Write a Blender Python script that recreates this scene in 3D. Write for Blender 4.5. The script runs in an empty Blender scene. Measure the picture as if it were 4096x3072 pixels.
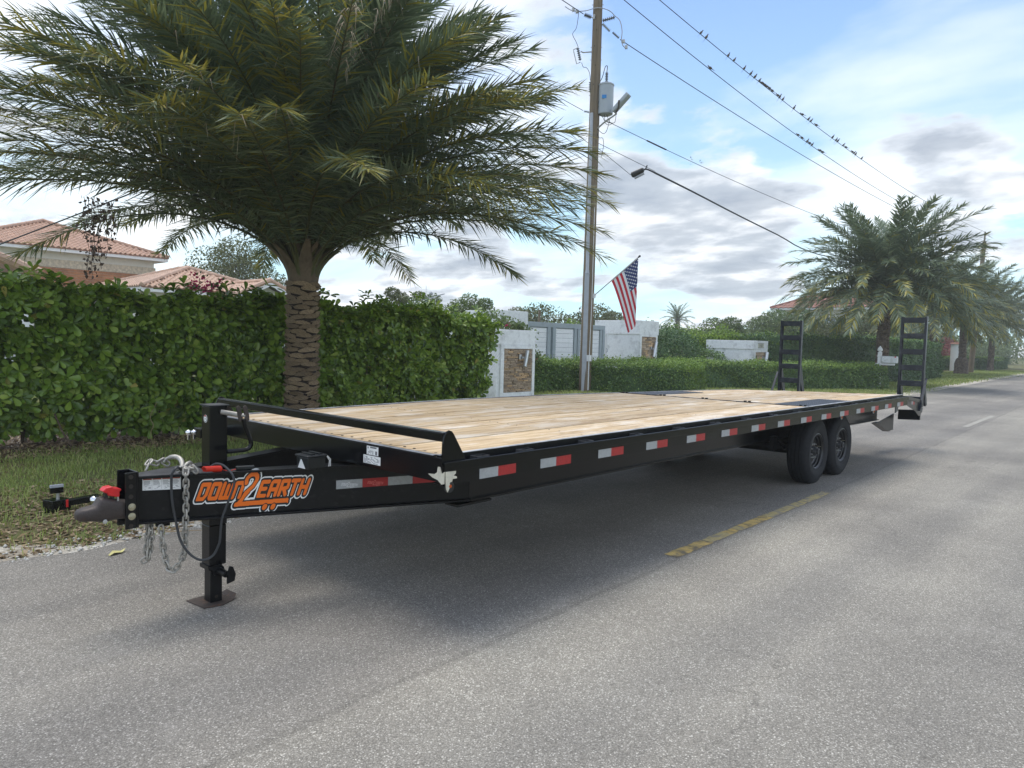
import bpy, math, random
import numpy as np
from mathutils import Matrix, Vector

rnd = random.Random(7)
NR = np.random.RandomState(11)
scene = bpy.context.scene
COL = scene.collection
rad = math.radians

# ---------------------------------------------------------------- camera
YAW, PITCH, ROLL = 0.7345, -0.0583, 0.027
CAM = Vector((-2.5524, -2.7577, 1.571))
r0 = Vector((math.sin(YAW), -math.cos(YAW), 0)); f0 = Vector((math.cos(YAW), math.sin(YAW), 0)); z0 = Vector((0, 0, 1))
fw = f0 * math.cos(PITCH) + z0 * math.sin(PITCH)
up = z0 * math.cos(PITCH) - f0 * math.sin(PITCH)
cr_, cu_ = r0 * math.cos(ROLL) + up * math.sin(ROLL), up * math.cos(ROLL) - r0 * math.sin(ROLL)
cd = bpy.data.cameras.new('camera'); cam = bpy.data.objects.new('camera', cd); COL.objects.link(cam)
cd.sensor_width = 36; cd.lens = 36 * 2898.2 / 4096; cd.clip_start = 0.05; cd.clip_end = 2000
cam.matrix_world = Matrix(((cr_.x, cu_.x, -fw.x, CAM.x), (cr_.y, cu_.y, -fw.y, CAM.y), (cr_.z, cu_.z, -fw.z, CAM.z), (0, 0, 0, 1)))
scene.camera = cam

# ---------------------------------------------------------------- sky + sun + exposure
SUN_DIR = Vector((0.05, 0.42, 1.25)).normalized()      # towards the sun
SUN_EL = math.asin(SUN_DIR.z)
SUN_AZ = math.atan2(SUN_DIR.x, SUN_DIR.y)
world = bpy.data.worlds.new('World'); scene.world = world; world.use_nodes = True
wn, wl = world.node_tree.nodes, world.node_tree.links
wn.clear()

def N(nodes, t, **kw):
    n = nodes.new(t)
    for k, v in kw.items():
        if k == 'inp':
            for i, val in v.items(): n.inputs[i].default_value = val
        else: setattr(n, k, v)
    return n
def ramp(nodes, stops, interp='LINEAR'):
    n = nodes.new('ShaderNodeValToRGB'); n.color_ramp.interpolation = interp
    e = n.color_ramp.elements
    while len(e) > 1: e.remove(e[-1])
    e[0].position = stops[0][0]; e[0].color = tuple(stops[0][1]) + ((1,) if len(stops[0][1]) == 3 else ())
    for p, c in stops[1:]:
        x = e.new(p); x.color = tuple(c) + ((1,) if len(c) == 3 else ())
    return n
def MATH(nodes, links, op, a, b=None, clamp=False):
    n = nodes.new('ShaderNodeMath'); n.operation = op; n.use_clamp = clamp
    for i, v in enumerate((a, b)):
        if v is None: continue
        if isinstance(v, (int, float)): n.inputs[i].default_value = v
        else: links.new(v, n.inputs[i])
    return n.outputs[0]
def MIX(nodes, links, fac, a, b, blend='MIX'):
    n = nodes.new('ShaderNodeMix'); n.data_type = 'RGBA'; n.blend_type = blend
    for sock, v in ((n.inputs[0], fac), (n.inputs[6], a), (n.inputs[7], b)):
        if isinstance(v, (int, float)): sock.default_value = v
        elif isinstance(v, tuple): sock.default_value = v if len(v) == 4 else v + (1,)
        else: links.new(v, sock)
    return n.outputs[2]

sky = N(wn, 'ShaderNodeTexSky', sky_type='NISHITA', sun_disc=False, sun_elevation=SUN_EL, sun_rotation=SUN_AZ,
        altitude=0, air_density=1.0, dust_density=1.4, ozone_density=1.2)
tc = N(wn, 'ShaderNodeTexCoord')
sep = N(wn, 'ShaderNodeSeparateXYZ'); wl.new(tc.outputs['Generated'], sep.inputs[0])
zc = MATH(wn, wl, 'MAXIMUM', sep.outputs[2], 0.0)
den = MATH(wn, wl, 'ADD', zc, 0.20)
px_ = MATH(wn, wl, 'DIVIDE', sep.outputs[0], den); py_ = MATH(wn, wl, 'DIVIDE', sep.outputs[1], den)
cmb = N(wn, 'ShaderNodeCombineXYZ'); wl.new(px_, cmb.inputs[0]); wl.new(py_, cmb.inputs[1])
def wnoise(scale, detail, rough, off=(0, 0, 0), sc=(1, 1, 1), dist=0.0, rot=0.0):
    m = N(wn, 'ShaderNodeMapping'); wl.new(cmb.outputs[0], m.inputs[0])
    m.inputs['Location'].default_value = off; m.inputs['Scale'].default_value = sc; m.inputs['Rotation'].default_value = (0, 0, rot)
    n = N(wn, 'ShaderNodeTexNoise'); wl.new(m.outputs[0], n.inputs['Vector'])
    n.inputs['Scale'].default_value = scale; n.inputs['Detail'].default_value = detail
    n.inputs['Roughness'].default_value = rough; n.inputs['Distortion'].default_value = dist
    return n.outputs['Fac']
SKY_K = 0.105
def blobs(lst):
    """soft lobes around given directions of the sky; sum of (direction, angular radius in degrees, weight)"""
    tot = None
    for d, r, w in lst:
        v = N(wn, 'ShaderNodeVectorMath', operation='DOT_PRODUCT'); wl.new(tc.outputs['Generated'], v.inputs[0]); v.inputs[1].default_value = d
        m = N(wn, 'ShaderNodeMapRange'); m.interpolation_type = 'SMOOTHSTEP'; wl.new(v.outputs['Value'], m.inputs[0])
        m.inputs[1].default_value = math.cos(rad(r * 1.5)); m.inputs[2].default_value = 1.0; m.inputs[3].default_value = 0; m.inputs[4].default_value = w
        tot = m.outputs[0] if tot is None else MATH(wn, wl, 'ADD', tot, m.outputs[0])
    return tot
CLOUDS = [((0.821, 0.506, 0.264), 6, 0.8), ((0.846, 0.488, 0.215), 6, 1), ((0.878, 0.434, 0.202), 6, 1), ((0.906, 0.385, 0.175), 5, 0.9), ((0.832, 0.53, 0.166), 4, 0.8), ((0.936, 0.273, 0.225), 3, 1.0), ((0.953, 0.222, 0.204), 4, 1.2), ((0.969, 0.169, 0.18), 4, 1.2), ((0.979, 0.132, 0.158), 4, 0.9), ((0.708, 0.699, 0.096), 4, 0.9), ((0.573, 0.813, 0.106), 4, 0.8), ((0.653, 0.754, 0.07), 3, 0.6), ((0.78, 0.618, 0.099), 3, 0.6), ((0.904, 0.409, 0.126), 4, 0.7), ((0.753, 0.547, 0.366), 5, 0.5), ((0.262, 0.949, 0.174), 6, 0.6), ((0.949, 0.141, 0.28), 4, 0.9), ((0.919, 0.246, 0.307), 3, 0.5), ((0.893, 0.437, 0.108), 3, 0.5), ((0.85, 0.395, 0.35), 3, 0.5)]
BLUES = [((0.893, 0.268, 0.363), 13, 1.0), ((0.984, 0.13, 0.123), 5, 1.0), ((0.772, 0.53, 0.352), 6, 1.0), ((0.84, 0.438, 0.321), 6, 1.0), ((0.788, 0.603, 0.126), 4, 1.0), ((0.936, 0.326, 0.131), 3, 1.0), ((0.837, 0.391, 0.383), 8, 1.0)]
WHITES = [((0.906, 0.337, 0.255), 6, 1.0), ((0.947, 0.21, 0.243), 6, 1.0), ((0.279, 0.918, 0.282), 10, 1.0), ((0.828, 0.482, 0.286), 4, 1.0), ((0.95, 0.273, 0.153), 4, 1.0)]
wb, bb_, ww_ = blobs(CLOUDS), blobs(BLUES), blobs(WHITES)
blue = MIX(wn, wl, 1.0, sky.outputs[0], (SKY_K, SKY_K, SKY_K), 'MULTIPLY')
blue = MIX(wn, wl, 0.6, blue, (0.27, 0.47, 0.90))
hz = ramp(wn, [(0.0, (1, 1, 1)), (0.10, (0.80, 0.80, 0.80)), (0.25, (0.30, 0.30, 0.30)), (0.42, (0, 0, 0))]); wl.new(zc, hz.inputs[0])
base = MIX(wn, wl, hz.outputs[0], blue, (0.55, 0.84, 0.93))
cir = wnoise(1.6, 7, 0.56, (3.1, 1.7, 0), (1, 0.42, 1), 0.3, 0.5)
cir = MATH(wn, wl, 'ADD', cir, MATH(wn, wl, 'MULTIPLY', ww_, 0.09)); cir = MATH(wn, wl, 'SUBTRACT', cir, MATH(wn, wl, 'MULTIPLY', bb_, 0.11))
cirr = ramp(wn, [(0.33, (0, 0, 0)), (0.70, (0.95, 0.95, 0.95))]); wl.new(cir, cirr.inputs[0])
base = MIX(wn, wl, cirr.outputs[0], base, (0.93, 0.95, 0.97))
cum = wnoise(2.3, 9, 0.57, (0.55, 2.35, 0), (1, 0.8, 1), 0.12, 0.73)
cum = MATH(wn, wl, 'ADD', cum, MATH(wn, wl, 'MULTIPLY', wb, 0.118)); cum = MATH(wn, wl, 'SUBTRACT', cum, MATH(wn, wl, 'MULTIPLY', MATH(wn, wl, 'ADD', bb_, ww_), 0.08))
cumr = ramp(wn, [(0.51, (0, 0, 0)), (0.60, (0.93, 0.93, 0.93))], 'EASE'); wl.new(cum, cumr.inputs[0])
cdk = wnoise(4.2, 7, 0.55, (0.7, 5.2, 0), (1, 0.7, 1), 0.1, 0.73)
ccol = ramp(wn, [(0.34, (0.31, 0.35, 0.42)), (0.50, (0.43, 0.47, 0.53)), (0.64, (0.78, 0.80, 0.83))]); wl.new(cdk, ccol.inputs[0])
edge = ramp(wn, [(0.55, (1, 1, 1)), (0.66, (0, 0, 0))]); wl.new(cum, edge.inputs[0])
ccol2 = MIX(wn, wl, MATH(wn, wl, 'MULTIPLY', edge.outputs[0], 0.55), ccol.outputs[0], (0.86, 0.91, 0.97))
skyc = MIX(wn, wl, cumr.outputs[0], base, ccol2)
bg = N(wn, 'ShaderNodeBackground'); wl.new(skyc, bg.inputs[0]); bg.inputs[1].default_value = 0.80
wo = N(wn, 'ShaderNodeOutputWorld'); wl.new(bg.outputs[0], wo.inputs[0])

sd = bpy.data.lights.new('sun', 'SUN'); sun = bpy.data.objects.new('sun', sd); COL.objects.link(sun)
sd.energy = 1.3; sd.angle = rad(32); sd.color = (1.0, 0.95, 0.87)
sun.rotation_euler = SUN_DIR.to_track_quat('Z', 'Y').to_euler()
scene.view_settings.view_transform = 'Standard'; scene.view_settings.look = 'None'
scene.view_settings.exposure = 0.86; scene.view_settings.gamma = 1; scene.view_settings.use_curve_mapping = False
scene.cycles.volume_bounces = 1; scene.cycles.max_bounces = 6; scene.cycles.transparent_max_bounces = 8
scene.cycles.diffuse_bounces = 3; scene.cycles.glossy_bounces = 3; scene.cycles.transmission_bounces = 3

# ---------------------------------------------------------------- materials
MATS = {}
def new_mat(name):
    m = bpy.data.materials.new(name); m.use_nodes = True; MATS[name] = m
    return m, m.node_tree.nodes, m.node_tree.links, m.node_tree.nodes['Principled BSDF']
def mat(name, col, rough=0.6, metal=0.0, var=0.12, scale=8.0, bump=0.0, bscale=None, obj_var=0.0, spec=0.5, coat=0.0, dirt=None, dirt_scale=3.0, dirt_amt=(0.5, 0.7)):
    m, n, l, b = new_mat(name)
    t = N(n, 'ShaderNodeTexCoord'); no = N(n, 'ShaderNodeTexNoise'); l.new(t.outputs['Object'], no.inputs['Vector'])
    no.inputs['Scale'].default_value = scale; no.inputs['Detail'].default_value = 6; no.inputs['Roughness'].default_value = 0.6
    lo = tuple(max(0, c * (1 - var)) for c in col); hi = tuple(min(1, c * (1 + var)) for c in col)
    r = ramp(n, [(0.3, lo), (0.7, hi)]); l.new(no.outputs['Fac'], r.inputs[0]); c = r.outputs[0]
    if obj_var:
        oi = N(n, 'ShaderNodeObjectInfo')
        v = MATH(n, l, 'MULTIPLY_ADD', oi.outputs['Random'], obj_var * 2); n[-1].inputs[2].default_value = 1 - obj_var
        hv = N(n, 'ShaderNodeHueSaturation'); l.new(v, hv.inputs['Value']); l.new(c, hv.inputs['Color']); c = hv.outputs[0]
    if dirt:
        nd = N(n, 'ShaderNodeTexNoise'); l.new(t.outputs['Object'], nd.inputs['Vector']); nd.inputs['Scale'].default_value = dirt_scale
        nd.inputs['Detail'].default_value = 8; nd.inputs['Roughness'].default_value = 0.65
        rd = ramp(n, [(dirt_amt[0], (0, 0, 0)), (dirt_amt[1], (1, 1, 1))]); l.new(nd.outputs['Fac'], rd.inputs[0])
        c = MIX(n, l, rd.outputs[0], c, dirt)
    l.new(c, b.inputs['Base Color'])
    b.inputs['Roughness'].default_value = rough; b.inputs['Metallic'].default_value = metal
    b.inputs['Specular IOR Level'].default_value = spec
    if coat: b.inputs['Coat Weight'].default_value = coat; b.inputs['Coat Roughness'].default_value = 0.15
    if bump:
        nb = N(n, 'ShaderNodeTexNoise'); l.new(t.outputs['Object'], nb.inputs['Vector']); nb.inputs['Scale'].default_value = bscale or scale * 4
        nb.inputs['Detail'].default_value = 5
        bp = N(n, 'ShaderNodeBump'); l.new(nb.outputs['Fac'], bp.inputs['Height']); bp.inputs['Strength'].default_value = bump; bp.inputs['Distance'].default_value = 0.01
        l.new(bp.outputs[0], b.inputs['Normal'])
    return m
def leaf_mat(name, c1, c2, c3=None, rough=0.45, trans=0.25, scale=1.5, spec=0.4):
    m, n, l, b = new_mat(name)
    g = N(n, 'ShaderNodeNewGeometry'); t = N(n, 'ShaderNodeTexCoord')
    no = N(n, 'ShaderNodeTexNoise'); l.new(t.outputs['Object'], no.inputs['Vector']); no.inputs['Scale'].default_value = scale; no.inputs['Detail'].default_value = 3
    f = MATH(n, l, 'MULTIPLY', g.outputs['Random Per Island'], 0.6)
    f2 = MATH(n, l, 'MULTIPLY', no.outputs['Fac'], 0.6); f3 = MATH(n, l, 'ADD', f, f2)
    st = [(0.15, c1), (0.75, c2)] + ([(1.0, c3)] if c3 else [])
    r = ramp(n, st); l.new(f3, r.inputs[0]); l.new(r.outputs[0], b.inputs['Base Color'])
    b.inputs['Roughness'].default_value = rough; b.inputs['Specular IOR Level'].default_value = spec
    if trans:
        tr = N(n, 'ShaderNodeBsdfTranslucent'); l.new(r.outputs[0], tr.inputs[0])
        mx = N(n, 'ShaderNodeMixShader'); mx.inputs[0].default_value = trans
        l.new(b.outputs[0], mx.inputs[1]); l.new(tr.outputs[0], mx.inputs[2]); l.new(mx.outputs[0], n['Material Output'].inputs[0])
    return m

BLACK = mat('black_paint', (0.003, 0.0035, 0.0045), rough=0.22, var=0.3, scale=20, spec=0.32, bump=0.03, bscale=60, dirt=(0.010, 0.011, 0.012), dirt_scale=9, dirt_amt=(0.55, 0.8))
BLACKD = mat('scuffed_black_paint', (0.004, 0.0045, 0.0055), rough=0.3, var=0.4, scale=30, spec=0.3, bump=0.06, dirt=(0.022, 0.022, 0.022), dirt_scale=22, dirt_amt=(0.56, 0.76))
TOPBLK = mat('worn_lit_black', (0.035, 0.036, 0.04), rough=0.45, var=0.4, scale=25, bump=0.15, dirt=(0.09, 0.09, 0.092), dirt_scale=14, dirt_amt=(0.5, 0.75))
RAILGREY = mat('dusty_edge_steel', (0.48, 0.48, 0.49), rough=0.5, metal=0.2, var=0.3, scale=12, dirt=(0.14, 0.14, 0.145), dirt_scale=7, dirt_amt=(0.5, 0.7))
RAMPM = mat('ramp_blue_black', (0.012, 0.016, 0.026), rough=0.35, var=0.3, scale=15, dirt=(0.06, 0.065, 0.075), dirt_scale=10)
RUST = mat('rusty_cast_steel', (0.055, 0.042, 0.037), rough=0.55, metal=0.2, var=0.3, scale=14, bump=0.3, bscale=90, dirt=(0.10, 0.05, 0.032), dirt_scale=8, dirt_amt=(0.55, 0.8))
RUSTB = mat('brown_rust', (0.055, 0.040, 0.032), rough=0.7, var=0.4, scale=25, bump=0.3, dirt=(0.17, 0.075, 0.035), dirt_scale=7, dirt_amt=(0.55, 0.75))
GALV = mat('galvanised_steel', (0.46, 0.46, 0.44), rough=0.42, metal=0.75, var=0.2, scale=40, bump=0.1)
GALVW = mat('weathered_chain_steel', (0.36, 0.34, 0.30), rough=0.5, metal=0.45, var=0.35, scale=30, bump=0.15, obj_var=0.2)
CHROME = mat('chrome', (0.8, 0.8, 0.8), rough=0.08, metal=1.0, var=0.02)
BRASS = mat('zinc_yellow_bolt', (0.5, 0.46, 0.33), rough=0.35, metal=0.8, var=0.15, scale=40)
REDP = mat('red_plastic', (0.62, 0.012, 0.015), rough=0.35, var=0.1, scale=30)
REDC = mat('red_cable', (0.62, 0.03, 0.01), rough=0.4, var=0.1)
RUBC = mat('grey_black_cable', (0.035, 0.037, 0.04), rough=0.5, var=0.2)
TYRE = mat('tyre_rubber', (0.014, 0.015, 0.018), rough=0.75, var=0.25, scale=18, bump=0.25, bscale=60, spec=0.3)
RIM = mat('black_rim', (0.005, 0.0055, 0.007), rough=0.28, var=0.2, spec=0.6)
TAPEW = mat('white_reflective_tape', (0.36, 0.37, 0.37), rough=0.4, var=0.1, scale=90, bump=0.2, bscale=240, dirt=(0.3, 0.3, 0.3), dirt_scale=30)
TAPER = mat('red_reflective_tape', (0.38, 0.010, 0.010), rough=0.4, var=0.15, scale=90, bump=0.2, bscale=240)
ORANGE = mat('orange_vinyl', (0.86, 0.16, 0.004), rough=0.4, var=0.04)
VINYLK = mat('black_vinyl', (0.01, 0.012, 0.013), rough=0.35, var=0.1)
VINYLW = mat('white_vinyl', (0.82, 0.82, 0.80), rough=0.45, var=0.03)
INK = mat('grey_ink', (0.12, 0.12, 0.13), rough=0.5, var=0.1)
INKR = mat('red_brown_ink', (0.35, 0.06, 0.03), rough=0.5, var=0.1)
PATCHW = mat('cream_sealant', (0.62, 0.58, 0.47), rough=0.5, var=0.2, scale=25, bump=0.7, bscale=30)
GLASSO = mat('amber_lens', (0.5, 0.08, 0.01), rough=0.2, var=0.1)
TREADP = mat('tread_plate', (0.07, 0.075, 0.085), rough=0.4, metal=0.4, var=0.3, scale=60, bump=0.6, bscale=160)

def plank_mat():
    m, n, l, b = new_mat('deck_wood')
    t = N(n, 'ShaderNodeTexCoord'); oi = N(n, 'ShaderNodeObjectInfo')
    mp = N(n, 'ShaderNodeMapping'); l.new(t.outputs['Object'], mp.inputs[0]); mp.inputs['Scale'].default_value = (0.9, 16, 1)
    off = N(n, 'ShaderNodeCombineXYZ'); l.new(MATH(n, l, 'MULTIPLY', oi.outputs['Random'], 37.0), off.inputs[2]); l.new(MATH(n, l, 'MULTIPLY', oi.outputs['Random'], 91.0), off.inputs[0])
    l.new(off.outputs[0], mp.inputs['Location'])
    g = N(n, 'ShaderNodeTexNoise'); l.new(mp.outputs[0], g.inputs['Vector']); g.inputs['Scale'].default_value = 2.2; g.inputs['Detail'].default_value = 9; g.inputs['Roughness'].default_value = 0.68; g.inputs['Distortion'].default_value = 0.8
    r = ramp(n, [(0.30, (0.20, 0.12, 0.055)), (0.42, (0.43, 0.29, 0.15)), (0.55, (0.60, 0.44, 0.25)), (0.72, (0.70, 0.56, 0.37))]); l.new(g.outputs['Fac'], r.inputs[0])
    mp2 = N(n, 'ShaderNodeMapping'); l.new(t.outputs['Object'], mp2.inputs[0]); mp2.inputs['Scale'].default_value = (1, 3.0, 1); l.new(off.outputs[0], mp2.inputs['Location'])
    w = N(n, 'ShaderNodeTexNoise'); l.new(mp2.outputs[0], w.inputs['Vector']); w.inputs['Scale'].default_value = 1.6; w.inputs['Detail'].default_value = 8; w.inputs['Roughness'].default_value = 0.7
    wr = ramp(n, [(0.48, (0, 0, 0)), (0.68, (0.75, 0.75, 0.75))]); l.new(w.outputs['Fac'], wr.inputs[0])
    c = MIX(n, l, wr.outputs[0], r.outputs[0], (0.80, 0.74, 0.64))
    hv = N(n, 'ShaderNodeHueSaturation'); l.new(c, hv.inputs['Color'])
    v = MATH(n, l, 'MULTIPLY', oi.outputs['Random'], 0.3); v = MATH(n, l, 'ADD', v, 0.80); l.new(v, hv.inputs['Value']); hv.inputs['Saturation'].default_value = 0.98
    kn = N(n, 'ShaderNodeTexVoronoi'); mp3 = N(n, 'ShaderNodeMapping'); l.new(t.outputs['Object'], mp3.inputs[0]); mp3.inputs['Scale'].default_value = (1.2, 5, 1); l.new(off.outputs[0], mp3.inputs['Location'])
    l.new(mp3.outputs[0], kn.inputs['Vector']); kn.inputs['Scale'].default_value = 1.3
    kr = ramp(n, [(0.03, (1, 1, 1)), (0.07, (0, 0, 0))]); l.new(kn.outputs['Distance'], kr.inputs[0])
    c = MIX(n, l, MATH(n, l, 'MULTIPLY', kr.outputs[0], 0.75), hv.outputs[0], (0.10, 0.055, 0.03))
    l.new(c, b.inputs['Base Color']); b.inputs['Roughness'].default_value = 0.7
    bp = N(n, 'ShaderNodeBump'); l.new(g.outputs['Fac'], bp.inputs['Height']); bp.inputs['Strength'].default_value = 0.4; bp.inputs['Distance'].default_value = 0.01; l.new(bp.outputs[0], b.inputs['Normal'])
    return m
PLANK = plank_mat()

def asphalt_mat():
    m, n, l, b = new_mat('asphalt')
    t = N(n, 'ShaderNodeTexCoord'); P = t.outputs['Object']
    v = N(n, 'ShaderNodeTexVoronoi'); l.new(P, v.inputs['Vector']); v.inputs['Scale'].default_value = 165
    st = ramp(n, [(0.0, (0.225, 0.210, 0.182)), (0.5, (0.285, 0.267, 0.234)), (0.85, (0.335, 0.314, 0.277)), (0.94, (0.46, 0.435, 0.39)), (1.0, (0.62, 0.59, 0.53))])
    sx = N(n, 'ShaderNodeSeparateColor'); l.new(v.outputs['Color'], sx.inputs[0]); l.new(sx.outputs[0], st.inputs[0])
    gap = ramp(n, [(0.35, (1, 1, 1)), (0.75, (0.62, 0.62, 0.62))]); l.new(v.outputs['Distance'], gap.inputs[0])
    c = MIX(n, l, 1.0, st.outputs[0], gap.outputs[0], 'MULTIPLY')
    big = N(n, 'ShaderNodeTexNoise'); l.new(P, big.inputs['Vector']); big.inputs['Scale'].default_value = 0.45; big.inputs['Detail'].default_value = 6; big.inputs['Roughness'].default_value = 0.6
    br = ramp(n, [(0.32, (0.80, 0.79, 0.79)), (0.68, (1.22, 1.21, 1.18))]); l.new(big.outputs['Fac'], br.inputs[0])
    c = MIX(n, l, 1.0, c, br.outputs[0], 'MULTIPLY')
    # wheel-track and lane-join tint running along the road
    mp = N(n, 'ShaderNodeMapping'); l.new(P, mp.inputs[0]); mp.inputs['Rotation'].default_value = (0, 0, -0.035); mp.inputs['Scale'].default_value = (0.05, 0.9, 1)
    st2 = N(n, 'ShaderNodeTexNoise'); l.new(mp.outputs[0], st2.inputs['Vector']); st2.inputs['Scale'].default_value = 1.3; st2.inputs['Detail'].default_value = 5
    sr = ramp(n, [(0.38, (0.86, 0.86, 0.87)), (0.62, (1.12, 1.11, 1.09))]); l.new(st2.outputs['Fac'], sr.inputs[0])
    c = MIX(n, l, 1.0, c, sr.outputs[0], 'MULTIPLY')
    pt = N(n, 'ShaderNodeTexNoise'); l.new(P, pt.inputs['Vector']); pt.inputs['Scale'].default_value = 1.7; pt.inputs['Detail'].default_value = 9; pt.inputs['Roughness'].default_value = 0.72
    pr = ramp(n, [(0.58, (0, 0, 0)), (0.76, (0.35, 0.35, 0.35))]); l.new(pt.outputs['Fac'], pr.inputs[0])
    c = MIX(n, l, pr.outputs[0], c, (0.42, 0.39, 0.35))
    # paving joint beside the lane paint: older darker lane on its far side
    sp = N(n, 'ShaderNodeSeparateXYZ'); l.new(P, sp.inputs[0])
    wob = N(n, 'ShaderNodeTexNoise'); l.new(P, wob.inputs['Vector']); wob.inputs['Scale'].default_value = 2.0; wob.inputs['Detail'].default_value = 5
    yy = MATH(n, l, 'SUBTRACT', sp.outputs[1], MATH(n, l, 'MULTIPLY', sp.outputs[0], 0.03)); yy = MATH(n, l, 'ADD', yy, MATH(n, l, 'MULTIPLY', wob.outputs['Fac'], 0.08)); yy = MATH(n, l, 'ADD', yy, 0.20)
    side = ramp(n, [(0.47, (1.05, 1.05, 1.04)), (0.53, (0.93, 0.93, 0.94))]); l.new(MATH(n, l, 'MULTIPLY_ADD', yy, 0.5, ), side.inputs[0]); side.inputs[0].links[0].from_node.inputs[2].default_value = 0.5
    c = MIX(n, l, 1.0, c, side.outputs[0], 'MULTIPLY')
    jl = ramp(n, [(0.0, (0.82, 0.82, 0.82)), (0.018, (0.88, 0.88, 0.88)), (0.035, (1, 1, 1))]); l.new(MATH(n, l, 'ABSOLUTE', yy), jl.inputs[0]); c = MIX(n, l, 1.0, c, jl.outputs[0], 'MULTIPLY')
    # hairline cracks
    cv = N(n, 'ShaderNodeTexVoronoi', feature='DISTANCE_TO_EDGE'); cm = N(n, 'ShaderNodeMapping'); l.new(P, cm.inputs[0]); cm.inputs['Scale'].default_value = (.28, .5, 1)
    dn = N(n, 'ShaderNodeTexNoise'); l.new(P, dn.inputs['Vector']); dn.inputs['Scale'].default_value = 1.1; dn.inputs['Detail'].default_value = 8
    cvv = N(n, 'ShaderNodeVectorMath', operation='ADD'); l.new(cm.outputs[0], cvv.inputs[0]); l.new(dn.outputs['Color'], cvv.inputs[1]); l.new(cvv.outputs[0], cv.inputs['Vector']); cv.inputs['Scale'].default_value = 1.0
    cr = ramp(n, [(0.0, (0.78, 0.78, 0.78)), (0.0035, (0.88, 0.88, 0.88)), (0.007, (1, 1, 1))]); l.new(cv.outputs['Distance'], cr.inputs[0])
    cmask = N(n, 'ShaderNodeTexNoise'); l.new(P, cmask.inputs['Vector']); cmask.inputs['Scale'].default_value = 0.35
    cmr = ramp(n, [(0.52, (0, 0, 0)), (0.60, (1, 1, 1))]); l.new(cmask.outputs['Fac'], cmr.inputs[0])
    c = MIX(n, l, cmr.outputs[0], c, MIX(n, l, 1.0, c, cr.outputs[0], 'MULTIPLY'))
    # dark drips and stains
    dt = N(n, 'ShaderNodeTexNoise'); l.new(P, dt.inputs['Vector']); dt.inputs['Scale'].default_value = 3.1; dt.inputs['Detail'].default_value = 3
    dtr = ramp(n, [(0.72, (1, 1, 1)), (0.80, (0.72, 0.71, 0.70))]); l.new(dt.outputs['Fac'], dtr.inputs[0]); c = MIX(n, l, 1.0, c, dtr.outputs[0], 'MULTIPLY')
    l.new(c, b.inputs['Base Color']); b.inputs['Roughness'].default_value = 0.85; b.inputs['Specular IOR Level'].default_value = 0.3
    bp = N(n, 'ShaderNodeBump'); l.new(v.outputs['Distance'], bp.inputs['Height']); bp.invert = True; bp.inputs['Strength'].default_value = 0.55; bp.inputs['Distance'].default_value = 0.006
    l.new(bp.outputs[0], b.inputs['Normal'])
    return m
ASPH = asphalt_mat()
def soil_mat(name, stops, scale, bump=0.5, fine=60):
    m, n, l, b = new_mat(name)
    t = N(n, 'ShaderNodeTexCoord'); no = N(n, 'ShaderNodeTexNoise'); l.new(t.outputs['Object'], no.inputs['Vector']); no.inputs['Scale'].default_value = scale
    no.inputs['Detail'].default_value = 10; no.inputs['Roughness'].default_value = 0.7
    r = ramp(n, stops); l.new(no.outputs['Fac'], r.inputs[0])
    n2 = N(n, 'ShaderNodeTexNoise'); l.new(t.outputs['Object'], n2.inputs['Vector']); n2.inputs['Scale'].default_value = fine; n2.inputs['Detail'].default_value = 4
    r2 = ramp(n, [(0.3, (0.65, 0.65, 0.65)), (0.7, (1.35, 1.35, 1.35))]); l.new(n2.outputs['Fac'], r2.inputs[0])
    c = MIX(n, l, 1.0, r.outputs[0], r2.outputs[0], 'MULTIPLY'); l.new(c, b.inputs['Base Color']); b.inputs['Roughness'].default_value = 0.95; b.inputs['Specular IOR Level'].default_value = 0.15
    bp = N(n, 'ShaderNodeBump'); l.new(n2.outputs['Fac'], bp.inputs['Height']); bp.inputs['Strength'].default_value = bump; bp.inputs['Distance'].default_value = 0.02; l.new(bp.outputs[0], b.inputs['Normal'])
    return m
GROUNDM = soil_mat('turf_soil', [(0.32, (0.14, 0.10, 0.06)), (0.5, (0.12, 0.12, 0.05)), (0.68, (0.15, 0.20, 0.065))], 1.2)
SAND = soil_mat('limestone_sand', [(0.28, (0.22, 0.18, 0.13)), (0.5, (0.44, 0.40, 0.33)), (0.68, (0.66, 0.63, 0.57))], 3.0, 0.7, 45)
MULCH = soil_mat('mulch_soil', [(0.30, (0.05, 0.032, 0.022)), (0.55, (0.12, 0.075, 0.045)), (0.75, (0.20, 0.14, 0.09))], 6.0, 0.8, 40)
LANE = mat('worn_yellow_paint', (0.62, 0.44, 0.15), rough=0.8, var=0.25, scale=20, bump=0.3, bscale=150, dirt=(0.20, 0.17, 0.11), dirt_scale=10, dirt_amt=(0.45, 0.6))
LANEF = mat('faded_lane_paint', (0.46, 0.37, 0.17), rough=0.85, var=0.25, scale=20, dirt=(0.27, 0.245, 0.20), dirt_scale=11, dirt_amt=(0.48, 0.6))
TAR = mat('tar_joint', (0.035, 0.035, 0.036), rough=0.7, var=0.2)

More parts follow.
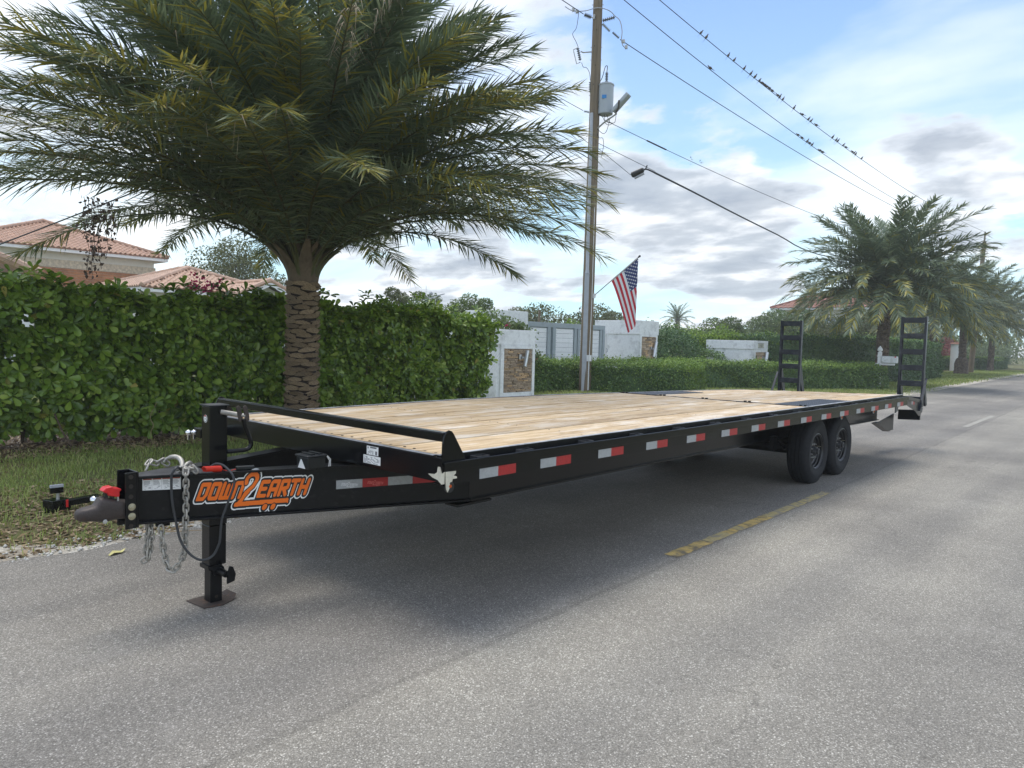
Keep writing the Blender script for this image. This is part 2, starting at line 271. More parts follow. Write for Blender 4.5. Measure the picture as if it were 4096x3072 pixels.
GRASS = leaf_mat('grass_blades', (0.15, 0.21, 0.045), (0.32, 0.40, 0.10), (0.52, 0.47, 0.20), trans=0.3, scale=2.0)
STRAW = leaf_mat('dry_straw', (0.20, 0.13, 0.07), (0.38, 0.28, 0.16), trans=0.1)
CLUSIA = leaf_mat('broad_leaf_green', (0.025, 0.06, 0.010), (0.19, 0.31, 0.04), (0.44, 0.53, 0.11), rough=0.33, trans=0.15, scale=3.0, spec=0.5)
CLUSIAB = leaf_mat('bright_leaf_green', (0.10, 0.19, 0.02), (0.25, 0.37, 0.045), (0.38, 0.48, 0.09), rough=0.4, trans=0.3, scale=1.2)
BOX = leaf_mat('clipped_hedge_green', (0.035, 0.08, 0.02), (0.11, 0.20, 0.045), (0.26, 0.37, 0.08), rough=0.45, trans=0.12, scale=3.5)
BOXT = leaf_mat('lit_new_growth_green', (0.10, 0.18, 0.03), (0.22, 0.33, 0.06), (0.34, 0.44, 0.10), rough=0.5, trans=0.3, scale=0.8)  # lighter hedge green: light on the tops painted in, along with new shoots
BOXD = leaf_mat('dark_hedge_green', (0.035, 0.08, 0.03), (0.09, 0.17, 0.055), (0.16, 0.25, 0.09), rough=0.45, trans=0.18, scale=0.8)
TREEG = leaf_mat('tree_leaf_green', (0.06, 0.10, 0.03), (0.14, 0.20, 0.06), (0.15, 0.19, 0.06), trans=0.3, scale=0.6)
TREEO = leaf_mat('olive_tree_leaf', (0.06, 0.075, 0.022), (0.125, 0.15, 0.045), (0.2, 0.2, 0.08), trans=0.3, scale=0.6)
PALMG = leaf_mat('palm_leaflet_green', (0.075, 0.115, 0.07), (0.19, 0.245, 0.14), (0.34, 0.39, 0.24), rough=0.42, trans=0.2, scale=0.7, spec=0.5)
PALMY = leaf_mat('palm_leaflet_yellowing', (0.15, 0.155, 0.03), (0.34, 0.31, 0.055), (0.50, 0.40, 0.10), rough=0.5, trans=0.25, scale=0.9)
PALMD = leaf_mat('palm_leaflet_dry', (0.22, 0.16, 0.10), (0.42, 0.34, 0.24), (0.5, 0.43, 0.33), rough=0.7, trans=0.15)
RACHIS = mat('palm_rachis', (0.09, 0.095, 0.035), rough=0.5, var=0.3, scale=5, dirt=(0.12, 0.075, 0.035), dirt_scale=3)
BOOT = mat('palm_leaf_base', (0.36, 0.265, 0.165), rough=0.85, var=0.5, scale=14, bump=0.8, bscale=50, obj_var=0.25, dirt=(0.07, 0.045, 0.03), dirt_scale=9, dirt_amt=(0.5, 0.68))
TRUNKM = mat('palm_trunk_fibre', (0.03, 0.02, 0.014), rough=0.95, var=0.4, scale=20, bump=0.8)
BOOTF = mat('far_palm_bark', (0.17, 0.13, 0.095), rough=0.9, var=0.45, scale=6, bump=0.8, dirt=(0.05, 0.035, 0.025), dirt_scale=9, dirt_amt=(0.45, 0.62))
BARK = mat('bark', (0.11, 0.085, 0.06), rough=0.9, var=0.4, scale=8, bump=0.6)
TWIG = mat('twig_brown', (0.10, 0.07, 0.045), rough=0.9, var=0.4, scale=20)
STUCCO = mat('white_stucco', (0.86, 0.87, 0.87), rough=0.85, var=0.08, scale=14, bump=0.5, bscale=90, dirt=(0.42, 0.42, 0.42), dirt_scale=2.5, dirt_amt=(0.52, 0.8))
STUCCOB = mat('stained_stucco', (0.44, 0.43, 0.40), rough=0.9, var=0.2, scale=6, bump=0.5, bscale=60, dirt=(0.20, 0.13, 0.07), dirt_scale=2.2, dirt_amt=(0.5, 0.7))
CREAM = mat('cream_wall', (0.70, 0.68, 0.62), rough=0.8, var=0.06, scale=3)
GATEG = mat('grey_gate_paint', (0.36, 0.41, 0.44), rough=0.5, var=0.08, scale=6)
GATEW = mat('white_gate_board', (0.88, 0.89, 0.91), rough=0.45, var=0.06, scale=9, obj_var=0.04)
STONE = mat('ledge_stone', (0.46, 0.35, 0.25), rough=0.85, var=0.35, scale=16, bump=0.8, bscale=50, obj_var=0.38, dirt=(0.12, 0.085, 0.065), dirt_scale=8, dirt_amt=(0.5, 0.7))
STONEO = mat('ochre_ledge_stone', (0.62, 0.42, 0.24), rough=0.85, var=0.3, scale=16, bump=0.8, bscale=50, obj_var=0.25)
GROUT = mat('dark_joint', (0.035, 0.028, 0.022), rough=0.95, var=0.2)
TILE = mat('terracotta_tile', (0.44, 0.26, 0.175), rough=0.7, var=0.25, scale=4, obj_var=0.12, dirt=(0.36, 0.24, 0.18), dirt_scale=3)
TILEL = mat('light_terracotta_tile', (0.50, 0.33, 0.235), rough=0.7, var=0.2, scale=3, obj_var=0.1)
TILER = mat('red_brown_tile', (0.26, 0.11, 0.075), rough=0.7, var=0.25, scale=3)
WOODP = mat('orange_brown_cladding', (0.36, 0.15, 0.06), rough=0.55, var=0.35, scale=3, obj_var=0.15)
FASC = mat('white_fascia', (0.80, 0.80, 0.80), rough=0.6, var=0.04)
POLEW = mat('treated_pole_wood', (0.19, 0.145, 0.095), rough=0.85, var=0.35, scale=3, bump=0.5, bscale=14, dirt=(0.14, 0.12, 0.09), dirt_scale=5)
m_, n_, l_, b_ = POLEW, POLEW.node_tree.nodes, POLEW.node_tree.links, None
for nd in list(n_):
    if nd.type == 'TEX_NOISE':
        mp = N(n_, 'ShaderNodeMapping'); mp.inputs['Scale'].default_value = (6, 6, 0.35)
        l_.new(n_['Texture Coordinate'].outputs['Object'], mp.inputs[0]); l_.new(mp.outputs[0], nd.inputs['Vector'])
CONDUIT = mat('grey_conduit', (0.42, 0.44, 0.48), rough=0.5, var=0.08, metal=0.2)
TRANSF = mat('transformer_grey', (0.38, 0.42, 0.45), rough=0.4, var=0.06, scale=3)
PORC = mat('grey_insulator', (0.16, 0.18, 0.21), rough=0.3, var=0.15)
PORCL = mat('pale_insulator', (0.36, 0.40, 0.42), rough=0.4, var=0.15)
WIRE = mat('dark_wire', (0.03, 0.033, 0.038), rough=0.6, var=0.1)
BIRD = mat('dove_plumage', (0.085, 0.07, 0.06), rough=0.8, var=0.3, scale=30)
FRED = mat('flag_red', (0.50, 0.012, 0.03), rough=0.75, var=0.1)
FWHITE = mat('flag_white', (0.72, 0.72, 0.73), rough=0.75, var=0.04)
FBLUE = mat('flag_blue', (0.015, 0.03, 0.13), rough=0.75, var=0.15)
PINK = leaf_mat('magenta_bract', (0.50, 0.02, 0.12), (0.72, 0.05, 0.2), trans=0.3)
TARP = mat('blue_tarp', (0.05, 0.24, 0.55), rough=0.4, var=0.25, scale=5, dirt=(0.55, 0.68, 0.80), dirt_scale=3, dirt_amt=(0.5, 0.62))
DEADL = leaf_mat('dead_vine_leaf', (0.03, 0.02, 0.015), (0.09, 0.06, 0.04), trans=0.05)
REDLEAF = leaf_mat('red_shrub_leaf', (0.14, 0.03, 0.03), (0.32, 0.09, 0.08), trans=0.25)
WINM = mat('window_glass', (0.16, 0.22, 0.24), rough=0.1, var=0.2)
STEELB = mat('brushed_steel', (0.55, 0.56, 0.57), rough=0.28, metal=0.9, var=0.1, scale=3)
YLEAF = mat('yellow_fallen_leaf', (0.55, 0.50, 0.20), rough=0.7, var=0.2, scale=30)

# ---------------------------------------------------------------- mesh helpers
ORG = {}
def world_org(o):
    return ORG.get(o.name, Vector((0, 0, 0)))
class MB:
    def __init__(s): s.v = []; s.f = []; s.mi = []; s.mats = []; s.cur = 0
    def mat(s, m):
        if m not in s.mats: s.mats.append(m)
        s.cur = s.mats.index(m); return s
    def add(s, vs, fs):
        o = len(s.v); s.v += [tuple(x) for x in vs]; s.f += [tuple(i + o for i in f) for f in fs]; s.mi += [s.cur] * len(fs); return s
    def box(s, c, d, R=None):
        c = Vector(c); h = Vector(d) / 2
        vs = []
        for x in (-1, 1):
            for y in (-1, 1):
                for z in (-1, 1):
                    p = Vector((x * h.x, y * h.y, z * h.z)); p = (R @ p if R else p) + c; vs.append(p)
        return s.add(vs, [(0, 1, 3, 2), (4, 6, 7, 5), (0, 4, 5, 1), (2, 3, 7, 6), (0, 2, 6, 4), (1, 5, 7, 3)])
    def mm(s, a, b):
        return s.box([(a[i] + b[i]) / 2 for i in range(3)], [abs(b[i] - a[i]) for i in range(3)])
    def bar(s, p, q, w, h, up=(0, 0, 1)):
        p, q = Vector(p), Vector(q); d = (q - p); L = d.length; d.normalize()
        u = Vector(up); u = (u - d * u.dot(d))
        if u.length < 1e-4: u = Vector((1, 0, 0)) - d * d.x
        u.normalize(); sd_ = d.cross(u)
        R = Matrix((d, sd_, u)).transposed()
        return s.box((p + q) / 2, (L, w, h), R)
    def tube(s, pts, r, n=8, caps=True, closed=False):
        pts = [Vector(p) for p in pts]; m = len(pts); rs = r if isinstance(r, (list, tuple)) else [r] * m
        vs = []; prev = None
        for i, p in enumerate(pts):
            if closed: d = pts[(i + 1) % m] - pts[i - 1]
            else: d = pts[min(i + 1, m - 1)] - pts[max(i - 1, 0)]
            d.normalize()
            if prev is None:
                a = Vector((0, 0, 1)) if abs(d.z) < 0.9 else Vector((1, 0, 0))
            else: a = prev
            a = (a - d * a.dot(d)).normalized(); prev = a; b = d.cross(a)
            for k in range(n):
                t = 2 * math.pi * k / n; vs.append(p + (a * math.cos(t) + b * math.sin(t)) * rs[i])
        fs = []
        for i in range(m if closed else m - 1):
            j = (i + 1) % m
            for k in range(n):
                k2 = (k + 1) % n; fs.append((i * n + k, i * n + k2, j * n + k2, j * n + k))
        if caps and not closed: fs += [tuple(range(n - 1, -1, -1)), tuple((m - 1) * n + k for k in range(n))]
        return s.add(vs, fs)
    def cyl(s, p, q, r, r2=None, n=16): return s.tube([p, q], [r, r if r2 is None else r2], n)
    def lathe(s, prof, c=(0, 0, 0), axis=(0, 0, 1), n=20, caps=True):
        c = Vector(c); ax = Vector(axis).normalized(); a = Vector((1, 0, 0)) if abs(ax.x) < 0.8 else Vector((0, 1, 0))
        a = (a - ax * a.dot(ax)).normalized(); b = ax.cross(a); vs = []
        for r, h in prof:
            for k in range(n):
                t = 2 * math.pi * k / n; vs.append(c + ax * h + (a * math.cos(t) + b * math.sin(t)) * max(r, 1e-4))
        m = len(prof); fs = []
        for i in range(m - 1):
            for k in range(n):
                k2 = (k + 1) % n; fs.append((i * n + k, i * n + k2, (i + 1) * n + k2, (i + 1) * n + k))
        if caps: fs += [tuple(range(n - 1, -1, -1)), tuple((m - 1) * n + k for k in range(n))]
        return s.add(vs, fs)
    def sphere(s, c, r, n=12, sc=(1, 1, 1)):
        prof = [(math.sin(math.pi * i / n) * r, -math.cos(math.pi * i / n) * r) for i in range(n + 1)]
        o = len(s.v); s.lathe(prof, (0, 0, 0), n=n * 2 if n < 10 else 16)
        for i in range(o, len(s.v)):
            v = s.v[i]; s.v[i] = (v[0] * sc[0] + c[0], v[1] * sc[1] + c[1], v[2] * sc[2] + c[2])
        return s
    def prism(s, poly, O, U, V, W):
        O, U, V, W = map(Vector, (O, U, V, W)); k = len(poly)
        vs = [O + U * a + V * b for a, b in poly] + [O + U * a + V * b + W for a, b in poly]
        return s.add(vs, [tuple(range(k))[::-1], tuple(range(k, 2 * k))] + [(i, (i + 1) % k, k + (i + 1) % k, k + i) for i in range(k)])
    def build(s, name, m=None, parent=None, smooth=False, bevel=0, warp=None, org=None):
        me = bpy.data.meshes.new(name)
        po = world_org(parent) if parent else Vector((0, 0, 0))
        o_ = Vector(org) if org is not None else po
        vs = [Vector(v) for v in s.v]
        if warp: vs = [warp(v) for v in vs]
        me.from_pydata([tuple(v - o_) for v in vs], [], s.f)
        for mm_ in (s.mats or [m]): me.materials.append(mm_)
        if s.mats and len(s.mats) > 1: me.polygons.foreach_set('material_index', s.mi)
        if smooth:
            me.polygons.foreach_set('use_smooth', [True] * len(me.polygons))
            try: me.set_sharp_from_angle(angle=rad(40))
            except Exception: pass
        ob = bpy.data.objects.new(name, me); COL.objects.link(ob)
        ob.location = o_ - po
        if parent: ob.parent = parent
        ORG[ob.name] = o_
        if bevel:
            b = ob.modifiers.new('bevel', 'BEVEL'); b.width = bevel; b.segments = 2; b.limit_method = 'ANGLE'; b.angle_limit = rad(50)
        return ob
def tag(o, label=None, cat=None, group=None, kind=None):
    if label: o['label'] = label
    if cat: o['category'] = cat
    if group: o['group'] = group
    if kind: o['kind'] = kind
    return o
def thing(name, label, cat, loc=(0, 0, 0), group=None):
    o = bpy.data.objects.new(name, None); COL.objects.link(o); o.location = loc; o.empty_display_size = 0.1
    ORG[o.name] = Vector(loc); return tag(o, label, cat, group)
def place(name, me, parent, loc, rot=(0, 0, 0), sc=(1, 1, 1)):
    """an instance object; loc is in world space"""
    o = bpy.data.objects.new(name, me); COL.objects.link(o); po = world_org(parent) if parent else Vector((0, 0, 0))
    o.location = Vector(loc) - po; o.rotation_euler = rot; o.scale = sc
    if parent: o.parent = parent
    ORG[o.name] = Vector(loc); return o
def np_mesh(name, V, F, mats, mi=None, smooth=False):
    """V (N,3), F list of arrays with equal row length each"""
    me = bpy.data.meshes.new(name); V = np.asarray(V, dtype=np.float32)
    if not isinstance(F, list): F = [F]
    F = [np.asarray(f, dtype=np.int32) for f in F if len(f)]
    me.vertices.add(len(V)); me.vertices.foreach_set('co', V.ravel())
    li = np.concatenate([f.ravel() for f in F]); tot = np.concatenate([np.full(len(f), f.shape[1], dtype=np.int32) for f in F])
    st = np.concatenate([[0], np.cumsum(tot)[:-1]]).astype(np.int32)
    me.loops.add(len(li)); me.loops.foreach_set('vertex_index', li)
    me.polygons.add(len(tot)); me.polygons.foreach_set('loop_start', st)
    try: me.polygons.foreach_set('loop_total', tot)
    except Exception: pass
    for m in mats: me.materials.append(m)
    if mi is not None: me.polygons.foreach_set('material_index', np.asarray(mi, dtype=np.int32))
    if smooth: me.polygons.foreach_set('use_smooth', np.ones(len(tot), dtype=bool))
    me.update(calc_edges=True); me.validate()
    return me
def np_obj(name, me, parent=None):
    """mesh in world coordinates"""
    o = bpy.data.objects.new(name, me); COL.objects.link(o)
    if parent: o.parent = parent; o.location = -world_org(parent)
    ORG[o.name] = Vector((0, 0, 0)); return o
def unit(a): return a / np.maximum(np.linalg.norm(a, axis=-1, keepdims=True), 1e-9)

def leaf_quads(P, Nrm, size, aspect=0.5, tilt=0.8, rs=NR, droop=0.0):
    """diamond leaves (2 tris as one quad folded) at P facing about Nrm; returns V,F"""
    n = len(P); a = rs.normal(size=(n, 3)); nn = unit(Nrm + tilt * a)
    d = unit(np.cross(nn, rs.normal(size=(n, 3)))); d[:, 2] -= droop; d = unit(d); w = unit(np.cross(nn, d))
    s = (size * rs.uniform(0.7, 1.3, n))[:, None]
    b = P - d * s * 0.5; t = P + d * s * 0.5; l = P + w * s * aspect * 0.5 - nn * s * 0.08; r = P - w * s * aspect * 0.5 - nn * s * 0.08
    V = np.stack([b, l, t, r], 1).reshape(-1, 3); F = np.arange(4 * n).reshape(n, 4); return V, F
# ================================================================ GROUND, ROAD, VERGE
def sheet(name, pts, z, m, label, kind='structure', cat=None):
    b = MB(); b.add([(x, y, z) for x, y in pts], [tuple(range(len(pts)))])
    o = b.build(name, m); tag(o, label, cat, kind=kind); return o
sheet('ground', [(-300, -300), (600, -300), (600, 600), (-300, 600)], 0.0, GROUNDM, 'dark turf soil spreading out beyond the road')
def edgeY(x):   # grass-side edge of the asphalt
    return 2.98 + 0.043 * x + (0.05 * math.sin(x * 1.7) + 0.035 * math.sin(x * 4.1 + 1)) * (1 if x < 30 else 0.5)
xs = [-12 + 0.12 * i for i in range(360)] + [32 + 1.5 * i for i in range(80)]
V = []; 
for x in xs: V += [(x, edgeY(x) - 0.10, 0.003), (x, edgeY(x) + 0.42 + 0.16 * math.sin(x * 2.3) + 0.11 * math.sin(x * 5.9 + 2) + (0.25 if 20 < x else 0), 0.005)]
b = MB(); b.add(V, [(2 * i, 2 * i + 2, 2 * i + 3, 2 * i + 1) for i in range(len(xs) - 1)])
tag(b.build('verge', SAND), 'pale crushed limestone strip along the asphalt edge', kind='structure')
V = []
for x in xs: V += [(x, -3.6 + 0.043 * x, 0.012), (x, edgeY(x) + 0.03 * math.sin(x * 9) + rnd.uniform(-0.012, 0.012), 0.012)]
b = MB(); b.add(V, [(2 * i, 2 * i + 2, 2 * i + 3, 2 * i + 1) for i in range(len(xs) - 1)])
tag(b.build('road', ASPH), 'weathered grey asphalt road', kind='structure')
V = []
xm = [-4 + 0.15 * i for i in range(86)]
for x in xm: V += [(x, 7.45 + 0.18 * math.sin(x * 1.9) + 0.1 * math.sin(x * 5), 0.010), (x, 9.8, 0.010)]
b = MB(); b.add(V, [(2 * i, 2 * i + 2, 2 * i + 3, 2 * i + 1) for i in range(len(xm) - 1)])
tag(b.build('mulch_bed', MULCH), 'brown mulch and dead leaves under the tall hedge', kind='structure')
# broken yellow centre dash: separate worn blocks with tar joints
t = thing('lane_marking', 'worn yellow centre dash broken into blocks, beside the trailer wheels', 'road marking', (2.2, -0.1, 0.016)); t['kind'] = 'structure'
x = 2.2
while x < 5.6:
    w = rnd.uniform(0.085, 0.13); x2 = min(x + w, 5.62)
    y = -0.105 + 0.012 * (x - 2.2); good = (x < 2.75 or 3.05 < x < 3.25 or 3.35 < x < 3.95)
    hw = 0.050 + rnd.uniform(-0.006, 0.006); s = rnd.uniform(-0.01, 0.01)
    b = MB(); b.add([(x, y - hw, 0.016), (x2 - 0.006, y - hw + s, 0.016), (x2 - 0.006 + s, y + hw, 0.016), (x + s, y + hw - s, 0.016)], [(0, 1, 2, 3)])
    o = b.build('paint_block', LANE if good else LANEF, t); x = x2
b = MB(); b.add([(15.4, 0.32, 0.016), (19.4, 0.42, 0.016), (19.4, 0.53, 0.016), (15.4, 0.43, 0.016)], [(0, 1, 2, 3)])
tag(b.build('lane_marking', mat('far_lane_paint', (0.34, 0.32, 0.27), rough=.85, dirt=(0.30, 0.27, 0.23), dirt_scale=4)), 'faded pale centre dash farther down the road', 'road marking', kind='structure')

# grass: blades as one uncountable mass
def blades(n, xr, yr, hmin, hmax, w, dens=None):
    P = np.stack([NR.uniform(*xr, n), NR.uniform(*yr, n)], 1)
    if dens is not None: P = P[dens(P[:, 0], P[:, 1]) > NR.uniform(size=len(P))]
    n = len(P); a = NR.uniform(0, 2 * np.pi, n); h = NR.uniform(hmin, hmax, n); ln = NR.uniform(0.2, 1.1, n) * h
    b = np.stack([P[:, 0], P[:, 1], np.full(n, 0.004)], 1); d = np.stack([np.cos(a), np.sin(a), 0 * a], 1); sd_ = np.stack([-np.sin(a), np.cos(a), 0 * a], 1)
    m1 = b + d * (ln * 0.3)[:, None] + np.array([0, 0, 1.0]) * (h * 0.6)[:, None]; tp = b + d * ln[:, None] + np.array([0, 0, 1.0]) * h[:, None]
    V = np.stack([b - sd_ * w / 2, b + sd_ * w / 2, m1 + sd_ * w * 0.4, m1 - sd_ * w * 0.4, tp], 1).reshape(-1, 3)
    i = np.arange(n)[:, None] * 5; return V, [i + np.array([0, 1, 2, 3]), i + np.array([3, 2, 4])]
def patch(x, y):
    e = 3.32 + 0.043 * x + 0.25 * np.sin(x * 2.3) + 0.15 * np.sin(x * 6 + y * 3)
    f = 1 / (1 + np.exp(-(y - e) * 4)) * 1 / (1 + np.exp((y - 7.7 - 0.2 * np.sin(x * 3)) * 5))
    p = 0.6 + 0.4 * np.sin(x * 3.1 + 1.3 * y) * np.sin(y * 4.3 - x) ; band = 0.30 + 0.70 / (1 + np.exp(-(y - 4.6) * 3))
    return f * (0.35 + 0.65 * np.clip(p, 0, 1)) * band
V1, F1 = blades(95000, (-3.0, 6.5), (2.9, 8.1), 0.02, 0.065, 0.007, patch)
V2, F2 = blades(60000, (6.5, 34), (3.3, 12.5), 0.03, 0.08, 0.016, lambda x, y: 1 / (1 + np.exp(-(y - 3.6 - 0.043 * x) * 4)))
V3, F3 = blades(30000, (34, 85), (5.0, 11.0), 0.04, 0.1, 0.04, lambda x, y: 1 / (1 + np.exp(-(y - 3.7 - 0.043 * x) * 4)))
V4, F4 = blades(22000, (-4, 12), (9.8, 20), 0.03, 0.08, 0.02)
Vs = []; Fq = []; Ft = []; o = 0
for Vv, Ff in ((V1, F1), (V2, F2), (V3, F3), (V4, F4)):
    Vs.append(Vv); Fq.append(Ff[0] + o); Ft.append(Ff[1] + o); o += len(Vv)
tag(np_obj('grass', np_mesh('grass', np.concatenate(Vs), [np.concatenate(Fq), np.concatenate(Ft)], [GRASS])), 'short patchy green grass on the verge', 'grass', kind='stuff')
Vd, Fd = blades(16000, (-3, 7.5), (3.0, 5.6), 0.004, 0.022, 0.006); Vd[:, :2] += NR.normal(0, 0.02, Vd[:, :2].shape)
tag(np_obj('straw', np_mesh('straw', Vd, Fd, [STRAW])), 'dry cut straw lying thinly near the asphalt', 'straw', kind='stuff')
# dead leaves + mulch chips
n = 9000; P = np.stack([NR.uniform(-3, 8.6, n), NR.uniform(7.3, 9.6, n), NR.uniform(0.012, 0.035, n)], 1)
Vl, Fl = leaf_quads(P, np.tile([0, 0, 1.0], (n, 1)), 0.075, 0.35, 0.35)
tag(np_obj('dead_leaves', np_mesh('dead_leaves', Vl, Fl, [STRAW])), 'brown dead leaves scattered under the tall hedge', 'leaf litter', kind='stuff')
# pebbles on verge
n = 1500; X = NR.uniform(-3, 9, n); Y = 3.0 + 0.043 * X + np.abs(NR.normal(0, 0.22, n)) - 0.1
P = np.stack([X, Y, np.full(n, 0.012)], 1); s = NR.uniform(0.004, 0.013, n) * NR.choice([1, 1, 1.8], n)
base = np.array([[1, 0, 0], [0, 1, 0], [-1, 0, 0], [0, -1, 0], [0, 0, 0.7], [0, 0, -0.7]]) 
Vp = (P[:, None, :] + base[None] * s[:, None, None] * NR.uniform(0.7, 1.3, (n, 6, 1))).reshape(-1, 3)
ft = np.array([[0, 1, 4], [1, 2, 4], [2, 3, 4], [3, 0, 4], [1, 0, 5], [2, 1, 5], [3, 2, 5], [0, 3, 5]])
Fp = (np.arange(n)[:, None, None] * 6 + ft[None]).reshape(-1, 3)
tag(np_obj('gravel', np_mesh('gravel', Vp, Fp, [mat('pale_pebble', (0.55, 0.53, 0.48), rough=0.9, var=0.2)])), 'pale pebbles along the edge of the asphalt', 'gravel', kind='stuff')
b = MB(); b.add([(-0.02, 0.0, 0.005), (0.05, 0.03, 0.015), (0.09, 0.0, 0.006), (0.12, -0.02, 0.02), (0.06, -0.045, 0.008), (0, -0.03, 0.018), (-0.03, -0.02, 0.004)], [(0, 1, 5, 6), (1, 2, 4, 5), (2, 3, 4)])
o = b.build('fallen_leaf', YLEAF); o.location = (-0.72, 2.62, 0.013); o.rotation_euler = (0, 0, 0.5); tag(o, 'pale yellow leaf on the asphalt beneath the coupler', 'leaf')
b = MB(); b.sphere((0, 0, 0), 0.03, 5, (1, 0.8, 0.6)); o = b.build('stone', SAND); o.location = (-0.47, 2.6, 0.028); tag(o, 'small white stone on the asphalt near the yellow leaf', 'stone')
b = MB(); b.tube([(-0.28, 2.95, 0.03), (-0.12, 2.83, 0.035), (0.05, 2.75, 0.03)], [0.004, 0.004, 0.002], 5)
tag(b.build('dry_stalk', STRAW), 'thin dry stalk lying on the verge behind the coupler', 'stalk')
for k in range(46):
    x = rnd.uniform(-1.5, 6.5); y = 3.15 + .043 * x + abs(rnd.gauss(0, .9)); a = rnd.uniform(0, 6.28); L_ = rnd.uniform(.06, .16)
    b = MB(); c, s_ = math.cos(a), math.sin(a)
    b.add([(-L_ * c, -L_ * s_, .0), (-.25 * L_ * c - .014 * s_, -.25 * L_ * s_ + .014 * c, .012), (L_ * .6 * c, L_ * .6 * s_, .004), (-.25 * L_ * c + .014 * s_, -.25 * L_ * s_ - .014 * c, .008)], [(0, 1, 2, 3)])
    if k == 0: LIT = MB()
    o_ = len(LIT.v); LIT.v += [(x + v[0], y + v[1], .03 + v[2]) for v in b.v]; LIT.f.append(tuple(range(o_, o_ + 4))); LIT.mi.append(0)
o = LIT.build('leaf_litter', STRAW); tag(o, 'curled tan dead leaves strewn over the verge grass', 'leaf litter', kind='stuff')
def twig(pts, r, label):
    b = MB(); b.tube(pts, r, 5); tag(b.build('twig', TWIG), label, 'twig')
twig([(9.1, -1.5, 0.018), (9.3, -1.42, 0.03), (9.45, -1.45, 0.02), (9.8, -1.5, 0.016)], 0.008, 'thin crooked twig on the road behind the wheels')
# ================================================================ TRAILER
TR = thing('flatbed_trailer', 'long black flatbed trailer with pale wooden deck parked on the road', 'trailer', (0, 1.295, 0))
def warp(v):
    x = max(0.0, min(v.x, 10.6)); k = v.y / 2.59
    return Vector((v.x, v.y, v.z + k * (0.025 * math.sin(math.pi * min(x, 6) / 6) - 0.085 * (x / 9.1) ** 3)))
def TP(name, b, m=None, parent=TR, **kw):
    return b.build(name, m, parent, warp=warp, **kw)
def segs(x0, x1, n=12): return [x0 + (x1 - x0) * i / n for i in range(n + 1)]
def longbox(b, x0, x1, y0, y1, z0, z1, n=14):
    xs = segs(x0, x1, n); vs = []
    for x in xs: vs += [(x, y0, z0), (x, y1, z0), (x, y1, z1), (x, y0, z1)]
    fs = []
    for i in range(n):
        for k in range(4): k2 = (k + 1) % 4; fs.append((i * 4 + k, (i + 1) * 4 + k, (i + 1) * 4 + k2, i * 4 + k2))
    fs += [(0, 1, 2, 3), tuple(n * 4 + k for k in (3, 2, 1, 0))]
    b.add(vs, fs); return b
# deck planks
NP = 12; y0, y1 = 0.105, 2.485; pw = (y1 - y0) / NP
HX = 5.36
for i in range(NP):
    ya = y0 + pw * i; g = 0.0035 + rnd.uniform(0, 0.003); dz = rnd.uniform(-0.0025, 0.0025)
    for k, (xa, xb) in enumerate(((0.035, HX), (HX + 0.035, 9.08))):
        if k == 1 and (i < 2 or i > NP - 3):
            xa = 6.87
            if i in (1, NP - 2): pass
        b = MB(); longbox(b, xa, xb, ya + g, ya + pw - g, 0.915 + dz, 0.955 + dz, 12)
        o = TP('plank', b, PLANK, bevel=0.003, org=(xa, ya, 0.9))
# wheel-well tread plates
for ya, yb in ((y0, y0 + 2 * pw), (y1 - 2 * pw, y1)):
    b = MB(); longbox(b, HX + 0.035, 6.86, ya, yb, 0.93, 0.958, 6)
    o = TP('tread_plate', b, TREADP)
    b = MB(); 
    for ix in range(46):
        for iy in range(11):
            cx = HX + 0.06 + ix * 0.032; cy = ya + 0.02 + iy * (yb - ya - 0.04) / 10; a = 0.785 if (ix + iy) % 2 else -0.785
            c, s = math.cos(a) * 0.011, math.sin(a) * 0.011; c2, s2 = -s * 0.3, c * 0.3
            b.add([(cx - c, cy - s, 0.9585), (cx + c2, cy + s2, 0.961), (cx + c, cy + s, 0.9585), (cx - c2, cy - s2, 0.961)], [(0, 1, 2, 3)])
    TP('tread_bars', b, mat('tread_bar_steel', (0.16, 0.17, 0.19), rough=0.4, metal=0.5), parent=o)['kind'] = 'stuff'
b = MB(); b.mm((HX + 0.003, 0.08, 0.93), (HX + 0.031, 2.51, 0.962)); TP('hinge_bar', b, BLACKD)
for yy in (0.12, 0.75, 1.28, 1.85, 2.4):
    for dy_ in (0, .05):
        b = MB(); b.box((HX + 0.016, yy + dy_, 0.968), (0.03, 0.022, 0.012)); TP('hinge_clip', b, BLACKD)
b = MB()
for i in range(NP):
    for q in (0.28, 0.72):
        y = y0 + pw * (i + q); b.lathe([(0.009, 0), (0.008, 0.002)], (0.085 + rnd.uniform(-.012, .012), y, 0.9565), n=8)
        for k in range(2, 14, 3): b.lathe([(0.006, 0), (0.005, 0.0015)], (0.085 + 0.66 * k + rnd.uniform(-.01, .01), y, 0.9562), n=6)
TP('deck_screws', b, mat('screw_head', (0.05, 0.045, 0.04), rough=0.5, metal=0.5))['kind'] = 'stuff'
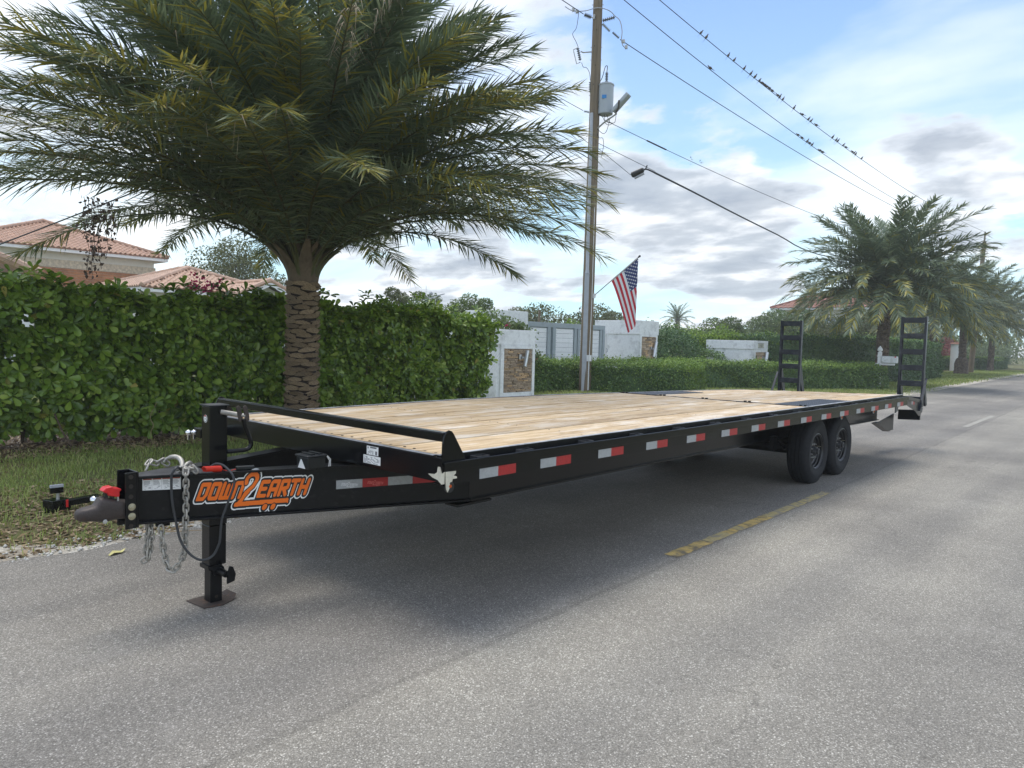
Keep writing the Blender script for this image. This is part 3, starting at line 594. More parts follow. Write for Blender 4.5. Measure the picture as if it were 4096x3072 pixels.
# sides: rub rail, side channel, trough and stake pockets; both sides
for sgn, Y in ((1, 0.0), (-1, 2.59)):
    f = lambda y: Y + sgn * y
    b = MB(); longbox(b, 0.0, 9.1, f(0.0), f(0.012), 0.882, 0.932); TP('rub_rail', b, BLACK, bevel=0.003)
    b = MB(); longbox(b, 0.0, 9.1, f(0.014), f(0.024), 0.806, 0.916); longbox(b, 0.0, 9.1, f(0.024), f(0.100), 0.806, 0.815); TP('side_channel', b, BLACK)
    b = MB(); longbox(b, 0.03, 9.1, f(0.074), f(0.100), 0.82, 0.957); TP('deck_edge', b, BLACKD)
    b = MB(); longbox(b, 0.03, 9.1, f(0.074), f(0.102), 0.957, 0.960); TP('edge_strip', b, RAILGREY)
    b = MB(); longbox(b, 0.03, 9.1, f(0.026), f(0.073), 0.90, 0.905); TP('trough_floor', b, BLACKD)
    for k in range(15):
        x = 0.30 if k == 0 else 0.678 + 0.61 * (k - 1)
        b = MB()
        for a, c in (((x - .05, .016, .84), (x - .044, .072, .938)), ((x + .044, .016, .84), (x + .05, .072, .938)), ((x - .044, .016, .84), (x + .044, .021, .938)), ((x - .044, .067, .84), (x + .044, .072, .938))):
            b.mm((a[0], f(a[1]), a[2]), (c[0], f(c[1]), c[2]))
        TP('stake_pocket', b, TOPBLK)  # greyer black paints in the light caught by the pocket frames
    for k in range(15):
        x = 0.268 if k == 0 else 0.791 + 0.598 * (k - 1)
        for j, m in enumerate((TAPEW, TAPER)):
            b = MB(); b.mm((x + .15 * j, f(0.0105), 0.812), (x + .15 * j + .149, f(0.0136), 0.868)); TP('reflective_tape', b, m)
# front channel, headboard bar, gussets
b = MB(); b.mm((0.0, 0.026, 0.822), (0.010, 2.564, 0.952)); b.mm((0.010, 0.026, 0.822), (0.07, 2.564, 0.83)); b.mm((0.0, 0.1, 0.952), (0.034, 2.49, 0.958)); TP('front_channel', b, BLACK, bevel=0.002)
b = MB(); b.mm((0.001, 0.1, 0.958), (0.033, 2.49, 0.9595)); TP('front_edge_strip', b, RAILGREY)
b = MB(); b.mm((0.008, 0.034, 1.035), (0.058, 2.556, 1.085)); TP('headboard_bar', b, BLACK, bevel=0.006)
for yy in (0.022, 2.558):
    poly = [(0.0, 0.925), (0.17, 0.925), (0.165, 0.942), (0.078, 1.075), (0.064, 1.09), (0.046, 1.096), (0.028, 1.09), (0.012, 1.07), (0.002, 1.03)]
    b = MB(); b.prism(poly, (0, yy, 0), (1, 0, 0), (0, 0, 1), (0, 0.010, 0)); TP('gusset_plate', b, BLACK, bevel=0.001)
# sealant splash at the damaged front corner and broken marker lamp
b = MB()
poly = [(0.0, .884), (.072, .882), (.070, .868), (.055, .860), (.078, .852), (.080, .842), (.05, .842), (.045, .828), (.028, .825), (.03, .80), (.016, .775), (.006, .79), (.001, .83)]
b.prism(poly, (0.001, -0.001, 0), (1, 0, 0), (0, 0, 1), (0, -0.005, 0))
poly = [(0.0, .884), (.02, .87), (.035, .905), (.05, .905), (.055, .875), (.075, .862), (.125, .858), (.09, .842), (.05, .835), (.02, .815), (0.0, .82)]
b.prism(poly, (-0.001, 0.001, 0), (0, 1, 0), (0, 0, 1), (-0.005, 0, 0))
TP('sealant_patch', b, PATCHW)
b = MB(); b.cyl((.036, -0.002, .80), (.036, .012, .80), .030, n=20); TP('lamp_mount', b, VINYLK)
b = MB(); b.cyl((.034, -0.008, .805), (.034, -0.002, .805), .009, n=12); TP('marker_lamp', b, GLASSO)
for x in (6.22, 7.45):
    b = MB(); b.cyl((x, 0.004, .80), (x, .012, .80), .024, n=18); o = TP('marker_lamp', b, GALV); b = MB(); b.cyl((x, 0.0, .80), (x, .004, .80), .013, n=12); TP('lens', b, GLASSO, parent=o)
# labels on the front channel
def label_plate(name, O, U, W, w, h, rows, parent, hdr=None, n=Vector((-1, 0, 0))):
    O, U = Vector(O), Vector(U); Z = Vector((0, 0, 1))
    b = MB(); b.prism([(0, 0), (w, 0), (w, h), (0, h)], O, U, Z, n * 0.0012); o = b.build(name, VINYLW, parent)
    b = MB()
    for (xa, xb, za, zb) in rows: b.prism([(xa * w, za * h), (xb * w, za * h), (xb * w, zb * h), (xa * w, zb * h)], O + n * 0.00122, U, Z, n * 0.0004)
    q = b.build('print', INK, o)
    if hdr:
        b = MB(); b.prism([(0.01 * w, hdr * h), (0.99 * w, hdr * h), (0.99 * w, 0.97 * h), (0.01 * w, 0.97 * h)], O + n * 0.00122, U, Z, n * 0.0004); b.build('warning_header', INKR, o)
    return o
rr = random.Random(3)
def textrows(x0, x1, z0, z1, n, sparse=0.0):
    out = []
    for i in range(n):
        z = z0 + (z1 - z0) * i / n; x = x0
        while x < x1:
            w = rr.uniform(0.03, 0.13)
            if rr.random() > sparse: out.append((x, min(x + w, x1), z, z + (z1 - z0) / n * 0.5))
            x += w + 0.018
    return out
U_ = (0, -1, 0)
label_plate('data_label', (-0.0006, 0.672, 0.895), U_, None, 0.108, 0.05, textrows(.05, .6, .08, .55, 4, .3) + [(.3, .85, .78, .95), (.75, .9, .05, .5), (.08, .16, .7, .92)], TR)
label_plate('data_label', (-0.0006, 0.703, 0.842), U_, None, 0.160, 0.048, textrows(.04, .95, .08, .9, 7, .35), TR)
# main frame: I-beams with angled tongue
A_, B_ = Vector((-1.05, 1.25, 0)), Vector((0.8, 0.60, 0))
def ibeam(b, p, q, zb0, zb1, zt0, zt1, inward, fw_=0.10, tf=0.012, tw=0.010):
    """p,q outer flange line; inward = unit vector to the beam centre"""
    P, Q = Vector(p), Vector(q); I = Vector(inward)
    def quadbox(o0, o1, a0, a1, c0, c1):
        vs = [P + I * o0 + Vector((0, 0, a0)), P + I * o1 + Vector((0, 0, a0)), P + I * o1 + Vector((0, 0, a1)), P + I * o0 + Vector((0, 0, a1)),
              Q + I * o0 + Vector((0, 0, c0)), Q + I * o1 + Vector((0, 0, c0)), Q + I * o1 + Vector((0, 0, c1)), Q + I * o0 + Vector((0, 0, c1))]
        b.add(vs, [(0, 3, 2, 1), (4, 5, 6, 7), (0, 1, 5, 4), (1, 2, 6, 5), (2, 3, 7, 6), (3, 0, 4, 7)])
    quadbox(0, fw_, zb0, zb0 + tf, zb1, zb1 + tf); quadbox(0, fw_, zt0 - tf, zt0, zt1 - tf, zt1)
    quadbox(fw_ * .3, fw_ * .3 + tw, zb0 + tf, zt0 - tf, zb1 + tf, zt1 - tf)
dirT = (B_ - A_).normalized(); NIN = Vector((-dirT.y, dirT.x, 0)); NIN = NIN if NIN.y > 0 else -NIN
for side in (0, 1):
    mir = (lambda v: Vector((v.x, 2.59 - v.y, v.z))) if side else (lambda v: v)
    nin = Vector((NIN.x, -NIN.y, 0)) if side else NIN
    b = MB(); ibeam(b, mir(A_), mir(B_), .545, .508, .80, .80, nin); o = TP('tongue_beam', b, BLACKD, bevel=0.002)
    b = MB()
    for xa, xb in ((.8, 3.2), (3.2, 5.6), (5.6, 8), (8, 9.9)): ibeam(b, mir(Vector((xa, .60, 0))), mir(Vector((xb, .60, 0))), .508, .508, .815, .815, (0, -1 if side else 1, 0))
    TP('main_beam', b, BLACK)
    b = MB(); c = mir(Vector((.82, .65, .497))); b.box(c, (.32, .12, .014)); TP('splice_plate', b, BLACK)
    poly = [(9.55, .508), (10.35, .60), (10.35, .33), (10.05, .33)]
    b = MB(); b.prism(poly, mir(Vector((0, .50, 0))), (1, 0, 0), (0, 0, 1), (0, .01, 0)); b.prism([(9.3, .50), (9.55, .508), (10.05, .33), (9.95, .33)], mir(Vector((0, .46, 0))), (1, 0, 0), (0, 0, 1), (0, -.09 if side else .09, 0)); TP('frame_tail', b, BLACKD)
for k in range(23):
    b = MB(); b.mm((0.25 + .4 * k, .09, .818), (0.29 + .4 * k, 2.50, .905)); TP('crossmember', b, BLACKD)
# beam-plane coordinates
def BP(s, z, off=0.0): p = A_ + dirT * s - NIN * off; return Vector((p.x, p.y, z))
WOFF = -0.030 + 0.0012
def decal(name, s0, s1, zz, m, parent=TR, off=WOFF, th=0.0008):
    (za, zb, zc, zd) = zz
    b = MB(); b.add([BP(s0, za, off), BP(s1, zb, off), BP(s1, zc, off), BP(s0, zd, off), BP(s0, za, off - th), BP(s1, zb, off - th), BP(s1, zc, off - th), BP(s0, zd, off - th)],
          [(0, 1, 2, 3), (4, 7, 6, 5), (0, 4, 5, 1), (1, 5, 6, 2), (2, 6, 7, 3), (3, 7, 4, 0)])
    return b.build(name, m, parent)
for k, m in enumerate((TAPEW, TAPER, TAPEW, TAPER)):
    decal('reflective_tape', 1.065 + .1633 * k, 1.227 + .1633 * k, (.652, .652, .705, .705), m)
# warning label: four panels
WL = decal('warning_label', .021, .209, (.722, .717, .785, .790), VINYLW)
b = MB(); nn_ = -NIN
def wrect(b, s0, s1, z0, z1, off=WOFF + .0003): b.add([BP(s0, z0, off), BP(s1, z0 - .004 * (s1 - s0) / .19, off), BP(s1, z1 - .004 * (s1 - s0) / .19, off), BP(s0, z1, off)], [(0, 1, 2, 3)])
for k in range(4):
    s = .023 + .0462 * k
    for r in range(5):
        wrect(b, s + .004, s + .040 - rr.uniform(0, .012), .770 - .0048 * r, .7718 - .0048 * r)
    wrect(b, s + .0440, s + .0447, .724, .787); wrect(b, s + .002, s + .042, .7465, .7472)
    for r in range(5):
        a = s + rr.uniform(.004, .028); wrect(b, a, a + rr.uniform(.006, .014), .727 + .0035 * r, .7285 + .0035 * r)
b.build('print', INK, WL)
b = MB()
for k in range(4): s = .023 + .0462 * k; wrect(b, s + .001, s + .043, .7775, .7862)
b.build('warning_header', INKR, WL)

# DOWN 2 EARTH emblem: stroke fields turned into layered vinyl
def stroke_letters():
    S = []   # list of (polyline, halfwidth); unslanted units: letter height 1
    def L(x, pls, w=0.14): 
        for p in pls: S.append(([(x + a, c) for a, c in p], w))
    W = .62
    L(0.00, [[(0, 0), (W * .72, 0), (W, .28), (W, 1.0), (0, 1.0), (0, 0)]])                       # D
    L(0.98, [[(0, .06), (.06, 0), (W, 0), (W, .94), (.56, 1), (0, 1), (0, .06)]])              # O
    L(1.96, [[(0, 1), (0, 0), (.80, 0), (.80, .95)], [(.40, .10), (.40, .85)]])                        # W
    L(3.06, [[(0, 0), (0, 1), (.56, 1), (.62, .9), (.62, 0)]])                                # N
    L(5.42, [[(.60, 1), (0, 1), (0, 0), (.60, 0)], [(0, .5), (.50, .5)]])                     # E
    L(6.38, [[(0, 0), (0, .92), (.08, 1), (.62, 1), (.62, 0)], [(0, .42), (.62, .42)]])       # A
    L(7.36, [[(0, 0), (0, 1), (.60, 1), (.62, .5), (.2, .45)], [(.30, .45), (.62, 0)]])       # R
    L(8.30, [[(0, 1), (.66, 1)], [(.33, 1), (.33, 0)]])                                       # T
    L(9.28, [[(0, 0), (0, 1)], [(.62, 0), (.62, 1)], [(0, .5), (.62, .5)]])                   # H
    return S
def two_and_bed():
    S = []
    arc = [(4.30 + .48 * math.cos(t), 1.18 + .42 * math.sin(t)) for t in [math.pi * (1.0 - k * .13) for k in range(9)]]
    pts = [(3.90, .98)] + arc + [(4.62, .72), (4.15, .28), (3.98, -.32)]
    S.append((pts, .16)); S.append(([(3.62, -.52), (4.15, -.50), (8.35, -.42)], .16)); S.append(([(8.28, -.40), (8.50, -.58)], .06))
    S.append(([(3.70, -.55), (4.35, .35)], .14))
    return S
def sdf(X, Y, S):
    D = np.full(X.shape, 9.0)
    for pl, w in S:
        for (ax, ay), (bx, by) in zip(pl[:-1], pl[1:]):
            dx, dy = bx - ax, by - ay; L2 = dx * dx + dy * dy + 1e-9
            t = np.clip(((X - ax) * dx + (Y - ay) * dy) / L2, 0, 1)
            # square caps: use max-norm blend
            d = np.hypot(X - ax - t * dx, Y - ay - t * dy) - w
            D = np.minimum(D, d)
    return D
gx = np.arange(-.6, 10.6, .024); gy = np.arange(-1.15, 2.15, .024); GX, GY = np.meshgrid(gx, gy)
D1 = sdf(GX, GY, stroke_letters()); D2 = sdf(GX, GY, two_and_bed())
wheels = np.minimum(np.hypot(GX - 6.42, (GY + .82)), np.hypot(GX - 7.22, (GY + .82))) - .22
MK_O = ((D1 < 0) & (D2 > .07)) | ((D2 < 0) & (wheels > .06)) | (wheels < 0)
MK_K = np.minimum(np.minimum(D1, D2), wheels) < .14
MK_W = np.minimum(np.minimum(D1, D2), wheels) < .235
TRI = (GX > 3.9) & (GX < 5.2) & (GY > -.3) & (GY < 1.1)
MK_K = MK_K & ~(TRI & (np.minimum(D1, D2) > .09))
def runs(MK, b, f):
    for j in range(MK.shape[0]):
        row = MK[j]; d = np.diff(np.concatenate([[0], row.astype(int), [0]])); st, en = np.where(d == 1)[0], np.where(d == -1)[0]
        for a, c in zip(st, en):
            xa, xb = gx[0] + a * .024, gx[0] + c * .024; ya, yb = gy[j], gy[j] + .024
            b.add([f(xa, ya), f(xb, ya), f(xb, yb), f(xa, yb)], [(0, 1, 2, 3)])
def emb(s0, z0, wid, hgt, off, sl=.34):
    k = wid / 10.0
    return lambda x, y: BP(s0 + x * k + y * hgt * sl, z0 + y * hgt - (x / 10.0) * 0.012, off)
EM = None
for nm, MK, m, off in (('emblem_decal', MK_W, VINYLW, WOFF), ('black_outline', MK_K, VINYLK, WOFF + .0006), ('orange_lettering', MK_O, ORANGE, WOFF + .0012)):
    b = MB(); runs(MK, b, emb(.292, .652, .590, .080, off)); o = b.build(nm, m, TR if EM is None else EM); EM = EM or o
for k in (0, 1):
    b = MB(); m = mat('tape_print_%d' % k, (0.62, 0.62, 0.62) if k == 0 else (0.62, 0.12, 0.10), rough=.4)
    runs(MK_O, b, emb(1.095 + .1633 * k, .674, .098, .013, WOFF + .0006)); b.build('tape_lettering', m, TR)
# nose plate, adjuster channel, coupler
b = MB(); b.prism([(-1.05, 1.25), (-.70, 1.127), (-.70, 1.463), (-1.05, 1.34)], (0, 0, .8005), (1, 0, 0), (0, 1, 0), (0, 0, .006)); TP('nose_plate', b, TOPBLK, bevel=.002)
b = MB(); b.mm((-1.119, 1.233, .533), (-1.062, 1.243, .833)); b.mm((-1.119, 1.347, .533), (-1.062, 1.357, .833)); b.mm((-1.062, 1.233, .533), (-1.052, 1.357, .833)); AD = TP('adjuster_channel', b, BLACK, bevel=.003)
for z in (.809, .759, .705, .549):
    b = MB(); b.lathe([(.0125, 0), (.0125, .0008), (.009, .0010), (.009, .0002)], (-1.092, 1.2331, z), (0, -1, 0), 14); b.build('bolt_hole', GROUT, AD)
for z in (.650, .600):
    b = MB(); b.cyl((-1.088, 1.233, z), (-1.088, 1.229, z), .019, n=20); b.lathe([(.015, 0), (.015, .009), (.012, .011)], (-1.088, 1.229, z), (0, -1, 0), 6); b.lathe([(.009, 0), (.008, .006)], (-1.088, 1.218, z), (0, -1, 0), 12); b.build('bolt', BRASS, AD, bevel=.001)
def loft(b, secs, n=20, e=3.0):
    vs = []
    for x, cy, hw, z0_, z1_ in secs:
        cz, hz_ = (z0_ + z1_) / 2, (z1_ - z0_) / 2
        for k in range(n):
            t = 2 * math.pi * k / n; c, s = math.cos(t), math.sin(t)
            vs.append((x, cy + hw * math.copysign(abs(c) ** (2 / e), c), cz + hz_ * math.copysign(abs(s) ** (2 / e), s)))
    m = len(secs); fs = [(i * n + k, i * n + (k + 1) % n, (i + 1) * n + (k + 1) % n, (i + 1) * n + k) for i in range(m - 1) for k in range(n)]
    fs += [tuple(range(n))[::-1], tuple((m - 1) * n + k for k in range(n))]; return b.add(vs, fs)
b = MB(); loft(b, [(-1.335, 1.295, .012, .622, .638), (-1.332, 1.295, .028, .610, .650), (-1.32, 1.295, .040, .602, .660), (-1.30, 1.295, .047, .598, .666), (-1.27, 1.295, .050, .594, .670), (-1.25, 1.295, .050, .590, .674), (-1.238, 1.295, .049, .588, .690), (-1.228, 1.295, .048, .584, .710), (-1.21, 1.295, .047, .580, .713), (-1.195, 1.295, .046, .580, .706), (-1.16, 1.295, .046, .586, .694), (-1.09, 1.295, .046, .584, .680), (-1.064, 1.295, .046, .584, .680)], e=3.2)
CPL = TP('ball_coupler', b, RUST, smooth=True)
b = MB(); b.lathe([(.012, 0), (.012, .006), (.009, .007)], (-1.213, 1.249, .590), (0, -1, 0), 6); b.build('pin_head', GALV, CPL)
b = MB(); b.prism([(-1.218, .744), (-1.200, .762), (-1.172, .764), (-1.165, .757), (-1.128, .748), (-1.126, .738), (-1.136, .733), (-1.135, .712), (-1.14, .704), (-1.19, .718), (-1.196, .732)], (0, 1.262, 0), (1, 0, 0), (0, 0, 1), (0, .062, 0)); b.build('red_latch', REDP, CPL, bevel=.005)
b = MB(); b.box((-1.195, 1.29, .714), (.014, .03, .03)); b.box((-1.165, 1.29, .708), (.014, .03, .03)); b.build('latch_bracket', VINYLK, CPL)
b = MB(); b.box((-1.146, 1.262, .697), (.008, .008, .022)); b.build('latch_pin', GALV, CPL)
# jack
JK = MB(); JK.mm((-.665, 1.245, .47), (-.560, 1.350, 1.160)); JK = TP('jack_post', JK, BLACK, bevel=.006)
b = MB(); b.mm((-.665, 1.245, .235), (-.565, 1.345, .47)); b.build('outer_sleeve', BLACK, JK, bevel=.005)
b = MB(); b.mm((-.655, 1.252, .006), (-.585, 1.332, .235)); b.build('drop_leg', BLACKD, JK, bevel=.004)
b = MB(); b.mm((-.672, 1.238, .215), (-.66, 1.352, .238)); b.mm((-.672, 1.236, .215), (-.60, 1.246, .238)); b.build('leg_strap', BLACKD, JK)
b = MB(); b.mm((-.672, 1.238, 1.160), (-.553, 1.357, 1.166)); b.build('cap_plate', TOPBLK, JK)
b = MB(); b.prism([(-.735, 1.39), (-.715, 1.205), (-.61, 1.185), (-.525, 1.225), (-.535, 1.375), (-.60, 1.40)], (0, 0, .014), (1, 0, 0), (0, 1, 0), (0, 0, .006))
b.add([(-.525, 1.225, .02), (-.535, 1.375, .02), (-.505, 1.36, .04), (-.50, 1.25, .04)], [(0, 1, 2, 3)])
b.build('foot_plate', RUSTB, JK, bevel=.002)
b = MB(); b.cyl((-.61, 1.245, .205), (-.60, 1.17, .195), .020, n=16); b.prism([(-.60, .14), (-.555, .150), (-.548, .19), (-.565, .235), (-.585, .242), (-.60, .20)], (0, 1.16, 0), (1, 0, 0), (0, 0, 1), (0, .012, 0)); b.build('plunger_pin', BLACKD, JK, bevel=.003)
b = MB(); b.lathe([(.034, 0), (.034, .006), (.028, .007)], (-.612, 1.2451, .205), (0, -1, 0), 20); b.build('pin_boss', BLACKD, JK)
b = MB(); b.cyl((-.62, 1.2519, .05), (-.62, 1.2510, .05), .010, n=12); b.build('leg_hole', GROUT, JK)
CR = MB(); CR.cyl((-.600, 1.245, 1.125), (-.520, 1.185, 1.108), .0145, n=14); CR.cyl((-.520, 1.185, 1.108), (-.493, 1.165, 1.103), .010, n=12); CR = CR.build('crank_handle', GALVW, JK, smooth=True)
b = MB()
for d in (0, .035):
    b.prism([(-.545 + d, 1.155), (-.532 + d, 1.165), (-.520 + d, 1.155), (-.507 + d, 1.105), (-.505 + d, 1.075), (-.525 + d, 1.07), (-.533 + d, 1.09)], (0, 1.17 - d * .3, 0), (1, 0, 0), (0, 0, 1), (0, .008, 0))
b.build('yoke', RUSTB, CR, bevel=.002)
b = MB(); b.tube([(-.503, 1.17, 1.085), (-.492, 1.17, 1.04), (-.470, 1.17, .985), (-.458, 1.17, .955), (-.456, 1.17, .93), (-.468, 1.17, .912), (-.49, 1.17, .905), (-.60, 1.17, .904)], .013, 12); b.build('crank_arm', BLACK, CR, smooth=True)
b = MB(); b.lathe([(.0225, 0), (.0225, .001), (.001, .001)], (-.6651, 1.298, 1.085), (-1, 0, 0), 24); RS = b.build('round_sticker', VINYLW, JK)
b = MB(); b.lathe([(.0195, 0), (.0195, .0006), (.001, .0006)], (-.6662, 1.298, 1.085), (-1, 0, 0), 24); b.build('dark_ring', INK, RS)
b = MB(); b.lathe([(.0155, 0), (.0155, .0006), (.001, .0006)], (-.6669, 1.298, 1.085), (-1, 0, 0), 24); b.build('white_disc', VINYLW, RS)
b = MB(); b.prism([(-.012, .012), (.012, .012), (.008, .0205), (-.008, .0205)], (-.6672, 1.298, 1.085), (0, -1, 0), (0, 0, 1), (-.0008, 0, 0)); b.build('red_band', TAPER, RS)
b = MB(); b.prism([(-.006, -.002), (-.001, .006), (.002, .004), (.006, -.002)], (-.6676, 1.298, 1.085), (0, -1, 0), (0, 0, 1), (-.0004, 0, 0)); b.prism([(-.006, -.007), (.006, -.007), (.006, -.005), (-.006, -.005)], (-.6676, 1.298, 1.085), (0, -1, 0), (0, 0, 1), (-.0004, 0, 0)); b.build('print', INK, RS)
# breakaway box + switch + red coil
b = MB(); b.mm((-.26, .88, .8005), (-.14, 1.00, .868)); b.mm((-.268, .872, .868), (-.132, 1.008, .882)); BB = b.build('battery_box', VINYLK, TR, bevel=.005)
b = MB()
for x in (-.235, -.185): b.mm((x, .885, .882), (x + .012, .995, .891)); b.mm((x + .018, .885, .882), (x + .026, .995, .889))
b.build('lid_ribs', VINYLK, BB)
b = MB(); b.add([(-.2605, .985, .803), (-.2605, .905, .803), (-.2605, .945, .855), (-.2605, .955, .856)], [(0, 1, 2, 3)]); b.build('torn_sticker', VINYLW, BB)
b = MB(); b.tube([(-.12, .90, .865), (-.105, .895, .84), (-.108, .897, .803)], .003, 6); b.tube([(-.115, .905, .868), (-.095, .90, .845), (-.095, .90, .803)], .003, 6); b.build('white_leads', VINYLW, BB)
b = MB(); b.box((-.52, 1.115, .812), (.10, .035, .02), Matrix.Rotation(-.34, 3, 'Z')); b.build('breakaway_switch', VINYLK, TR, bevel=.004)
pts = [];
for k in range(190):
    t = k / 189; c = Vector((-.735, 1.165, .818)).lerp(Vector((-.655, 1.137, .818)), t); a = t * 2 * math.pi * 17
    pts.append(c + Vector((0.3315 * math.cos(a) * -1, .94 * math.cos(a), 0)) * .0155 * 1 + Vector((0, 0, .0155 * math.sin(a))))
b = MB(); b.tube(pts, .0028, 6); b.tube([pts[-1], (-.63, 1.125, .806), (-.60, 1.12, .804), (-.575, 1.115, .81)], .0022, 5); b.build('red_coiled_cable', REDC, TR, smooth=True)
# black trailer cable
C0 = [(.209, .822, -.03), (.195, .842, .01), (.181, .846, .04), (.163, .825, .05), (.157, .789, .05), (.16, .681, .05), (.178, .563, .05), (.202, .451, .05), (.245, .375, .05), (.29, .340, .06), (.33, .335, .06), (.368, .353, .05), (.392, .40, .05), (.401, .437, .05), (.411, .548, .05), (.448, .657, .05), (.474, .736, .045), (.468, .785, .03), (.448, .815, .0), (.42, .838, -.03), (.388, .842, -.05), (.36, .82, -.07)]
def smooth_pts(P, k=4):
    P = [Vector(p) for p in P]; out = []
    for i in range(len(P) - 1):
        p0, p1, p2, p3 = P[max(i - 1, 0)], P[i], P[i + 1], P[min(i + 2, len(P) - 1)]
        for j in range(k):
            t = j / k; out.append(.5 * ((2 * p1) + (p2 - p0) * t + (2 * p0 - 5 * p1 + 4 * p2 - p3) * t * t + (3 * p1 - p0 - 3 * p2 + p3) * t ** 3))
    return out + [P[-1]]
b = MB(); b.tube(smooth_pts([BP(s, z, o) for s, z, o in C0]), .0068, 8); b.build('trailer_cable', RUBC, TR, smooth=True)
# chains
def link_mesh():
    b = MB(); pts = []; R_, Lh = .0130, .0120
    for k in range(9): a = -math.pi / 2 + math.pi * k / 8; pts.append((Lh + R_ * math.cos(a), R_ * math.sin(a), 0))
    for k in range(9): a = math.pi / 2 + math.pi * k / 8; pts.append((-Lh + R_ * math.cos(a), R_ * math.sin(a), 0))
    b.tube(pts, .0056, 8, closed=True)
    me = bpy.data.meshes.new('link'); me.from_pydata(b.v, [], b.f); me.materials.append(GALVW); me.polygons.foreach_set('use_smooth', [True] * len(me.polygons)); return me
LINK = link_mesh()
def make_chain(pts, step=.0335):
    P = smooth_pts(pts, 10); root = bpy.data.objects.new('safety_chain', None); COL.objects.link(root); root.parent = TR
    root.location = P[0] - world_org(TR); ORG[root.name] = P[0].copy()
    d = [0]
    for a, c in zip(P[:-1], P[1:]): d.append(d[-1] + (c - a).length)
    n = int(d[-1] / step); j = 0
    for i in range(n + 1):
        s = i * step
        while j < len(d) - 2 and d[j + 1] < s: j += 1
        t = (s - d[j]) / max(d[j + 1] - d[j], 1e-6); p = P[j].lerp(P[j + 1], min(t, 1)); T = (P[j + 1] - P[j]).normalized()
        u = Vector(NIN) if abs(T.dot(NIN)) < .9 else Vector((0, 0, 1)); a = (u - T * u.dot(T)).normalized(); c = T.cross(a)
        ang = (math.pi / 2 if i % 2 else 0) + rnd.uniform(-.25, .25) + .35
        a2 = a * math.cos(ang) + c * math.sin(ang); c2 = T.cross(a2)
        o = place('link', LINK, root, p); o.rotation_euler = Matrix((T, c2, a2)).transposed().to_euler()
    return root
make_chain([BP(.26, .825, -.02), BP(.235, .835, .01), BP(.228, .815, .035), BP(.230, .762, .03), BP(.230, .689, .03), BP(.230, .626, .03), BP(.228, .56, .03), BP(.226, .478, .03), BP(.224, .411, .03), BP(.210, .345, .03), BP(.175, .288, .02), BP(.150, .290, .01), BP(.130, .345, .0), BP(.115, .44, -.01), BP(.109, .525, -.01)])
make_chain([BP(.050, .53, -.05), BP(.046, .46, -.05), BP(.040, .39, -.05), BP(.042, .35, -.05), BP(.055, .342, -.05)])
make_chain([BP(.060, .53, -.055), BP(.062, .47, -.045), BP(.058, .40, -.045), BP(.050, .352, -.045), BP(.035, .338, -.05)])
make_chain([Vector((-.93, 1.44, .815)), Vector((-.91, 1.46, .84)), Vector((-.875, 1.46, .83)), Vector((-.85, 1.45, .845)), Vector((-.83, 1.44, .83))])
make_chain([Vector((-.85, 1.24, .815)), Vector((-.82, 1.20, .84)), Vector((-.80, 1.165, .835)), Vector((-.79, 1.15, .82))], .028)
b = MB(); b.tube(smooth_pts([(-.84, 1.44, .835), (-.825, 1.43, .855), (-.80, 1.40, .866), (-.785, 1.36, .860), (-.785, 1.325, .835), (-.80, 1.30, .812)]), [.009] * 6 + [.0135] * 15, 10); b.build('grab_hook', GALVW, TR, smooth=True)
b = MB(); b.tube(smooth_pts([BP(.27, .84, -.05), BP(.255, .862, -.03), BP(.235, .858, -.005), BP(.222, .842, .01)]), .0085, 8); b.build('grab_hook', GALVW, TR, smooth=True)
b = MB(); b.box(BP(.12, .530, -.05), (.07, .03, .03)); b.build('chain_bracket', BLACKD, TR, bevel=.004)
# far corner ball mount
HB = MB(); HB.mm((-.17, 2.44, .805), (-.002, 2.55, .875)); HB = HB.build('hitch_bar', BLACK, TR, bevel=.004)
for x, r in ((-.205, .020), (-.245, .022)):
    b = MB(); b.sphere((x, 2.47, .85), r, 10); b.cyl((x, 2.47, .835), (x, 2.47, .80), .011, n=12); b.build('chrome_ball', CHROME, HB, smooth=True)
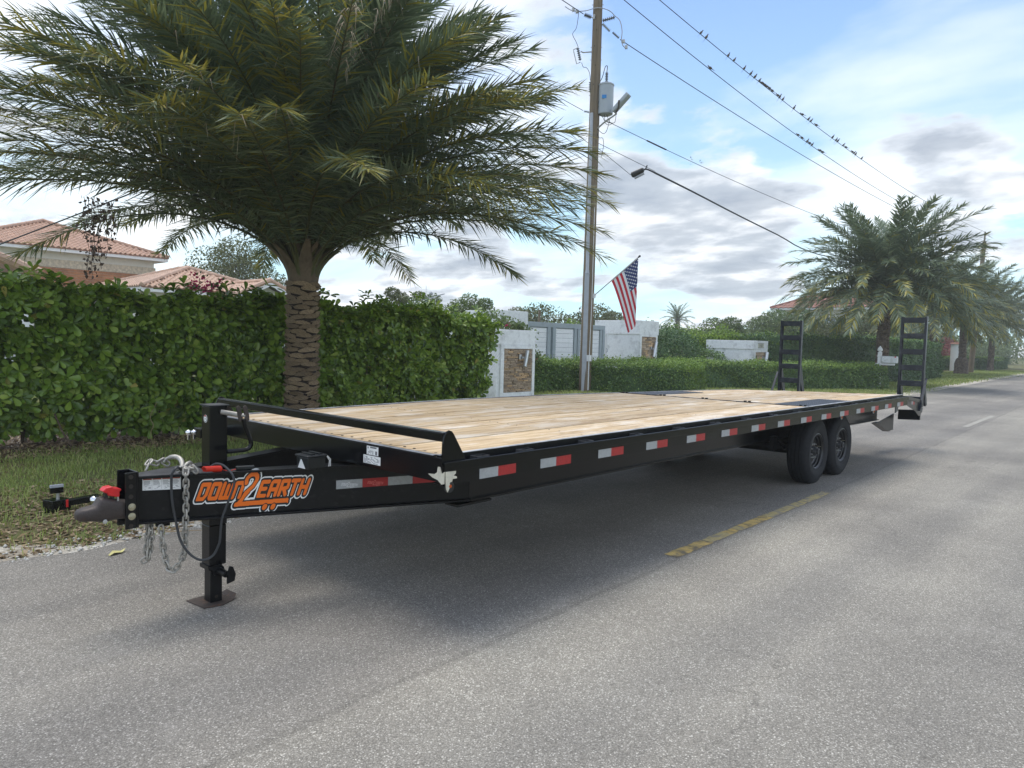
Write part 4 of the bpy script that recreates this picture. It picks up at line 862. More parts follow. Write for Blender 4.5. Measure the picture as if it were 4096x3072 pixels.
# wheels
def wheel(cx, side):
    yo = .215 if side == 0 else 2.59 - .215; sg = 1 if side == 0 else -1
    W = bpy.data.objects.new('wheel', None); COL.objects.link(W); W.parent = TR; c = Vector((cx, yo, .388)); W.location = c - world_org(TR); ORG[W.name] = c.copy()
    ax = Vector((0, sg, 0)); R = .392
    prof = [(.207, .018), (.215, .006), (.235, .0), (.262, -.006), (.30, -.008), (.335, -.002), (.358, .008), (.372, .016)]
    tread = [(.383, .028), (.390, .042), (.392, .060), (.392, .068), (.382, .070), (.382, .076), (.392, .078), (.393, .113), (.383, .115), (.383, .121), (.393, .123), (.392, .157), (.382, .159), (.382, .165), (.392, .167), (.390, .192), (.383, .206)]
    prof2 = [(.372, .218), (.335, .236), (.28, .240), (.235, .234), (.207, .216)]
    pr = prof + tread + prof2; n = 96; b = MB(); vs = []
    for j, (r, h) in enumerate(pr):
        for k in range(n):
            rr_ = r; t = 2 * math.pi * (k + .25 * (j % 2)) / n
            if 8 <= j <= 10 or 22 <= j <= 24: rr_ -= .007 if k % 3 == 0 else 0
            if j == 7: rr_ -= .004 if k % 3 == 0 else 0
            vs.append(c + ax * h + Vector((math.cos(t), 0, math.sin(t))) * rr_)
    fs = [(i * n + k, i * n + (k + 1) % n, (i + 1) * n + (k + 1) % n, (i + 1) * n + k) for i in range(len(pr) - 1) for k in range(n)]
    b.add(vs, fs)
    for r in (.318, .296): b.lathe([(r, -.0065), (r + .002, -.0095), (r + .004, -.0065)], c, ax, 48, caps=False)
    b.build('tyre', TYRE, W, smooth=True)
    b = MB(); b.lathe([(.209, .014), (.211, .008), (.205, .006), (.198, .018), (.190, .022), (.184, .045), (.176, .050), (.171, .070), (.160, .082), (.140, .085), (.118, .078), (.095, .070), (.070, .068), (.0, .068)], c, ax, 48, caps=False)
    rm = b.build('rim', RIM, W, smooth=True)
    for k in range(10):
        t = 2 * math.pi * (k + .3) / 10; p = c + Vector((math.cos(t), 0, math.sin(t))) * .138 + ax * .0838
        b = MB(); b.cyl(p, p - ax * .0016, .0155, n=14); b.build('rim_hole', GROUT, rm)
    b = MB(); b.lathe([(.056, .066), (.054, .050), (.048, .030), (.044, .012), (.040, .010)], c, ax, 24); b.lathe([(.036, .010), (.035, -.010), (.030, -.014), (.021, -.015), (.020, -.008), (0, -.008)], c, ax, 24)
    b.build('hub', TOPBLK if side == 0 else BLACKD, W, smooth=True)
    for k in range(8):
        t = 2 * math.pi * (k + .5) / 8; p = c + Vector((math.cos(t), 0, math.sin(t))) * .082
        b = MB(); b.lathe([(.011, .070), (.011, .050), (.007, .046), (.006, .030)], p, ax, 6); b.build('lug_nut', GALV, W)
    b = MB(); q = c + Vector((.15, 0, .04)); b.cyl(q + ax * .06, q + ax * .02, .004, n=8); b.build('valve_stem', BRASS, W)
for cx in (6.105, 6.965):
    for sd_ in (0, 1): wheel(cx, sd_)
    b = MB(); b.cyl((cx, .40, .388), (cx, 2.19, .388), .06, n=16); TP('axle', b, BLACKD, smooth=True)
    for yy in (.55, 2.04):
        b = MB()
        for k in range(5): b.tube([(cx - .38 + .05 * k, yy, .50 - .012 * k), (cx - .18, yy, .455 - .012 * k), (cx, yy, .448 - .012 * k), (cx + .18, yy, .455 - .012 * k), (cx + .38 - .05 * k, yy, .50 - .012 * k)], .022, 4)
        TP('leaf_spring', b, BLACKD)
        b = MB(); b.cyl((cx, yy - .17, .388), (cx, yy - .14, .388), .15, n=24) if yy < 1 else b.cyl((cx, yy + .14, .388), (cx, yy + .17, .388), .15, n=24); TP('brake_plate', b, BLACKD)
b = MB(); b.box((5.55, .52, .50), (.12, .05, .16)); b.box((5.55, 2.07, .50), (.12, .05, .16)); b.box((6.53, .52, .50), (.14, .05, .14)); TP('spring_hanger', b, BLACKD)
# dovetail
for sgn, Y in ((1, 0.0), (-1, 2.59)):
    f = lambda y: Y + sgn * y
    P_, Q_ = (9.1, f(0.006), .907), (10.42, f(.12), .80)
    b = MB(); b.bar(P_, Q_, .012, .05, (0, 0, 1)); b.prism([(9.1, .92), (10.40, .815), (10.46, .57), (10.30, .58), (9.95, .66), (9.1, .806)], (0, f(.02), 0), (1, f(.13) * 0 + sgn * .083, 0), (0, 0, 1), (0, sgn * .008, 0)) if False else None
    vs = [(9.1, f(.018), .918), (10.40, f(.128), .812), (10.46, f(.133), .57), (10.28, f(.12), .575), (9.9, f(.085), .675), (9.1, f(.018), .806)]
    b.add(vs + [(x, y + sgn * .01, z) for x, y, z in vs], [(0, 1, 2, 3, 4, 5), (11, 10, 9, 8, 7, 6)] + [(i, (i + 1) % 6, 6 + (i + 1) % 6, 6 + i) for i in range(6)])
    TP('dovetail_side', b, BLACKD)
    for j, m in enumerate((TAPEW, TAPER)):
        x = 9.45 + .15 * j; yy = .018 + (x - 9.1) * .0846; zz = .905 - (x - 9.1) * .0815
        b = MB(); b.add([(x, f(yy - .003), zz - .075), (x + .149, f(yy + .0096), zz - .087), (x + .149, f(yy + .0096), zz - .032), (x, f(yy - .003), zz - .02)], [(0, 1, 2, 3)]); TP('reflective_tape', b, m)
    b = MB(); b.mm((10.43, f(.14), .50), (10.47, f(.46), .66)); TP('tail_lamp_box', b, BLACKD)
    b = MB(); b.prism([(10.42, .72), (10.60, .69), (10.56, .62), (10.44, .60)], (0, f(.14), 0), (1, 0, 0), (0, 0, 1), (0, sgn * .012, 0)); b.prism([(10.42, .72), (10.60, .69), (10.56, .62), (10.44, .60)], (0, f(.50), 0), (1, 0, 0), (0, 0, 1), (0, sgn * .012, 0)); TP('ramp_lug', b, RAMPM)
for k in range(6):
    x = 9.25 + .22 * k; z = .915 - (x - 9.1) * .095
    b = MB(); b.mm((x, .15 , z - .055), (x + .05, 2.44, z)); TP('dovetail_bar', b, BLACKD)
b = MB(); b.mm((9.085, .1, .83), (9.10, 2.49, .957)); TP('deck_end_plate', b, BLACKD)
# loading ramps standing up
for ya, yb in ((.125, .505), (2.10, 2.485)):
    Rm = bpy.data.objects.new('loading_ramp', None); COL.objects.link(Rm); Rm.parent = TR; c = Vector((10.5, ya, .72)); Rm.location = c - world_org(TR); ORG[Rm.name] = c.copy()
    zt = 2.145 if ya < 1 else 2.085; zb = .70
    for yy in (ya, yb - .035):
        b = MB(); b.mm((10.47, yy, zb), (10.475, yy + .035, zt)); b.mm((10.475, yy if yy == ya else yy + .03, zb), (10.54, yy + .005 if yy == ya else yy + .035, zt)); b.mm((10.54, yy, zb), (10.545, yy + .035, zt))
        b.build('side_rail', RAMPM, Rm, bevel=.002)
        b = MB(); b.prism([(10.55, 1.30), (10.56, 1.30), (10.80, .72), (10.72, .70), (10.55, 1.0)], (0, yy + .005, 0), (1, 0, 0), (0, 0, 1), (0, .03, 0)); b.build('ramp_foot', RAMPM, Rm)
    for k in range(6):
        z = zt - .01 - k * .255
        b = MB(); b.mm((10.478, ya + .036, z - .088), (10.484, yb - .036, z)); b.mm((10.484, ya + .036, z - .006), (10.53, yb - .036, z)); b.mm((10.456, ya + .036, z - .078), (10.478, yb - .036, z - .073)); b.build('rung', RAMPM, Rm)
    yy = ya - .03 if ya < 1 else yb + .02
    b = MB(); b.bar((10.16, yy, .66), (10.50, yy, 1.16), .035, .012); b.build('support_arm', RAMPM, Rm)
# hitch lying on the grass: separate thing
HT = thing('drop_hitch', 'black drop hitch with chrome ball lying on the grass beyond the coupler', 'hitch', (-.50, 4.25, 0))
b = MB(); b.box((-.58, 4.28, .055), (.16, .14, .11), Matrix.Rotation(.3, 3, 'Z')); b.build('receiver_block', BLACK, HT, bevel=.004)
b = MB(); b.bar((-.56, 4.26, .07), (-.28, 4.18, .10), .07, .055); b.build('shank', BLACK, HT, bevel=.006)
b = MB(); b.sphere((-.33, 4.14, .085), .042, 10); b.build('chrome_ball', CHROME, HT, smooth=True)
b = MB(); b.cyl((-.575, 4.27, .11), (-.575, 4.27, .17), .014, n=12); b.build('pin', GALV, HT)
b = MB(); b.box((-.585, 4.27, .19), (.10, .03, .05)); b.build('tag_plate', BLACK, HT); b = MB(); b.box((-.585, 4.268, .226), (.10, .032, .022)); b.build('plate_cap', CONDUIT, HT)
b = MB(); b.box((-.515, 4.235, .075), (.018, .075, .06), Matrix.Rotation(-.27, 3, 'Z')); b.build('red_collar', REDP, HT)
# ================================================================ PALMS
def frond_mesh(L, th0, th1, p, pairs, ll, width, ydry, seed, base=True, side_bend=0.0, drytip=0.0, seg=26):
    rs = np.random.RandomState(seed); s = np.linspace(0, 1, seg + 1)
    th = np.radians(th0 + (th1 - th0) * s ** p); ds = L / seg
    x = np.concatenate([[0], np.cumsum(np.cos(th[:-1]) * ds)]); z = np.concatenate([[0], np.cumsum(np.sin(th[:-1]) * ds)]); y = side_bend * (s ** 2) * L
    C = np.stack([x, y, z], 1); T = unit(np.gradient(C, axis=0)); Nn = unit(np.stack([-T[:, 2], 0 * x, T[:, 0]], 1)); S = np.cross(T, Nn)
    V = []; Fq = []; Ft = []; Mq = []; Mt = []; o = 0
    # rachis : 4-sided
    wid = np.where(s < .10, np.interp(s, [0, .05, .10], [.085, .042, .026]) if base else .03, np.interp(s, [.1, 1], [.022, .004])); hei = np.interp(s, [0, .1, 1], [.030, .020, .003])
    ring = np.stack([C + S * wid[:, None], C + Nn * hei[:, None], C - S * wid[:, None], C - Nn * hei[:, None]], 1).reshape(-1, 3)
    V.append(ring); k = np.arange(seg)[:, None, None] * 4; q = np.array([[0, 1, 5, 4], [1, 2, 6, 5], [2, 3, 7, 6], [3, 0, 4, 7]])[None] + k
    Fq.append(q.reshape(-1, 4)); Mq.append(np.full(seg * 4, 3)); o += len(ring)
    n = pairs * 2; u = np.repeat((np.arange(pairs) + .5) / pairs, 2); u = np.clip(u + rs.normal(0, .004, n), 0, 1); ss = .11 + .885 * u; sd_ = np.tile([1.0, -1.0], pairs)
    idx = ss * seg; i0 = np.clip(idx.astype(int), 0, seg - 1); f = (idx - i0)[:, None]
    B = C[i0] * (1 - f) + C[i0 + 1] * f; Tt = unit(T[i0] * (1 - f) + T[i0 + 1] * f); Nt = unit(Nn[i0] * (1 - f) + Nn[i0 + 1] * f); St = np.cross(Tt, Nt)
    a = np.radians(np.interp(u, [0, .15, 1], [70, 58, 30]) + rs.normal(0, 6, n)); bb = np.radians(rs.choice([-12, 12, 38], n) + rs.normal(0, 7, n))
    d = Tt * np.cos(a)[:, None] + (St * (sd_ * np.cos(bb))[:, None] + Nt * np.sin(bb)[:, None]) * np.sin(a)[:, None]
    ln = ll * np.interp(u, [0, .06, .3, .8, 1], [.25, .55, 1.0, .92, .55]) * rs.uniform(.85, 1.12, n)
    dry = rs.uniform(size=n) < (ydry * .10 * u ** 3 + (drytip if drytip else 0) * (u > .60)); yel = (rs.uniform(size=n) < ydry * (.04 + .95 * u ** 2))
    ydir = unit(np.cross(d, Nt) + rs.normal(0, .25, (n, 3))); w = (width * np.interp(u, [0, .2, 1], [.5, 1, .8]))[:, None] * np.where(dry, .38, 1.0)[:, None]; ln = np.where(dry, ln * rs.uniform(.45, .9, n), ln)
    down = np.array([0, 0, -1.0]); dr = (.08 + .22 * rs.uniform(size=n) ** 2)[:, None] * ln[:, None]
    hang = np.where(dry, rs.uniform(.35, .8, n), 0.0)[:, None]
    d2 = unit(d * (1 - hang) + down * hang)
    m = B + (d * .4 + d2 * .0) * ln[:, None] + down * dr * .15; t = B + d * (.4 * ln)[:, None] + d2 * (.6 * ln)[:, None] + down * dr
    lv = np.stack([B - ydir * w * .25, B + ydir * w * .25, m + ydir * w * .5, m - ydir * w * .5, t], 1).reshape(-1, 3)
    V.append(lv); i = np.arange(n)[:, None] * 5 + o; mi = np.where(dry, 2, np.where(yel, 1, 0))
    Fq.append(i + np.array([0, 1, 2, 3])); Mq.append(mi); Ft.append(i + np.array([3, 2, 4])); Mt.append(mi)
    return np_mesh('frond', np.concatenate(V), [np.concatenate(Fq), np.concatenate(Ft)], [PALMG, PALMY, PALMD, RACHIS], np.concatenate(Mq + Mt))
def boot_mesh():
    V = []; ny, nz = 6, 4
    for j in range(nz):
        for i in range(ny):
            a = -1 + 2 * i / (ny - 1); zz = j / (nz - 1)
            wd = .5 * (1 - .22 * abs(zz - .6)); out = (.25 + .75 * zz ** 1.2) * (1 - .45 * a * a)
            V.append((out, a * wd, zz * (1 - .42 * a * a * (.4 + .6 * zz)) + .12 * (1 - zz) * a * a))
    o = len(V)
    for i in range(ny): a = -1 + 2 * i / (ny - 1); V.append((-.6, a * .45, .92 * (1 - .42 * a * a)))
    F = [(j * ny + i, j * ny + i + 1, (j + 1) * ny + i + 1, (j + 1) * ny + i) for j in range(nz - 1) for i in range(ny - 1)]
    F += [((nz - 1) * ny + i, (nz - 1) * ny + i + 1, o + i + 1, o + i) for i in range(ny - 1)]
    me = bpy.data.meshes.new('leaf_base'); me.from_pydata(V, [], F); me.materials.append(BOOT); return me
BOOTS = boot_mesh()
P1 = (3.48, 7.0)
PT = thing('date_palm', 'large date palm in front of the tall hedge, its crown filling the upper left', 'palm tree', (P1[0], P1[1], 0))
b = MB(); b.lathe([(.27, 0), (.23, .3), (.205, .8), (.20, 1.6), (.20, 2.4), (.21, 2.75), (.17, 3.1), (.08, 3.4)], (P1[0], P1[1], 0), n=24); b.build('trunk', TRUNKM, PT, smooth=True)
nb = 0
for r in range(33):
    z = .05 + r * .071; k = 6
    if z > 2.42: break
    for i in range(k):
        a = 2 * math.pi * (i + .5 * (r % 2)) / k + rnd.uniform(-.09, .09) + .13 * r
        Rr = np.interp(z, [0, .3, .8, 2.4], [.27, .23, .205, .20]); s = rnd.uniform(.88, 1.15)
        place('leaf_base', BOOTS, PT, (P1[0] + math.cos(a) * Rr * .98, P1[1] + math.sin(a) * Rr * .98, z + rnd.uniform(-.014, .014)), (rnd.uniform(-.14, .14), rnd.uniform(-.10, .05), a), (.062 * rnd.uniform(.7, 1.4), .262 * s, .070 * rnd.uniform(.85, 1.15)))
# big smooth crown bases
def crownbase():
    V = []; 
    for j in range(7):
        t = j / 6; w = .135 * (1 - t) ** .7 + .035; out = .015 + .05 * t + .30 * t ** 2.2; z = .50 * t
        for i in range(5):
            a = -1 + i / 2; V.append((out - .05 * a * a * (1 - t * .5), a * w, z))
    F = [(j * 5 + i, j * 5 + i + 1, (j + 1) * 5 + i + 1, (j + 1) * 5 + i) for j in range(6) for i in range(4)]
    me = bpy.data.meshes.new('frond_base'); me.from_pydata(V, [], F); me.materials.append(mat('frond_base_bark', (0.17, 0.125, 0.08), rough=.75, var=.35, scale=6, bump=.4, dirt=(0.07, 0.05, 0.035), dirt_scale=5, obj_var=.2)); me.polygons.foreach_set('use_smooth', [True] * len(F)); return me
CB = crownbase()
for r in range(3):
    for i in range(9):
        a = 2 * math.pi * (i + .5 * r) / 9 + rnd.uniform(-.08, .08); place('frond_base', CB, PT, (P1[0] + math.cos(a) * (.205 - .02 * r), P1[1] + math.sin(a) * (.205 - .02 * r), 2.37 + .12 * r), (0, rnd.uniform(-.1, .15), a), (1.1 - .12 * r, (.78 - .1 * r) * rnd.uniform(.8, 1.1), rnd.uniform(.95, 1.3)))
NF = 220
for k in range(NF):
    t = ((k + .5) / NF) ** .95; az = k * 2.39996 + rnd.uniform(-.1, .1)
    th0 = 88 - 20 * t + rnd.uniform(-4, 4); th1 = 50 - 70 * t ** .7 + rnd.uniform(-12, 10); L = 4.05 + .68 * min(1, t * 1.5) + rnd.uniform(-.25, .2)
    pw_ = 1.0 - .55 * t
    toCam = math.cos(az - math.atan2(CAM.y - P1[1], CAM.x - P1[0]))
    me = frond_mesh(L, th0, th1, pw_, 172, .55, .031, .03 + .38 * t ** 2.5 + (.32 if toCam > .2 and t > .5 else 0), 100 + k, side_bend=rnd.uniform(-.08, .08), drytip=.45 if (rnd.random() < (.14 if toCam > .2 else .04) and t > .4) else 0)
    r0_ = .08 + .13 * t; place('frond', me, PT, (P1[0] + math.cos(az) * r0_, P1[1] + math.sin(az) * r0_, 2.98 - .52 * t), (rnd.uniform(-.12, .12), 0, az))
# distant palms share a set of frond meshes
FM = []
for j in range(12):
    t = j / 11; FM.append(frond_mesh(4.1 + .3 * (j % 3), 86 - 32 * t, 44 - 108 * t ** .8, .9 - .3 * t, 84, .56, .06, .05 + .45 * t ** 2, 900 + j, seg=16))
def palm(loc, h, label, n=70, scale=1.0, group=None, trunk_r=.27, droop=1.0, bulge=False, name='date_palm'):
    r = thing(name, label, 'palm tree', (loc[0], loc[1], 0), group)
    prof = [(trunk_r * (2.0 if bulge else 1.35), 0), (trunk_r * (1.75 if bulge else 1.1), .35), (trunk_r * (1.8 if bulge else 1.0), .8), (trunk_r * (1.45 if bulge else 1.0), 1.15), (trunk_r * .95, 1.3)]
    zz = 1.4; 
    while zz < h + .6: prof += [(trunk_r * 1.06, zz), (trunk_r * .92, zz + .04)]; zz += .11
    prof += [(trunk_r * .5, h + .9)]
    b = MB(); b.lathe([(a, z) for a, z in prof if z < h + .95], (loc[0], loc[1], 0), n=14)
    for i in range(len(b.v)): x, y, z = b.v[i]; q = 1 + .06 * math.sin(i * 12.9898) ; b.v[i] = (loc[0] + (x - loc[0]) * q, loc[1] + (y - loc[1]) * q, z)
    b.build('trunk', BOOTF, r)
    for k in range(n):
        t = (k + .5) / n; az = k * 2.39996 + loc[0]; j = min(11, int(t * 12)); s = scale * rnd.uniform(.92, 1.08)
        place('frond', FM[j], r, (loc[0] + math.cos(az) * .12, loc[1] + math.sin(az) * .12, h + .75 * scale - .55 * t), (rnd.uniform(-.2, .2), rnd.uniform(-.05, .05), az), (s, s, s))
    return r
palm((33.2, 6.9), 3.2, 'round-crowned date palm behind the white mailbox', 130, 1.10)
palm((54.2, 9.35), 3.4, 'date palm with bare trunk seen through the near loading ramp', 100, 1.12)
palm((62.4, 9.07), 3.5, 'date palm with swollen lumpy trunk base beside the verge', 90, 1.15, bulge=True)
palm((80.5, 9.95), 3.6, 'farthest date palm standing before the low far hedge', 80, 1.25)
palm((97, 12.5), 3.8, 'date palm cut by the right frame edge down the road', 70, 1.3)
palm((84.0, 46.0), 4.6, 'small lone palm on the skyline beyond the gate', 34, .62, trunk_r=.3)
palm((92.0, 31.5), 7.6, 'dark shaggy palm beside the distant red-roofed house', 30, .75, trunk_r=.3)

# ================================================================ FOLIAGE
def obovate(n_fold=True):
    """one broad leaf, base at origin along +x, length 1"""
    xs_ = [0, .25, .55, .8, .95, 1.0]; ws = [.03, .12, .22, .25, .16, .03]; V = []
    for x, w in zip(xs_, ws): V += [(x, -w, .04 + w * .25 - .12 * x * x), (x, 0, -.12 * x * x), (x, w, .04 + w * .25 - .12 * x * x)]
    F = []
    for i in range(5):
        for k in (0, 1): F.append((i * 3 + k, (i + 1) * 3 + k, (i + 1) * 3 + k + 1, i * 3 + k + 1))
    return np.array(V), np.array(F)
OV, OF = obovate()
def leaves_from(B, D, Up, size):
    """many obovate leaves: base B, direction D, up vector Up"""
    D = unit(D); Sx = unit(np.cross(Up, D)); U = np.cross(D, Sx); s = size[:, None, None]
    V = B[:, None, :] + (OV[None, :, 0:1] * D[:, None, :] + OV[None, :, 1:2] * Sx[:, None, :] + OV[None, :, 2:3] * U[:, None, :]) * s
    n = len(B); F = (np.arange(n)[:, None, None] * len(OV) + OF[None]).reshape(-1, 4); return V.reshape(-1, 3), F
def rosettes(P, A, size, k=6, rs=NR):
    """rosette centres P, axis A -> leaf arrays"""
    n = len(P); A = unit(A); h = unit(np.cross(A, rs.normal(size=(n, 3)))); g = np.cross(A, h); B = []; D = []; U = []; S = []
    for j in range(k):
        t = 2 * np.pi * (j + rs.uniform(-.25, .25, n)) / k; el = np.radians(rs.uniform(5, 55, n))
        r = h * np.cos(t)[:, None] + g * np.sin(t)[:, None]; d = r * np.cos(el)[:, None] + A * np.sin(el)[:, None]; d[:, 2] -= .18
        B.append(P + r * .012); D.append(d); U.append(A); S.append(size * rs.uniform(.72, 1.15, n))
    return np.concatenate(B), np.concatenate(D), np.concatenate(U), np.concatenate(S)
LEAFMESH = np_mesh('leaf', OV, OF, [CLUSIA], smooth=True)
LEAFMESH2 = np_mesh('leaf', OV, OF, [CLUSIAB], smooth=True)
def hedge_top(x): return 2.03 + .05 * math.sin(x * 2.1) + .05 * math.sin(x * 5.3 + 1) - .08 * max(0, x - 7.6)
def big_hedge(name, label, x0, x1, group, n, mats, bright=0.0, nleaf=300, gap=True):
    H = thing(name, label, 'hedge', ((x0 + x1) / 2, 8.6, 0), group); rs = NR
    # rosette centres: front shell (dense), inside, top
    X = rs.uniform(x0, x1, n); T = np.array([hedge_top(x) for x in X]); Z = rs.uniform(.05, 1, n) ** .95 * T
    dep = np.abs(rs.normal(0, .30, n)); bulge = .10 * np.sin(X * 3.3 + Z * 2) + .08 * np.sin(Z * 5 + X * 1.7)
    Y = 8.12 + dep + bulge * .6 + (np.clip(.55 - Z, 0, 1) * .35)
    top = rs.uniform(size=n) < .20; Z[top] = T[top] + rs.normal(0, .045, top.sum()); Y[top] = rs.uniform(8.12, 9.0, top.sum())
    keep = np.ones(n, bool)
    keep &= X < 8.52 + .30 * Z
    if gap: keep &= rs.uniform(size=n) < np.clip((Z + .05) / .30, 0.3, 1)
    hole = (np.sin(X * 7.1 + Z * 3.7) * np.sin(Z * 8.3 - X * 2.9 + 1) > .62) & ~top; keep &= ~(hole & (rs.uniform(size=n) < .85))
    X, Y, Z, top = X[keep], Y[keep], Z[keep], top[keep]; P = np.stack([X, Y, Z], 1); n = len(P)
    A = np.stack([rs.normal(0, .45, n), -np.ones(n) * .9 + rs.normal(0, .3, n), rs.normal(.35, .35, n)], 1); A[top] = np.stack([rs.normal(0, .4, top.sum()), rs.normal(-.25, .4, top.sum()), np.ones(top.sum())], 1)
    sz = .140 * rs.uniform(.6, 1.25, n) * np.where(X > 4.5, .88, 1.0)
    B, D, U, S = rosettes(P, A, sz, 6)
    # sprigs above the line
    sp = rs.uniform(x0, x1, 26 if gap else 14); PB = []
    for x in sp:
        h = rs.uniform(.06, .38); 
        for q in range(int(h / .05) + 1): PB.append((x + rs.normal(0, .02), 8.45 + rs.normal(0, .15), hedge_top(x) + q * .05))
    PB = np.array([p for p in PB if p[0] < 9.0]); B2, D2, U2, S2 = rosettes(PB, np.tile([0, -.2, 1.0], (len(PB), 1)) + rs.normal(0, .3, (len(PB), 3)), np.full(len(PB), .14), 5)
    B = np.concatenate([B, B2]); D = np.concatenate([D, D2]); U = np.concatenate([U, U2]); S = np.concatenate([S, S2])
    d2 = np.linalg.norm(B - np.array(CAM), axis=1) + np.where(B[:, 1] > 8.25, 3, 0) + np.where(B[:, 0] < -.6, 5, 0) + rs.uniform(0, 1.6, len(B))
    order = np.argsort(d2); pick = order[:nleaf]; rest = order[nleaf:]
    m = LEAFMESH if bright < .5 else LEAFMESH2
    for i in pick:
        dd = Vector(D[i]).normalized(); s_ = Vector(U[i]).cross(dd).normalized(); u_ = dd.cross(s_)
        place('leaf', m, H, B[i], Matrix((dd, s_, u_)).transposed().to_euler(), (S[i],) * 3)
    B, D, U, S = B[rest], D[rest], U[rest], S[rest]; V, F = leaves_from(B, D, U, S)
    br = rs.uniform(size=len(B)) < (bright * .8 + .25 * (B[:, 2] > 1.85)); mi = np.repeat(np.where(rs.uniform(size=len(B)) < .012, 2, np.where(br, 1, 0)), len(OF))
    o = np_obj('foliage', np_mesh('foliage', V, F, [CLUSIA, CLUSIAB, PALMY], mi, smooth=True), H); o['kind'] = 'stuff'
    # stems
    b = MB()
    for x in np.arange(x0 + .1, x1 - .5, .34):
        bx, by = x + rs.uniform(-.08, .08), 8.6 + rs.uniform(-.15, .15)
        for q in range(3):
            tx, ty, tz = bx + rs.uniform(-.3, .3), by + rs.uniform(-.35, .3), rs.uniform(.8, hedge_top(x) - .1)
            b.tube([(bx, by, 0), ((bx + tx) / 2 + rs.uniform(-.06, .06), (by + ty) / 2, tz * .45), (tx, ty, tz)], [.016, .012, .005], 5, caps=False)
    b.build('stem', TWIG, H)['kind'] = 'stuff'
    return H
big_hedge('tall_hedge', 'tall broad-leaved green hedge to the left of the big palm trunk', -1.6, 3.45, 'tall broad-leaved hedge sections behind the palm', 4000, None, 0.30)
big_hedge('tall_hedge', 'tall broad-leaved green hedge between the palm trunk and the stone-faced wall', 3.55, 9.35, 'tall broad-leaved hedge sections behind the palm', 5600, None, 0.6)
# chain link fence inside the hedge
CF = thing('chain_link_fence', 'thin chain-link fence with posts inside the tall hedge', 'fence', (3, 8.95, 0))
b = MB()
for x in np.arange(-2.5, 8.8, .09):
    for s_ in (1, -1): b.bar((x, 8.95, .02), (x + s_ * 1.3, 8.95, 1.3), .004, .004)
b.build('wire_mesh', CONDUIT, CF)['kind'] = 'stuff'
for x in (-2.2, -.35, .35, 2.6, 5.0, 7.4):
    b = MB(); b.cyl((x, 8.97, 0), (x, 8.97, 1.45), .026, n=12); b.build('post', GALV, CF, smooth=True)
# stray vine stem + low shoots in front of hedge
b = MB(); b.tube(smooth_pts([(1.66, 8.0, .02), (1.65, 7.98, .14), (1.68, 7.97, .24), (1.64, 7.98, .36), (1.74, 8.0, .56)]), .005, 5); tag(b.build('vine_stem', STRAW), 'pale bare vine stem rising from the mulch at the hedge foot', 'vine')
b = MB(); b.tube([(.62, 7.9, .01), (.55, 8.05, .22), (.50, 8.2, .45)], .012, 6); tag(b.build('branch', TWIG), 'bent bare branch propped at the hedge foot near the left edge', 'branch')
# blue tarp heap beyond the hedge
TH = MB(); gx_, gy_ = 16, 8
for j in range(gy_):
    for i in range(gx_):
        x = 1.35 + 1.6 * i / 15; y = 9.3 + .8 * j / 7; z = .02 + .34 * math.sin(math.pi * i / 15) ** .6 * math.sin(math.pi * (j + .3) / 8) ** .7 + rnd.uniform(-.03, .03)
        TH.v.append((x, y, max(.01, z)))
TH.f = [(j * gx_ + i, j * gx_ + i + 1, (j + 1) * gx_ + i + 1, (j + 1) * gx_ + i) for j in range(gy_ - 1) for i in range(gx_ - 1)]; TH.mi = [0] * len(TH.f)
tag(TH.build('tarp', TARP), 'crumpled blue and white tarp heaped behind the tall hedge', 'tarp')

